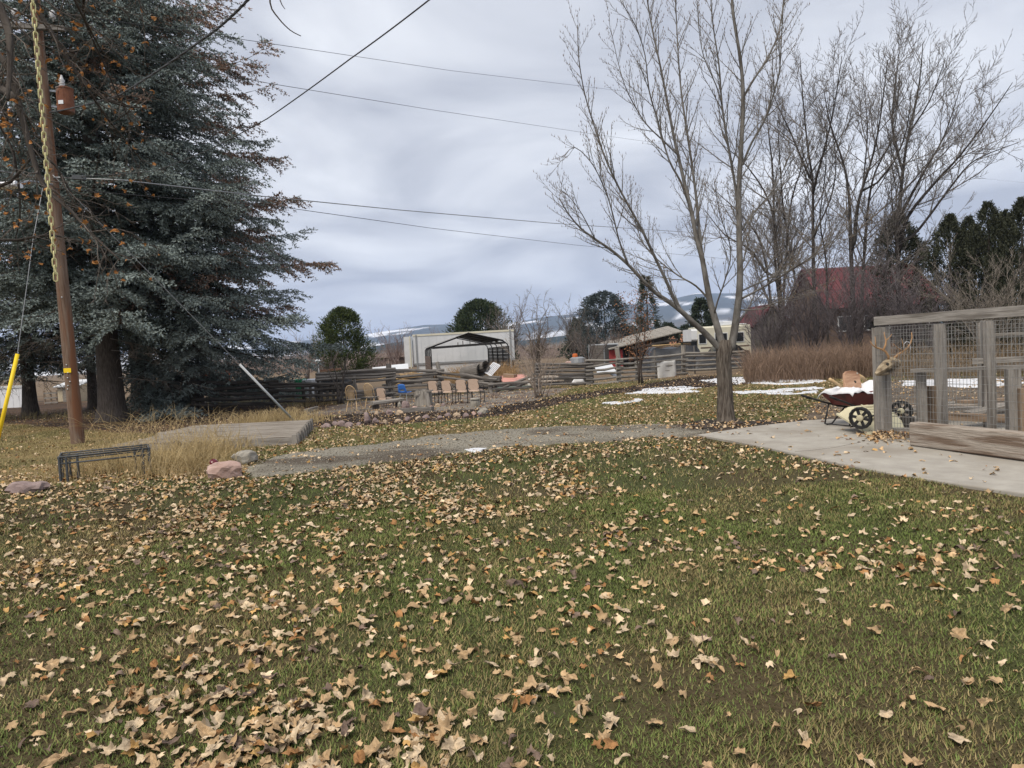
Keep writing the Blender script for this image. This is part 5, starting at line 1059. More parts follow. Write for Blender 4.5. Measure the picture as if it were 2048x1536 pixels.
# chain hanging from a limb above
cb = W(112, 563, 4.6); t = thing('hanging_chain', 'pale yellow steel chain hanging straight down beside the pole', 'chain', cb)
lk = MB(); ln_, wk = .030, .0115; PT = [(wk * math.cos(a), 0, (ln_ - wk) * (1 if math.sin(a) > 0 else -1) * (1 if abs(math.sin(a)) > 1e-6 else 0) + wk * math.sin(a)) for a in [2 * math.pi * i / 12 for i in range(13)]]
PT = [(wk * math.cos(a), 0, math.copysign(ln_ - wk, math.sin(a + 1e-4)) + wk * math.sin(a)) for a in [2 * math.pi * i / 12 + .01 for i in range(12)]]; lk.tube(PT + [PT[0]], .0040, 6, cap=False)
o0 = build(lk, 'link', 'chain_yellow', t, sm=True, org=(0, 0, 0)); o0.data.transform(Matrix.Translation(cb)); pitch = .0445
for i in range(62):
    o = o0 if i == 0 else o0.copy()
    if i: COL.objects.link(o); o.parent = t
    o.location = (0, 0, .03 + i * pitch); o.rotation_euler = (0, 0, (.5 if i % 2 == 0 else 2.0) + random.uniform(-.25, .25))
# ================================================================ LEAFY TREE OUT OF FRAME, ITS BRANCHES HANG IN
dl = 6.5; tb2 = on(ray(-420, 800).x * dl, dl); t = thing('maple_tree', 'dark maple whose drooping branches with orange leaves hang in front of the pole', 'tree', tb2)
mb = MB(); lt = Vector((tb2.x, tb2.y, 0)); mb.tube([lt + Vector((0, 0, -.1)), lt + Vector((.05, 0, 1.2)), lt + Vector((.15, 0, 2.8)), lt + Vector((.5, .1, 4.6)), lt + Vector((1.1, .1, 6.0)), W(60, -330, 5.2), W(300, -300, 5.0), W(560, -160, 4.9), W(640, -90, 4.9)], [.30, .25, .22, .17, .13, .09, .06, .03, .015], 12, wob=.08); build(mb, 'trunk', 'bark_trunk', t, sm=True)
mb = MB(); mb2 = MB(); tw = Twigs(); lt2 = lt + Vector((.35, .1, 4.0))
start = W(-330, 60, 6.2)
LB = [([(-330, 20), (-150, 60), (0, 110), (40, 220), (62, 300), (88, 372), (140, 420), (185, 470), (240, 520)], 6.2, 5.6, 9, 1.5), ([(-330, -60), (-100, -80), (40, -40), (75, 20), (115, 85), (160, 155), (205, 195), (250, 212), (290, 216)], 6.2, 6.6, 8, 1),
 ([(-300, 200), (-100, 330), (0, 372), (50, 330), (75, 300)], 6.2, 6.0, 6, 1), ([(-300, 120), (-60, 170), (0, 178), (30, 198)], 6.2, 5.4, 11, 6), ([(60, -330), (100, -120), (140, -20), (175, 50), (200, 95), (215, 115)], 5.2, 6.4, 5, .8),
 ([(60, -330), (200, -180), (250, -90), (175, -20), (170, 40), (200, 110), (240, 200), (265, 250)], 5.2, 6.8, 5, .8), ([(-300, 300), (-120, 420), (0, 480), (100, 470), (180, 490), (270, 520)], 6.2, 7.0, 5, .8),
 ([(60, 300), (110, 330), (150, 400), (190, 460)], 5.9, 6.2, 3, .7), ([(160, 155), (210, 230), (250, 280), (290, 330)], 6.5, 7.2, 3, .7), ([(-200, -60), (-40, -20), (10, 40), (20, 110), (15, 200)], 6.0, 5.2, 12, 3), ([(-200, 100), (0, 250), (40, 400), (30, 480)], 6.2, 6.6, 4, .8),
 ([(560, -160), (545, -60), (540, 5), (556, 35), (580, 60), (602, 72)], 4.9, 4.9, 2.2, .8), ([(545, -60), (560, 0), (570, 18)], 4.9, 4.9, 1.6, .6), ([(200, 195), (262, 215), (225, 245)], 6.6, 6.7, 2, .7)]
for pts, d0, d1, r0, r1 in LB:
    n = len(pts); P = [W(u, v, d0 + (d1 - d0) * i / (n - 1)) for i, (u, v) in enumerate(pts)]; R = [(r0 + (r1 - r0) * i / (n - 1)) * d0 / F for i in range(n)]
    Q = []; RQ = []
    for i in range(n - 1):
        a, b, c, d = P[max(0, i-1)], P[i], P[i+1], P[min(n-1, i+2)]
        for k in range(3): s_ = k / 3; Q.append(.5 * ((2*b) + (c-a)*s_ + (2*a-5*b+4*c-d)*s_*s_ + (3*b-a-3*c+d)*s_**3)); RQ.append(R[i] + (R[i+1]-R[i]) * s_)
    Q.append(P[-1]); RQ.append(R[-1]); far_ = pts[0][0] > 500; (mb2 if far_ else mb).tube(Q, RQ, 7)
    if pts[0][0] < 540: sprout(tw, Q, RQ[0], RQ[-1], 11, .8, .8, -.07, 1, t0=.2, shrink=.5, wander=.2, minr=.0032)
build(mb, 'limbs', mat('bark_maple', (.045, .038, .034), (.10, .088, .078), scale=9, stretch=(1, 1, .4), coords='gc', rough=.95, bump=1, spec=.1), t, sm=True)
build(mb2, 'branch', 'bark_maple', t, sm=True)
V, T, ow = twig_parts(tw); tri_obj('twigs', V, T, 'bark_attr', col=np.full((len(V), 3), (.15, .13, .115)), parent=t, org=tb2, kind='stuff')
mat('leaf_orange', (.44, .20, .06), (.34, .13, .035), scale=30, rough=.7, c3=(.50, .28, .10))
hm = []
for i in (0, 2, 4, 10):
    V, T = VAR[i]; me = bpy.data.meshes.new('leaf'); me.from_pydata((V * .037).tolist(), [], T.tolist()); me.materials.append(MATS['leaf_orange']); hm.append(me)
tp = np.array(tw.tips); uu, vv = proj(tp); k = np.where((uu > -5) & (uu < 320) & (vv > -5) & (vv < 560) & (tp[:, 1] > 2))[0]; random.shuffle(k := list(k))
for i in k[:190]:
    o = bpy.data.objects.new('leaf', random.choice(hm)); COL.objects.link(o); o.parent = t; o.location = Vector(tp[i]) - tb2 - Vector((0, 0, .02)); o.rotation_euler = (random.uniform(.7, 2.4), random.gauss(0, .5), random.random() * 6.28); s_ = random.uniform(.6, 1.15); o.scale = (s_,) * 3
# ================================================================ GARDEN ENCLOSURE
P0 = gs(1767, 872); P1 = gs(2048, 905); fd = (P1 - P0).normalized(); P2 = P0 + fd * 3.4; bkd = Vector((fd.y * -1, fd.x, 0)); bkd = bkd if bkd.x > 0 else -bkd
t = thing('garden_enclosure', 'weathered timber garden enclosure with welded wire and a flat top rail', 'enclosure', P0)
def epost(u, v0, d, w, m='wood_grey', z0=-.05, name='post'):
    x = W(u, v0, d).x; zt = W(u, v0, d).z; mb = MB(); mb.beam((x + .006 * zt, d, z0), (x, d, zt), w, w, up=(.3, 1, 0)); return build(mb, name, m, t)
HR = W(1755, 655, P0.y).z
mb = MB(); mb.beam((P0.x, P0.y, .02), (P0.x, P0.y, HR - .002), .185, .185, up=tuple(fd)); build(mb, 'post', 'wood_grey', t)
for k_, s_ in enumerate((1.02, 1.72, 2.9)):
    q = P0 + fd * s_; mb = MB()
    if k_ == 1: mb.tube([(q.x, q.y, .02), (q.x + .01, q.y, .8), (q.x, q.y, HR)], .055, 10)
    else: mb.beam((q.x, q.y, .02), (q.x, q.y, HR - .002), .10, .10, up=tuple(fd))
    build(mb, 'post', 'wood_grey', t)
mb = MB(); mb.beam(P0 - fd * .10 + Vector((0, 0, HR + .065)), P2 + Vector((0, 0, HR + .075)), .05, .135); build(mb, 'top_rail', 'wood_grey', t)
for u, v0, d, w in ((1874, 648, 11.9, .115), (1972, 640, 11.2, .13), (1958, 645, 12.2, .07), (2062, 632, 10.6, .12)): epost(u, v0, d, w)
for u, v0, d, w, m in ((1841, 745, 10.4, .12, 'wood_grey'), (1863, 772, 10.5, .12, 'wood_brown'), (2025, 738, 9.1, .15, 'wood_grey'), (2052, 776, 9.0, .20, 'wood_brown')): epost(u, v0, d, w, m)
def erail(a, da, b, db, w, h, m, nm='rail'): mb = MB(); mb.beam(W(*a, da), W(*b, db), w, h); build(mb, nm, m, t)
erail((1828, 741, ), 10.38, (2110, 731), 8.85, .20, .045, 'wood_grey')
erail((1945, 723), 11.3, (2110, 715), 10.6, .06, .09, 'wood_grey')
erail((1980, 670), 11.6, (2110, 664), 11.0, .08, .05, 'wood_grey'); erail((1880, 832), 11.2, (2110, 842), 9.8, .06, .12, 'tray_red' if False else 'wood_brown')
def mesh_panel(a, b, z0, z1, sx, sz, r):
    a, b = Vector(a), Vector(b); d_ = b - a; n = int(d_.length / sx); A_, B_ = [], []
    for i in range(n + 1): q = a + d_ * (i / n); A_.append((q.x, q.y, z0)); B_.append((q.x, q.y, z1))
    k = int((z1 - z0) / sz)
    for j in range(k + 1): z = z0 + (z1 - z0) * j / k; A_.append((a.x, a.y, z)); B_.append((b.x, b.y, z))
    V, T, ow = frusta(A_, B_, np.full(len(A_), r), np.full(len(A_), r), 4); tri_obj('wire_mesh', V, T, 'wire', parent=t, org=tuple(P0), kind='stuff')
o_ = -bkd * .105; mesh_panel(P0 + o_, P2 + o_, .06, HR, .05, .10, .0026)
mesh_panel((W(1780, 660, 12.3).x, 12.3, 0), (W(2110, 640, 10.9).x, 10.9, 0), .06, HR - .05, .05, .10, .0026)
# things inside
for i, (u, v, d, l, m, lab) in enumerate(((1895, 818, 12.2, 1.9, 'wood_grey', 'bottom grey plank of the scrap pile in the enclosure'), (1905, 812, 12.4, 1.8, 'wood_timber', 'pale plank lying across the scrap pile in the enclosure'), (1930, 806, 12.8, 1.7, 'wood_grey', 'grey plank behind the pale one in the enclosure scrap'), (1990, 800, 12.6, 1.4, 'wood_brown', 'brown plank at the rear of the enclosure scrap pile'), (1960, 826, 11.4, 1.3, 'wood_log', 'dark plank in front of the enclosure scrap pile'), (2005, 812, 11.0, 1.1, 'wood_grey', 'slanted pale plank propped on the enclosure scrap pile'))):
    c = W(u, v, d); g = max(.06, c.z); a = random.uniform(-.15, .25); mb = MB(); dv = Vector((math.cos(a), math.sin(a), .16 if i == 5 else random.uniform(-.02, .02))) * l / 2; c.z = g; mb.beam(c - dv, c + dv, .22, .05); build(mb, 'plank', m, label=lab, cat='plank')
mb = MB(); mb.beam(gs(1838, 893) + Vector((0, .10, .165)), gs(2150, 936) + Vector((0, .10, .175)), .17, .33, ch=.02); o = build(mb, 'squared_timber', 'wood_timber', label='heavy squared weathered timber lying on the concrete along the enclosure', cat='timber')
mb = MB(); p = gs(1803, 868); mb.beam(p + Vector((-.22, .05, .05)), p + Vector((.42, -.25, .05)), .12, .10); build(mb, 'wood_block', 'wood_grey', label='short grey wood block half covered by leaves at the corner post', cat='wood')
mb = MB(); p = gs(1822, 862); mb.beam(p + Vector((0, .1, -.02)), p + Vector((0, .1, .22)), .16, .16); build(mb, 'stub_post', 'wood_log_dark', label='dark stubby post end beside the heavy timber', cat='post')
# deer skull on the corner post
dS = P0.y - .16; t = thing('deer_skull', 'dried deer skull with branching antlers fixed on the corner post of the enclosure', 'skull', W(1775, 735, dS))
def sk(u, v, dd=0): return W(u, v, dS + dd)
mb = MB(); mb.tube([sk(1751, 748, -.16), sk(1756, 744, -.15), sk(1764, 738, -.12), sk(1773, 731, -.07), sk(1782, 726, -.03), sk(1791, 728, .02), sk(1796, 733, .05)], [.018, .04, .058, .078, .098, .085, .035], 12, wob=.24); build(mb, 'cranium', 'skull_bone', t, sm=False)
mb = MB(); mb.tube([sk(1752, 750, -.15), sk(1764, 748, -.11), sk(1778, 746, -.05), sk(1790, 738, .0)], [.010, .028, .030, .022], 8, wob=.35); build(mb, 'jaw', 'skull_bone', t)
mb = MB(); mb.lathe(sk(1775, 728, -.15), [(.002, 0), (.022, .002), (.016, .012)], 10, axis=(-.3, -1, .2)); build(mb, 'eye_socket', 'crack_dark', t)
ANT = [([(1777,720,-.06),(1777,712,-.07),(1771,703,-.08),(1762,698,-.12),(1752,695,-.18),(1745,690,-.22),(1741,683,-.24)], .021), ([(1752,695,-.18),(1751,685,-.2),(1750,673,-.2)], .012), ([(1767,700,-.1),(1771,690,-.08),(1772,681,-.07),(1769,671,-.06),(1768,664,-.06)], .016), ([(1772,681,-.07),(1779,675,-.04),(1784,668,-.02)], .011),
 ([(1788,717,.02),(1796,709,.05),(1805,703,.09),(1815,696,.13),(1821,686,.16),(1824,675,.17),(1823,664,.17)], .021), ([(1805,702,.09),(1798,698,.04),(1791,692,.0),(1786,687,-.03)], .013), ([(1807,700,.1),(1806,688,.09),(1803,677,.08)], .012)]
for pts, r in ANT: mb = MB(); P = [sk(*q) for q in pts]; n = len(P); mb.tube(P, [r * (1 - .72 * i / (n - 1)) for i in range(n)], 8); build(mb, 'antler', 'antler', t, sm=True)
for off_ in (0, .02): mb = MB(); mb.tube([sk(1807, 700, .06 + off_), sk(1808, 688, .05 + off_), sk(1813, 683, .06 + off_), sk(1819, 685, .08 + off_), sk(1821, 696, .08 + off_), sk(1820, 706, .08 + off_)], .005, 5); build(mb, 'string', 'sheet_white', t, sm=True)
# ================================================================ OVERTURNED YARD CART
t = thing('yard_cart', 'overturned cream plastic yard cart with black spoked wheels on the concrete', 'cart', gs(1745, 882))
K = {'A': W(1676, 828, 11.65), 'B': W(1742, 880, 11.0), 'C': W(1812, 868, 11.15), 'D': W(1752, 826, 11.95), 'E': W(1699, 812, 11.65), 'H': W(1742, 845, 11.25), 'G': W(1802, 838, 11.35), 'F': W(1768, 806, 11.85)}
K['B'].z = max(K['B'].z, .035); K['C'].z = max(K['C'].z, .035)
mb = MB(); E_, H_, G_, F_ = (K[q] for q in 'EHGF'); A_, B_, C2, D2 = (K[q] for q in 'ABCD'); cen = (E_ + G_ + A_ + C2) / 4
def inset(ps, f_): c = sum(ps, Vector()) / len(ps); return [p.lerp(c, f_) for p in ps]
top = [E_, H_, G_, F_]; rim = [A_, B_, C2, D2]; mid = [a.lerp(b, .12) for a, b in zip(top, rim)]; ti = inset(top, .07); rows = [ti, mid, rim]
vs = [p for r_ in rows for p in r_]; mb.add(vs, [(0, 1, 2, 3)] + [(k_*4+(i+1) % 4, k_*4+i, (k_+1)*4+i, (k_+1)*4+(i+1) % 4) for k_ in (0, 1) for i in range(4)]); tub = build(mb, 'tub', 'cart_cream', t)
mb = MB()
for i in range(4): a, b = rim[i], rim[(i+1) % 4]; mb.beam(a + (a - cen) * .015, b + (b - cen) * .015, .05, .03)
build(mb, 'rim', 'cart_cream', tub)
nr = (H_ - E_).cross(F_ - E_).normalized(); nr = nr if nr.z > 0 else -nr
for i in range(5): f_ = .15 + .175 * i; a = ti[0].lerp(ti[1], f_) + nr * .012; b = ti[3].lerp(ti[2], f_) + nr * .012; mb = MB(); mb.beam(a, b, .025, .025); build(mb, 'rib', 'cart_cream', tub)
for f_ in (.3, .7): a = ti[0].lerp(ti[3], f_) + nr * .010; b = ti[1].lerp(ti[2], f_) + nr * .010; mb = MB(); mb.beam(a, b, .025, .022); build(mb, 'rib', 'cart_cream', tub)
w1, w2 = W(1721, 836, 11.1), W(1803, 822, 11.75); axd = (w2 - w1).normalized(); axd = Vector((.55, -.80, .0)).normalized() if False else (Vector((.72, .66, .05))).normalized()
mb = MB(); mb.tube([w1, w2], .014, 8); build(mb, 'axle', 'steel_black', t, sm=True)
for wc in (w1, w2):
    wq = Vector((axd.x, axd.y, axd.z)); q4 = wq.to_track_quat('Z', 'Y'); R0 = .178
    mb = MB(); n = 30; pr = [(R0 - .030, -.035), (R0 - .006, -.036), (R0, -.020), (R0, .020), (R0 - .006, .036), (R0 - .030, .035)]; vs = []
    for k_ in range(n):
        a = 2 * math.pi * k_ / n; tread = .006 if k_ % 2 else 0
        for r, z in pr: vs.append(wc + q4 @ Vector(((r - tread * (r > R0 - .01)) * math.cos(a), (r - tread * (r > R0 - .01)) * math.sin(a), z)))
    mb.add(vs, [(k_*6+j, k_*6+(j+1) % 6, ((k_+1) % n)*6+(j+1) % 6, ((k_+1) % n)*6+j) for k_ in range(n) for j in range(6)]); wh = build(mb, 'wheel', 'rubber', t)
    mb = MB(); pr = [(R0 - .05, -.02), (R0 - .028, -.02), (R0 - .028, .02), (R0 - .05, .02)]; vs = []
    for k_ in range(n):
        a = 2 * math.pi * k_ / n
        for r, z in pr: vs.append(wc + q4 @ Vector((r * math.cos(a), r * math.sin(a), z)))
    mb.add(vs, [(k_*4+j, k_*4+(j+1) % 4, ((k_+1) % n)*4+(j+1) % 4, ((k_+1) % n)*4+j) for k_ in range(n) for j in range(4)])
    for k_ in range(6): a = 2 * math.pi * k_ / 6 + .2; mb.beam(wc + q4 @ Vector((.03 * math.cos(a), .03 * math.sin(a), 0)), wc + q4 @ Vector(((R0 - .045) * math.cos(a), (R0 - .045) * math.sin(a), 0)), .045, .02, up=tuple(wq))
    build(mb, 'rim', 'steel_black', wh)
    mb = MB(); mb.lathe(wc - wq * .045, [(.035, 0), (.052, .008), (.052, .03), (.045, .09)], 16, axis=wq); build(mb, 'hub_cap', 'cart_cream', wh, sm=True)
# ================================================================ WHEELBARROW
wb = gs(1704, 849); t = thing('wheelbarrow', 'wheelbarrow with dark red tray and black frame parked behind the cream cart', 'wheelbarrow', (0, 0, 0))
mb = MB(); lo = [(-.22, -.20, .36), (.30, -.17, .34), (.30, .17, .34), (-.22, .20, .36)]; hi = [(-.36, -.33, .56), (.56, -.30, .60), (.56, .30, .60), (-.36, .33, .56)]
mb.add(lo + hi, [(3, 2, 1, 0), (0, 1, 5, 4), (1, 2, 6, 5), (2, 3, 7, 6), (3, 0, 4, 7)]); o = build(mb, 'tray', 'tray_red', t); o.modifiers.new('th', 'SOLIDIFY').thickness = .008
mb = MB(); mb.tube(hi + [hi[0]], .012, 7); build(mb, 'rim', 'tray_red', t)
for s_ in (-1, 1):
    mb = MB(); mb.tube([(-.82, s_ * .30, .56), (-.40, s_ * .26, .42), (-.1, s_ * .20, .33), (.45, s_ * .09, .24), (.62, s_ * .06, .19)], .017, 8); h_ = build(mb, 'handle', 'steel_black', t, sm=True)
    mb = MB(); mb.tube([(-.84, s_ * .303, .566), (-.66, s_ * .287, .50)], .022, 8); build(mb, 'grip', 'rubber', h_, sm=True)
    mb = MB(); mb.tube([(-.28, s_ * .24, .38), (-.36, s_ * .26, .03), (-.30, s_ * .26, .012), (-.20, s_ * .25, .02), (.05, s_ * .17, .31)], .014, 7); build(mb, 'leg', 'steel_black', t, sm=True)
mb = MB(); mb.tube([(-.34, -.26, .025), (-.34, .26, .025)], .012, 7); build(mb, 'leg_brace', 'steel_black', t)
n = 20; mb = MB(); mb.lathe((.66, -.045, .185), [(.10, 0), (.165, .005), (.185, .03), (.185, .06), (.165, .085), (.10, .09)], 22, axis=(0, 1, 0)); wl = build(mb, 'wheel', 'rubber', t, sm=True); mb = MB(); mb.lathe((.66, -.055, .185), [(.095, 0), (.10, .11)], 16, axis=(0, 1, 0)); build(mb, 'rim', 'tray_red', wl)
place(t, wb, R_(24))
def wbp(x, y, z): return wb + Matrix.Rotation(R_(24), 3, 'Z') @ Vector((x, y, z))
nx, ny = 22, 14; mb = MB(); vs = []
for j in range(ny + 1):
    for i in range(nx + 1):
        s_, q = i / nx, j / ny; x = -.40 + 1.00 * s_; y = (-.37 + .76 * q) * (1 - .35 * max(0, x - .15)); ex = max(0, -.36 - x) + max(0, x - .56); ey = max(0, abs(y) - .33)
        z = .585 + .03 * math.sin(s_ * 9 + q * 5) * math.sin(q * 8 + s_ * 3) + .015 * math.sin(s_ * 31 + q * 17) + .07 * float(fbm(np.array([s_ * 4.]), np.array([q * 4.]), .7, 5, 4)[0]) + (.13 * math.exp(-((x - .45) / .16) ** 2 - ((y + .05) / .2) ** 2)) - 1.0 * ey - 1.2 * ex
        vs.append(wbp(x, y, z))
mb.add(vs, [(j*(nx+1)+i, j*(nx+1)+i+1, (j+1)*(nx+1)+i+1, (j+1)*(nx+1)+i) for j in range(ny) for i in range(nx)]); o = build(mb, 'plastic_sheet', 'sheet_white', label='crumpled white plastic sheet lining the wheelbarrow tray', cat='sheet', sm=True); o.modifiers.new('th', 'SOLIDIFY').thickness = .006
t = thing('wood_slab', 'reddish live-edge wood slab with dark knots standing in the wheelbarrow', 'wood slab', wbp(.05, 0, .62))
prof = [(-.27, 0), (.13, 0), (.15, .06), (.175, .14), (.20, .20), (.215, .26), (.17, .31), (.06, .335), (-.06, .325), (-.13, .28), (-.17, .20), (-.20, .12), (-.235, .06)]; n = len(prof); mb = MB()
def slp(x, z, y): return wbp(.10 + x, -.03 + y + z * .42, .635 + z * .90)
vs = [slp(x, z, 0) for x, z in prof] + [slp(x, z, .05) for x, z in prof]; gcv = [(z * .5, 0, x * 1.2 + .1) for x, z in prof] + [(z * .5, .05, x * 1.2) for x, z in prof]
mb.add(vs, [tuple(range(n)), tuple(range(2*n-1, n-1, -1))] + [((i+1) % n, i, n+i, n+(i+1) % n) for i in range(n)], gcv); build(mb, 'board', 'wood_cedar', t)
for x, z, r in ((.03, .12, .026), (.165, .275, .018)): mb = MB(); mb.lathe(slp(x, z, -.001), [(r, 0), (r * .8, .006), (.002, .007)], 10, axis=(.2, -1, .45)); build(mb, 'knot', 'crack_dark' if r > .023 else 'rock_grey', t)
mb = MB(); mb.tube([wbp(-.52, -.02, .83), wbp(-.30, .02, .73), wbp(-.12, .05, .655)], [.030, .026, .022], 9); build(mb, 'wood_stake', 'wood_spindle', label='round wooden stake sticking out of the wheelbarrow', cat='stake', sm=True)
mb = MB(); mb.tube([wbp(.28, .12, .86), wbp(.45, .14, .80), wbp(.62, .18, .70)], [.04, .032, .03], 9, wob=.2); build(mb, 'wood_branch', 'wood_spindle', label='debarked branch lying behind the wood slab in the wheelbarrow', cat='branch', sm=True)
# ================================================================ TRAILER AND CARPORT
dC = 50.0
def bx(name, m, parent, a, b, ch=0.0):
    """axis-aligned box between two corners"""
    a, b = Vector(a), Vector(b); lo = Vector(map(min, a, b)); hi = Vector(map(max, a, b)); c = (lo + hi) / 2; mb = MB(); mb.box(c, hi - lo, ch=ch); return build(mb, name, m, parent)
g0 = float(hz(W(900, 745, dC).x, dC)); XL, XR = W(864, 742, dC).x, W(1019, 735, dC).x; Lc_ = 12.0
t = thing('carport', 'open metal carport with dark ribbed roof lining in front of the white trailer', 'carport', (XL, dC, g0))
ze, zp = 2.30 + g0, 3.15 + g0
def cx(x, y): f_ = (y - dC) / Lc_; return x + f_ * (W(976, 700, dC + Lc_).x - XR)
xm = (XL + XR) / 2 - .05
fr = []
for k_ in range(5):
    y = dC + k_ * Lc_ / 4; mb = MB(); mb.tube([(cx(a_, y), y, b_) for a_, b_ in ((XL, g0 - .05), (XL, ze - .1), (XL + .12, ze + .06), (xm, zp), (XR - .35, ze + .22), (XR - .06, ze - .02), (XR, ze - .3), (XR, g0 - .05))], .05, 6); build(mb, 'frame', 'roof_metal_dark' if k_ else 'steel_black', t)
for sd, xa, za, xb, zb in (('l', XL - .12, ze + .10, xm, zp + .07), ('r', xm, zp + .07, XR - .30, ze + .26)):
    n = 14
    for i in range(n):
        f0, f1 = i / n, (i + .94) / n; a0 = Vector((xa + (xb - xa) * f0, dC - .15, za + (zb - za) * f0)); a1 = Vector((xa + (xb - xa) * f1, dC - .15, za + (zb - za) * f1)); dv = Vector((cx(0, dC + Lc_), Lc_ + .3, 0)); mb = MB(); mb.quad(a0, a1, a1 + dv, a0 + dv, .03); build(mb, 'roof_panel', 'roof_metal_white' if sd == 'l' else 'roof_metal_dark', t)
for i in range(8): z = g0 + .02 + i * .27; mb = MB(); mb.quad((XR + .04, dC, z), (cx(XR + .04, dC + Lc_), dC + Lc_, z), (cx(XR + .04, dC + Lc_), dC + Lc_, z + .25), (XR + .04, dC, z + .25), .03); build(mb, 'side_panel', 'roof_metal_dark', t)
for i in range(8): z = g0 + .05 + i * .21; mb = MB(); mb.quad((cx(XL - .04, dC + Lc_), dC + Lc_, z), (XL - .04, dC, z), (XL - .04, dC, z + .185), (cx(XL - .04, dC + Lc_), dC + Lc_, z + .185), .03); build(mb, 'siding_board', 'wall_brown', t)
mb = MB(); mb.beam((XL + .1, dC - .03, ze - .02), (XR - .2, dC - .03, ze + .10), .07, .16); build(mb, 'tie_beam', 'steel_black', t)
for x in (xm - .75, xm - .4, xm + .1): mb = MB(); mb.beam((x, dC - .02, ze + .08), (x, dC - .02, zp - .35 - abs(x - xm) * .3), .05, .05); build(mb, 'strut', 'steel_black', t)
# semi trailer behind it
XT0, XT1 = W(826, 740, 66).x, W(1031, 730, 66).x
t = thing('box_trailer', 'long white box trailer with corrugated side parked behind the carport', 'trailer', (XT0, 67.2, g0)); zb, zt = g0 + .95, g0 + 3.75
bx('body', 'panel_white', t, (XT0, 67.2, zb), (XT1, 69.7, zt), ch=.03)
n = 13
for i in range(n): x = XT0 + .05 + (XT1 - XT0 - .1) * i / n; bx('side_panel', 'panel_white', t, (x + .012, 67.165, zb + .12), (x + (XT1 - XT0 - .1) / n - .012, 67.2 - .002, zt - .16))
bx('top_rail', 'rv_cream', t, (XT0 - .02, 67.12, zt - .15), (XT1 + .02, 67.2 - .001, zt + .03)); bx('bottom_rail', 'steel_galv', t, (XT0, 67.12, zb - .08), (XT1, 67.2 - .001, zb + .11))
bx('side_skirt', 'panel_white', t, (XT0 + .4, 67.22, g0 + .05), (XT1 - .3, 67.30, zb - .085))
for x in (XT0 + .35, XT1 - .3): bx('corner_post', 'steel_galv', t, (x - .12, 67.08, g0), (x + .02, 67.118, zt))
for k_ in range(2):
    y0 = 67.25 + k_ * 1.22; dr_ = bx('door', 'panel_white', t, (XT0 - .06, y0, zb + .05), (XT0 - .002, y0 + 1.18, zt - .1)); mb = MB(); mb.tube([(XT0 - .09, y0 + .9, zb), (XT0 - .09, y0 + .9, zt - .1)], .03, 6); build(mb, 'lock_rod', 'steel_galv', dr_)
bx('door_open', 'roof_metal_white', t, (XT0 - .85, 67.0, zb - .2), (XT0 - .10, 67.05, zt - .15)); bx('door_frame', 'rv_cream', t, (XT0 - .32, 66.93, zb - .9), (XT0 - .22, 66.99, zt - .1))
for x in (XT0 + 1.5, XT0 + 2.7): mb = MB(); mb.lathe((x, 67.4, g0 + .5), [(.3, 0), (.5, .02), (.5, .28), (.3, .3)], 18, axis=(0, 1, 0)); build(mb, 'wheel', 'rubber', t)
# ================================================================ RED-ROOFED HOUSE, RV, SHEDS
def gable(t, x0, x1, y0, y1, zw, zr, ridge, roof, wall, ov=.4, seams=0):
    bx('wall', wall, t, (x0, y0, -.1), (x1, y1, zw))
    if ridge == 'x':
        ym = (y0 + y1) / 2
        for a, b in ((y0 - ov, ym), (y1 + ov, ym)):
            n = max(1, seams)
            for i in range(n):
                xa, xb = x0 - ov + (x1 - x0 + 2*ov) * i / n, x0 - ov + (x1 - x0 + 2*ov) * (i + 1) / n - (.03 if seams else 0); mb = MB(); p = [(xa, a, zw - .1), (xb, a, zw - .1), (xb, b, zr), (xa, b, zr)]; p = p if a < b else p[::-1]; mb.quad(*p, .06); build(mb, 'roof_panel' if seams else 'roof', roof, t)
        for x in (x0, x1): mb = MB(); mb.add([(x - .03, y0, zw), (x - .03, y1, zw), (x - .03, ym, zr - .02), (x + .03, y0, zw), (x + .03, y1, zw), (x + .03, ym, zr - .02)], [(0, 2, 1), (3, 4, 5), (0, 3, 5, 2), (1, 2, 5, 4), (0, 1, 4, 3)]); build(mb, 'gable_wall', wall, t)
    else:
        xm_ = (x0 + x1) / 2
        for a, b in ((x0 - ov, xm_), (x1 + ov, xm_)): mb = MB(); p = [(a, y0 - ov, zw - .1), (b, y0 - ov, zr), (b, y1 + ov, zr), (a, y1 + ov, zw - .1)]; p = p if a > b else p[::-1]; mb.quad(*p, .10); build(mb, 'roof', roof, t)
        for y in (y0, y1): mb = MB(); mb.add([(x0, y - .03, zw), (x1, y - .03, zw), (xm_, y - .03, zr - .02), (x0, y + .03, zw), (x1, y + .03, zw), (xm_, y + .03, zr - .02)], [(0, 1, 2), (3, 5, 4), (0, 2, 5, 3), (1, 4, 5, 2), (0, 3, 4, 1)]); build(mb, 'gable_wall', wall, t)
dR = 50.0; x0, x1 = W(1660, 620, dR).x, W(1872, 610, dR).x; zw, zr = W(1740, 612, dR).z, W(1790, 530, dR + 3.5).z
t = thing('red_roof_house', 'dark house with a big red metal roof half hidden by bare trees', 'house', ((x0 + x1) / 2, dR, 0)); gable(t, x0, x1, dR, dR + 7, zw, zr, 'x', 'roof_red', 'wall_brown', ov=.5, seams=18)
for x in np.linspace(x0 + 1, x1 - 1, 4): w_ = bx('window', 'rv_white', t, (x - .5, dR - .06, zw - 1.7), (x + .5, dR - .002, zw - .6)); bx('pane', 'glass_dark', w_, (x - .42, dR - .08, zw - 1.62), (x + .42, dR - .062, zw - .68))
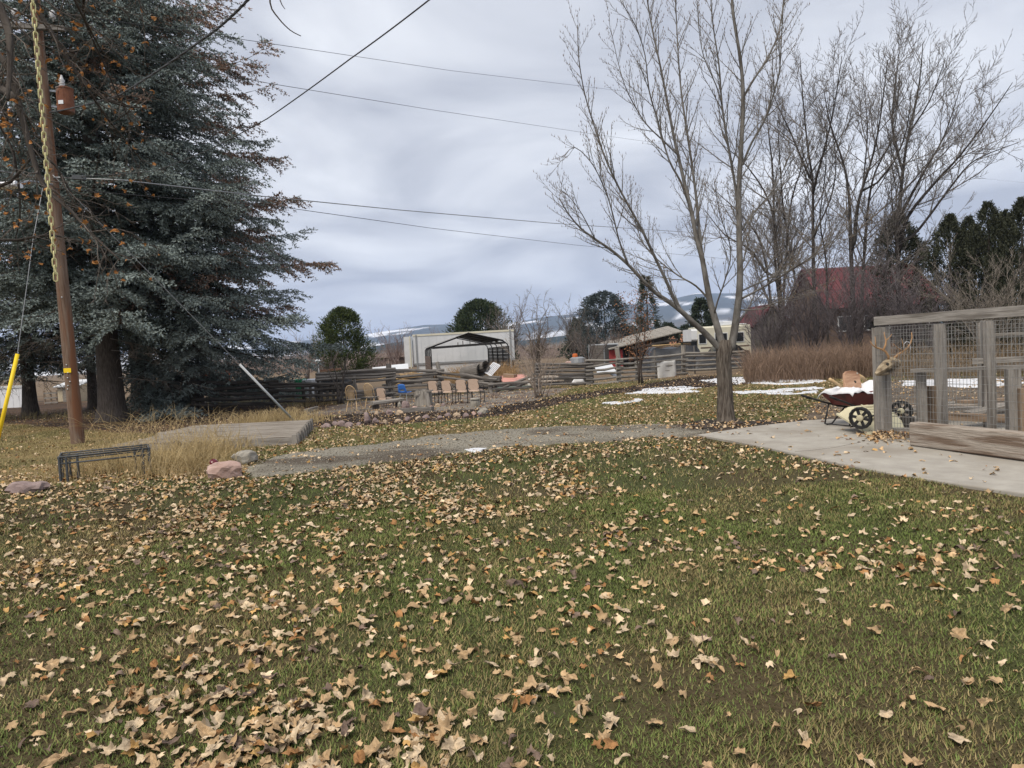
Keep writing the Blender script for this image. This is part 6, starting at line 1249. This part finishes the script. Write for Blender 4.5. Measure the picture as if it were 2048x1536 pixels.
dR2 = 46.0; xa, xb = W(1508, 650, dR2).x, W(1580, 650, dR2).x; t = thing('gabled_shed', 'weathered board shed with a red-edged gable behind the forked young tree', 'shed', ((xa + xb) / 2, dR2, 0)); zr = W(1545, 607, dR2).z; zw = W(1512, 650, dR2).z
gable(t, xa, xb, dR2, dR2 + 4, zw, zr, 'y', 'roof_red', 'wood_log', ov=.25)
for i in range(9): x = xa + .08 + (xb - xa - .16) * (i + .5) / 9; mb = MB(); mb.beam((x, dR2 - .05, 0), (x, dR2 - .05, zw + (zr - zw) * (1 - abs(2 * (i + .5) / 9 - 1)) * .9), .20, .03, up=(0, 1, 0)); build(mb, 'board', 'wood_log', t)
dV = 43.0; xa, xb = W(1388, 690, dV).x, W(1502, 690, dV).x; zt, zb = W(1430, 652, dV).z, .45
t = thing('motorhome', 'cream motorhome with an overcab and roof vent parked behind the forked tree', 'motorhome', ((xa + xb) / 2, dV, 0)); bx('body', 'rv_cream', t, (xa + .25, dV, zb), (xb, dV + 2.3, zt), ch=.10)
bx('overcab', 'rv_white', t, (xa - .12, dV + .05, zb + 1.15), (xa + .35, dV + 2.2, zt - .12), ch=.10); bx('roof_vent', 'rv_white', t, (xa + 2.05, dV + .8, zt), (xa + 2.65, dV + 1.5, zt + .28), ch=.04); bx('roof_unit', 'rv_white', t, (xa + 1.75, dV + .1, zt + .001), (xb - .2, dV + 2.1, zt + .08), ch=.03)
for a, b in ((xa + .32, xa + .72), (xa + 1.3, xa + 2.0), (xa + 2.5, xa + 3.0)): w_ = bx('window', 'rv_white', t, (a - .05, dV - .03, zt - 1.05), (b + .05, dV - .002, zt - .42)); bx('pane', 'glass_dark', w_, (a, dV - .045, zt - 1.0), (b, dV - .032, zt - .47))
bx('stripe', 'wall_brown', t, (xa + .4, dV - .012, zt - 1.32), (xb - .1, dV - .003, zt - 1.24)); bx('cab_window', 'glass_dark', t, (xa - .15, dV + .15, zb + .75), (xa + .22, dV + 2.1, zb + 1.12)); bx('bonnet', 'rv_white', t, (xa - .55, dV + .2, zb + .05), (xa + .24, dV + 2.1, zb + .74), ch=.08)
for x in (xa + .1, xb - .8): mb = MB(); mb.lathe((x, dV - .02, .36), [(.2, 0), (.36, .02), (.36, .22), (.2, .24)], 16, axis=(0, 1, 0)); build(mb, 'wheel', 'rubber', t)
# shed with the slanted roof
dS2 = 50.0; xa, xb = W(1268, 690, dS2).x, W(1355, 690, dS2).x; zl, zr = W(1268, 690, dS2).z, W(1362, 664, dS2).z
t = thing('lean_to_shed', 'open lean-to shed with a slanted pale roof and red end wall', 'shed', ((xa + xb) / 2, dS2, 0)); n = 9
for i in range(n):
    f0, f1 = i / n, (i + .96) / n; X0 = W(1216, 700, dS2).x; X1 = W(1364, 700, dS2).x; z0_ = W(1216, 700, dS2).z; a = (X0 + (X1-X0)*f0, z0_ + (zr-z0_)*f0); b = (X0 + (X1-X0)*f1, z0_ + (zr-z0_)*f1); mb = MB(); mb.quad((a[0], dS2 - .5, a[1]), (b[0], dS2 - .5, b[1]), (b[0], dS2 + 4, b[1] + .5), (a[0], dS2 + 4, a[1] + .5), .07); build(mb, 'roof_panel', 'wood_log_pale', t)
for i in range(6): x = X0 + .6 + (X1 - X0 - .9) * i / 5; f_ = (x - X0) / (X1 - X0); mb = MB(); mb.beam((x, dS2, -.05), (x, dS2, z0_ + (zr - z0_) * f_ + .02), .12, .12); build(mb, 'post', 'wood_log_dark', t)
mb = MB(); mb.beam((X0 + 1.6, dS2 - .12, z0_ + .05), (X1 - .3, dS2 - .12, zr - .5), .06, .16); build(mb, 'brace', 'wood_log', t); bx('back_wall', 'wood_log_dark', t, (X0 + .8, dS2 + 3.4, 0), (X1 - .2, dS2 + 3.5, zr - .1)); bx('end_wall', 'wall_red', t, (X0 + .05, dS2 - .1, 0), (X0 + 1.0, dS2 + .02, z0_ - .02))
for i in range(3): mb = MB(); z = W(1330, 690 + i * 3, 46).z; mb.beam((W(1305 - i * 8, 700, 46).x, 46, z), (W(1362, 700, 46).x, 46.2, z + .02), .3, .06); build(mb, 'plank', 'wood_brown' if i else 'wood_new', label=('topmost', 'middle', 'lowest')[i] + ' plank stacked on the black tarp heap below the lean-to', cat='plank')
def heap(name, u0, u1, vt, d, dep, m, label, cat, seed):
    xa, xb = W(u0, 700, d).x, W(u1, 700, d).x; zt = W((u0 + u1) / 2, vt, d).z; nx, ny = 22, 10; vs = []
    for j in range(ny + 1):
        for i in range(nx + 1):
            s_, q = i / nx, j / ny; e_ = min(1, (min(s_, 1 - s_) * 7) ** .5 + 1e-6) * min(1, (min(q, 1 - q) * 5) ** .6 + 1e-6)
            vs.append((xa + (xb - xa) * s_, d + dep * (q - .5), float(hz(xa, d)) - .05 + (zt + .1) * e_ * (.82 + .3 * float(fbm(np.array([s_ * 3.]), np.array([q * 2.]), .8, seed, 3)[0]))))
    mb = MB(); mb.add(vs, [(j*(nx+1)+i, j*(nx+1)+i+1, (j+1)*(nx+1)+i+1, (j+1)*(nx+1)+i) for j in range(ny) for i in range(nx)]); return build(mb, name, m, label=label, cat=cat, sm=True)
heap('tarp_heap', 1285, 1402, 694, 40, 2.6, 'tarp_black', 'long heap under a black tarp behind the white sheet', 'tarp', 3)
heap('tarp_heap', 1372, 1500, 712, 39, 2.0, 'tarp_black', 'lower black heap behind the right rail fence below the motorhome', 'tarp', 5)
# glimpsed car
def car(t, u0, u1, vt, d, body):
    xa, xb = W(u0, 700, d).x, W(u1, 700, d).x; zt = W((u0+u1)/2, vt, d).z; L_ = xb - xa; prof = [(0, .35), (0, .78), (.08, .86), (.28, .92), (.40, 1.0 * zt), (.72, 1.0 * zt), (.90, .95), (1, .90), (1, .35)]; mb = MB(); n = len(prof); vs = [(xa + L_ * x, d, z) for x, z in prof] + [(xa + L_ * x, d + 1.7, z) for x, z in prof]
    mb.add(vs, [tuple(range(n)), tuple(range(2*n-1, n-1, -1))] + [((i+1) % n, i, n+i, n+(i+1) % n) for i in range(n)]); build(mb, 'body', body, t)
    mb = MB(); mb.add([(xa + L_*x, d - .012, z) for x, z in ((.30, .95), (.40, zt - .06), (.71, zt - .06), (.86, .97))], [(0, 1, 2, 3)]); o = build(mb, 'window', 'glass_dark', t); o.modifiers.new('th', 'SOLIDIFY').thickness = .008
    mb = MB(); mb.add([(xa + L_*x, d + y, z + .012) for x, z, y in ((.285, .93, .1), (.285, .93, 1.6), (.395, zt - .01, 1.5), (.395, zt - .01, .2))], [(0, 1, 2, 3)]); o = build(mb, 'windscreen', 'glass_dark', t); o.modifiers.new('th', 'SOLIDIFY').thickness = .008
    for f_ in (.17, .80): mb = MB(); mb.lathe((xa + L_ * f_, d - .03, .33), [(.18, 0), (.33, .02), (.33, .2), (.18, .22)], 16, axis=(0, 1, 0)); build(mb, 'wheel', 'rubber', t)
t = thing('parked_car', 'white car parked beyond the fence left of the motorhome', 'car', gb(1385, 60)); car(t, 1355, 1420, 689, 60, 'rv_white')
t = thing('parked_car', 'dark car with pale windscreen beyond the fence below the motorhome', 'car', gb(1430, 41)); car(t, 1405, 1500, 690, 41, 'glass_dark')
dH = 105.; xa, xb = W(1340, 700, dH).x, W(1405, 700, dH).x; t = thing('far_house', 'far house with a reddish-brown hipped roof left of the motorhome', 'house', ((xa+xb)/2, dH, 0)); gable(t, xa, xb, dH, dH + 8, W(1370, 692, dH).z, W(1370, 668, dH).z, 'x', 'roof_brick', 'rv_white')
dH = 120.; xa, xb = W(1300, 700, dH).x, W(1420, 700, dH).x; t = thing('far_house', 'long far house with a dark grey roof behind the lean-to shed', 'house', ((xa+xb)/2, dH + 9, 0)); gable(t, xa, xb, dH + 9, dH + 18, W(1360, 672, dH).z, W(1360, 658, dH).z, 'x', 'asphalt_roof', 'wall_brown')
dH = 110.; xa, xb = W(752, 700, dH).x, W(815, 700, dH).x; t = thing('far_house', 'low far brown house among rosy bare trees left of the trailer', 'house', ((xa+xb)/2, dH, 0)); gable(t, xa, xb, dH, dH + 8, W(785, 714, dH).z, W(785, 706, dH).z, 'x', 'wall_brown', 'wall_brown')
# ================================================================ YARD CLUTTER BEHIND THE FENCE
def plk(p, q, w, h, m, label=None, name='plank', parent=None, cat='plank'): mb = MB(); mb.beam(p, q, w, h); return build(mb, name, m, parent, label=label if not parent else None, cat=cat if not parent else None)
lp = thing('lumber_pile', 'untidy pile of fresh orange lumber behind the log fence left of the trailer', 'lumber', gb(810, 44))
for i in range(26):
    u = random.uniform(768, 850); v = random.uniform(738, 772); c = W(u, v, 44 + random.uniform(-1, 1)); c.z = max(c.z, float(hz(c.x, c.y)) + .05); a = random.gauss(0, .5); L_ = random.uniform(.7, 1.6); dv = Vector((math.cos(a), math.sin(a), random.uniform(-.18, .18))) * L_ / 2; plk(c - dv, c + dv, .16, .05, random.choice(['wood_new', 'wood_new', 'wood_cedar', 'wood_timber']), parent=lp)
for i in range(5): c = gb(800 + i * 8, 44 + i * .3); plk(c + Vector((-1.2, 0, .12 + i * .1)), c + Vector((1.2, .2, .12 + i * .1)), 1.2 - i * .15, .10, 'wood_log', parent=lp)
for u0, u1, v0, v1, d, lab in ((745, 779, 733, 742, 58, 'pale blue-white metal roofing panel leaning behind the lumber, left of its twin'), (783, 818, 728, 741, 57, 'white metal roofing panel with a red edge behind the lumber pile')):
    mb = MB(); mb.quad(W(u0, v1 + 3, d), W(u1, v1 + 1, d), W(u1 - 2, v0, d + 1.2), W(u0, v0 + 3, d + 1.2), .05); build(mb, 'roofing_sheet', 'panel_white', label=lab, cat='roofing')
plk(W(640, 742, 40), W(682, 738, 40.2), .5, .12, 'wood_cedar', 'reddish beam lying on the dark stack behind the fruit tree', 'beam', cat='beam'); heap('tarp_heap', 636, 700, 743, 41, 1.5, 'tarp_black', 'dark covered stack behind the fruit tree', 'tarp', 9)
for i in range(7): c = W(700 + i * 9, 748 + (i % 3) * 3, 38 + i * .2); plk(c + Vector((-1.4, 0, 0)), c + Vector((1.5, .1, random.uniform(-.05, .05))), .2, .07, 'wood_log', ('lowest', 'second', 'third', 'fourth', 'fifth', 'sixth', 'topmost')[i] + ' grey board counted along the stack behind the spindle-back chairs')
t = thing('white_slat_panel', 'white slatted panel leaning on the logs of the junk pile', 'panel', W(985, 742, 33)); a, b, c, d_ = W(970, 745, 32.6), W(982, 752, 32.4), W(1000, 731, 33), W(987, 725, 33.2)
for i in range(6): f_ = i / 5; plk(a.lerp(b, f_), d_.lerp(c, f_), .045, .03, 'vinyl_white', name='slat', parent=t)
plk(a, b, .05, .035, 'vinyl_white', name='rail', parent=t); plk(d_, c, .05, .035, 'vinyl_white', name='rail', parent=t)
for p, q, r, lab in (((928, 748), (962, 742), .33, 'big hollow log with a dark open end on the junk pile'), ((948, 740), (972, 732), .24, 'smaller hollow log resting on the big hollow one')):
    A_, B_ = W(*p, 33.2), W(*q, 32.6); dv = (B_ - A_).normalized(); t = thing('hollow_log', lab, 'log', A_); mb = MB(); mb.tube([A_, A_.lerp(B_, .5), B_], [r, r * 1.03, r], 14, cap=False, wob=.1); mb.tube([B_, A_.lerp(B_, .4)], [r * .78, r * .7], 14, cap=False); build(mb, 'shell', 'wood_log', t); mb = MB(); mb.lathe(A_.lerp(B_, .55), [(r * .7, 0), (r * .02, .02)], 14, axis=dv); build(mb, 'hollow', 'crack_dark', t)
for i, (u, v, w, h, lab) in enumerate(((985, 757, .75, .22, 'top brown beam end stacked beside the pink board'), (998, 764, .8, .25, 'middle brown beam end stacked beside the pink board'), (976, 768, .7, .28, 'lower brown beam end stacked beside the pink board'), (1020, 754, .5, .28, 'short brown block lying on the pink board'), (960, 765, .5, .25, 'brown beam end below the big hollow log'))):
    c = W(u, v, 32.2 + .1 * i); plk(c + Vector((-w / 2, .2, .03)), c + Vector((w / 2, -.1, -.03)), .3, h, 'wood_brown' if i % 2 else 'wood_log', lab, 'beam_end', cat='beam')
mb = MB(); mb.quad(W(1006, 766, 31.4), W(1062, 762, 31.4), W(1050, 750, 33.2), W(998, 754, 33.2), .05); build(mb, 'pink_board', 'pink_board', label='pink painted board lying flat on the junk pile', cat='board')
mb = MB(); mb.quad(W(1082, 766, 31.6), W(1128, 762, 31.6), W(1112, 752, 33), W(1084, 754, 33), .05); build(mb, 'tan_board', 'pink_board' if False else 'wood_timber', label='tan board lying behind the silvery rail fence', cat='board')
heap('rubble_heap', 905, 1075, 762, 34.5, 2.6, 'wood_log_dark', 'dark heap of rotten wood and debris under the junk pile', 'debris', 11)
heap('rubble_heap', 1076, 1180, 752, 34, 2.0, 'bark_far', 'dark debris heap behind the silvery rail fence', 'debris', 13)
mb = MB(); c = W(1030, 778, 30.8); mb.box(c, (1.5, .5, .22), .05, ch=.05); build(mb, 'green_crate', 'green_grey', label='faded green box under the collapsed fence rails', cat='box')
mb = MB(); c = W(1157, 768, 30.7); mb.tube([c + Vector((-.3, 0, -.1)), c + Vector((-.1, 0, .12)), c + Vector((.15, 0, .1)), c + Vector((.35, 0, -.12))], [.10, .14, .14, .06], 8, wob=.3); build(mb, 'plastic_bag', 'sheet_white', label='crumpled white plastic bag at the foot of the silvery rail fence', cat='bag')
for i, (u, v, m, lab) in enumerate(((1063, 773, 'sheet_canvas', 'pale sack slumped at the foot of the bare shrub'), (1050, 776, 'wood_timber', 'small tan crate beside the pale sack'), (1155, 722, 'steel_galv', 'grey metal bin behind the silvery rail fence'), (1150, 712, 'orange_paint', 'small orange bucket on the grey metal bin'), (1140, 728, 'rock_pink', 'pale pink cooler box behind the silvery rail fence'))):
    dd = 31.5 if i < 2 else 44; c = W(u, v, dd); mb = MB(); w = (.45, .4, .9, .3, .55)[i]; h = (.4, .4, .5, .3, .35)[i]; c.z = max(c.z, float(hz(c.x, c.y)) + h / 2); mb.lathe(c - Vector((0, 0, h / 2)), [(w * .5, 0), (w * .55, h * .3), (w * .52, h * .85), (w * .35, h)], 6 if i in (1, 4) else 12); build(mb, ('sack', 'crate', 'metal_bin', 'bucket', 'cooler_box')[i], m, label=lab, cat=('sack', 'crate', 'bin', 'bucket', 'box')[i])
for i in range(5): plk(W(1200 + i * 3, 735, 36 + i * .1), W(1245 + i * 4, 762, 34.6 + i * .1), .12, .04, 'steel_galv', ('lowest', 'second', 'third', 'fourth', 'topmost')[i] + ' metal ladder rail leaning in the fallen stack behind the rail fence', 'metal_rail', cat='metal rail')
mb = MB(); mb.quad(W(1195, 748, 35), W(1235, 745, 35), W(1222, 728, 36), W(1188, 732, 36), .04); build(mb, 'sheet_of_glass', 'panel_white', label='pale sheet panel leaning behind the silvery rail fence', cat='panel')
t = thing('old_cabinet', 'grey metal cabinet standing behind the young tree with brown leaves', 'cabinet', gb(1200, 50)); c = gb(1208, 50); bx('body', 'steel_galv', t, (c.x - 1.0, 50, 0), (c.x + 1.0, 51, 1.75)); bx('door', 'wood_log', t, (c.x - .9, 49.95, .1), (c.x - .05, 49.998, 1.65)); bx('door', 'roof_metal_dark', t, (c.x + .05, 49.95, .1), (c.x + .9, 49.998, 1.65))
# left of the spruces
t = thing('vinyl_fence', 'bright white vinyl fence seen past the yellow guy guard', 'fence', gb(20, 42))
for i in range(9): u0 = -60 + i * 13; a, b = gb(u0, 42), gb(u0 + 12.4, 42); bx('panel', 'vinyl_white', t, (a.x, 42, a.z), (b.x, 42.05, a.z + 1.15))
bx('cap_rail', 'roof_metal_white', t, (gb(-62, 42).x, 41.96, -.22 + 1.155), (gb(57, 42).x, 42.1, -.22 + 1.30))
t = thing('board_fence', 'tan vertical board fence seen between the spruce trunks', 'fence', gb(160, 48))
for i in range(16): u0 = 135 + i * 6; a, b = gb(u0, 48), gb(u0 + 5.6, 48); bx('board', 'fence_tan', t, (a.x, 48, a.z), (b.x, 48.04, a.z + 1.1 + random.uniform(-.03, .03)))
t = thing('small_shed', 'small tan shed with a blue-grey roof left of the utility pole', 'shed', gb(120, 46)); a, b = gb(108, 46), gb(150, 46); bx('wall', 'fence_tan', t, (a.x, 46, a.z), (b.x, 47.5, a.z + 1.0)); mb = MB(); mb.quad((a.x - .15, 45.8, a.z + .98), (b.x + .15, 45.8, a.z + .98), (b.x + .15, 47.7, a.z + 1.35), (a.x - .15, 47.7, a.z + 1.35), .06); build(mb, 'roof', 'roof_metal_white', t); bx('door', 'wood_grey', t, (a.x + .35, 45.95, a.z + .02), (a.x + .95, 45.998, a.z + .85))
t = thing('wood_pallet', 'wooden crate frame standing in front of the tan fence', 'crate', gb(90, 44))
for z in (.1, .4, .7): a, b = gb(80, 44), gb(107, 44); plk((a.x, 44, a.z + z), (b.x, 44, a.z + z), .04, .10, 'wood_grey', name='slat', parent=t)
for u in (81, 94, 106): a = gb(u, 44.06); plk((a.x, 44.06, a.z), (a.x, 44.06, a.z + .85), .08, .06, 'wood_brown', name='post', parent=t)
t = thing('flatbed_trailer', 'flatbed trailer with a rusty brown frame rail and dark load behind the spruce trunks', 'trailer', gb(335, 38)); a, b = gb(303, 38), gb(362, 38); z = a.z + .72; bx('bed', 'wood_brown', t, (a.x, 38, z), (b.x, 40, z + .16)); bx('load', 'tarp_black', t, (a.x + .3, 38.2, z + .161), (b.x - .2, 39.8, z + .75), ch=.2)
for f_ in (.2, .42, .7): x = a.x + (b.x - a.x) * f_; mb = MB(); mb.lathe((x, 37.95, a.z + .36), [(.2, 0), (.36, .02), (.36, .22), (.2, .24)], 16, axis=(0, 1, 0)); build(mb, 'wheel', 'rubber', t)
t = thing('orange_loader', 'orange farm machine partly seen behind the thick fence post', 'machine', gb(400, 41)); a, b = gb(376, 41), gb(440, 41); z = a.z; bx('body', 'orange_paint', t, (a.x, 41, z + .5), (b.x - .5, 42.2, z + 1.35), ch=.08); bx('hood', 'orange_paint', t, (b.x - .5, 41.1, z + .6), (b.x + .1, 42.1, z + 1.62), ch=.08); bx('boom', 'orange_paint', t, (a.x + .2, 40.85, z + 1.38), (b.x - .3, 40.98, z + 1.52))
for f_ in (.2, .8): x = a.x + (b.x - a.x) * f_; mb = MB(); mb.lathe((x, 40.9, z + .42), [(.25, 0), (.42, .02), (.42, .25), (.25, .27)], 16, axis=(0, 1, 0)); build(mb, 'wheel', 'rubber', t)
for u, v, m, w, lab in ((601, 761, 'green_plastic', .35, 'bright green plastic tub behind the log fence under the spruce bough'), (622, 761, 'vinyl_white', .5, 'white plastic box right of the green tub behind the log fence')):
    c = W(u, v, 36); mb = MB(); mb.lathe((c.x, c.y, float(hz(c.x, 36)) + .0), [(w * .7, 0), (w * .8, c.z * .5 + .2), (w, c.z + .26), (w * .8, c.z + .30)], 10); build(mb, 'plastic_tub', m, label=lab, cat='tub')
heap('rubble_heap', 410, 640, 770, 37, 2.0, 'wood_log_pale', 'pale pile of boards and scrap behind the shaded log fence', 'debris', 17)
t = thing('yard_light', 'thin pole with a small white lamp behind the log fence', 'lamp', gb(634, 45)); c = gb(635, 45); zt = W(636, 722, 45).z; mb = MB(); mb.tube([c, (c.x, 45, zt)], .03, 6); build(mb, 'pole', 'vinyl_white', t); mb = MB(); mb.lathe((c.x, 45, zt - .03), [(.02, 0), (.22, .03), (.16, .10), (.05, .14)], 12); build(mb, 'lamp_head', 'vinyl_white', t)
# ================================================================ HAZE
hb = bpy.data.materials.new('haze_air'); hb.use_nodes = True; HT = hb.node_tree; HT.nodes.clear(); ho = HT.nodes.new('ShaderNodeOutputMaterial'); pv = HT.nodes.new('ShaderNodeVolumePrincipled'); pv.inputs['Color'].default_value = (.58, .72, 1.0, 1); pv.inputs['Density'].default_value = .00013; pv.inputs['Anisotropy'].default_value = .0; HT.links.new(pv.outputs[0], ho.inputs['Volume'])
MATS['haze_air'] = hb; mb = MB(); X_, Y0, Y1, Z0, Z1 = 17500, -120, 23500, -6, 620
vs = [(x, y, z) for z in (Z0, Z1) for y in (Y0, Y1) for x in (-X_, X_)]; mb.add(vs, [(0, 2, 3, 1), (4, 5, 7, 6), (0, 1, 5, 4), (2, 6, 7, 3), (0, 4, 6, 2), (1, 3, 7, 5)]); build(mb, 'haze', 'haze_air', kind='stuff', label='pale bluish air that fades the far mountains', cat='haze')
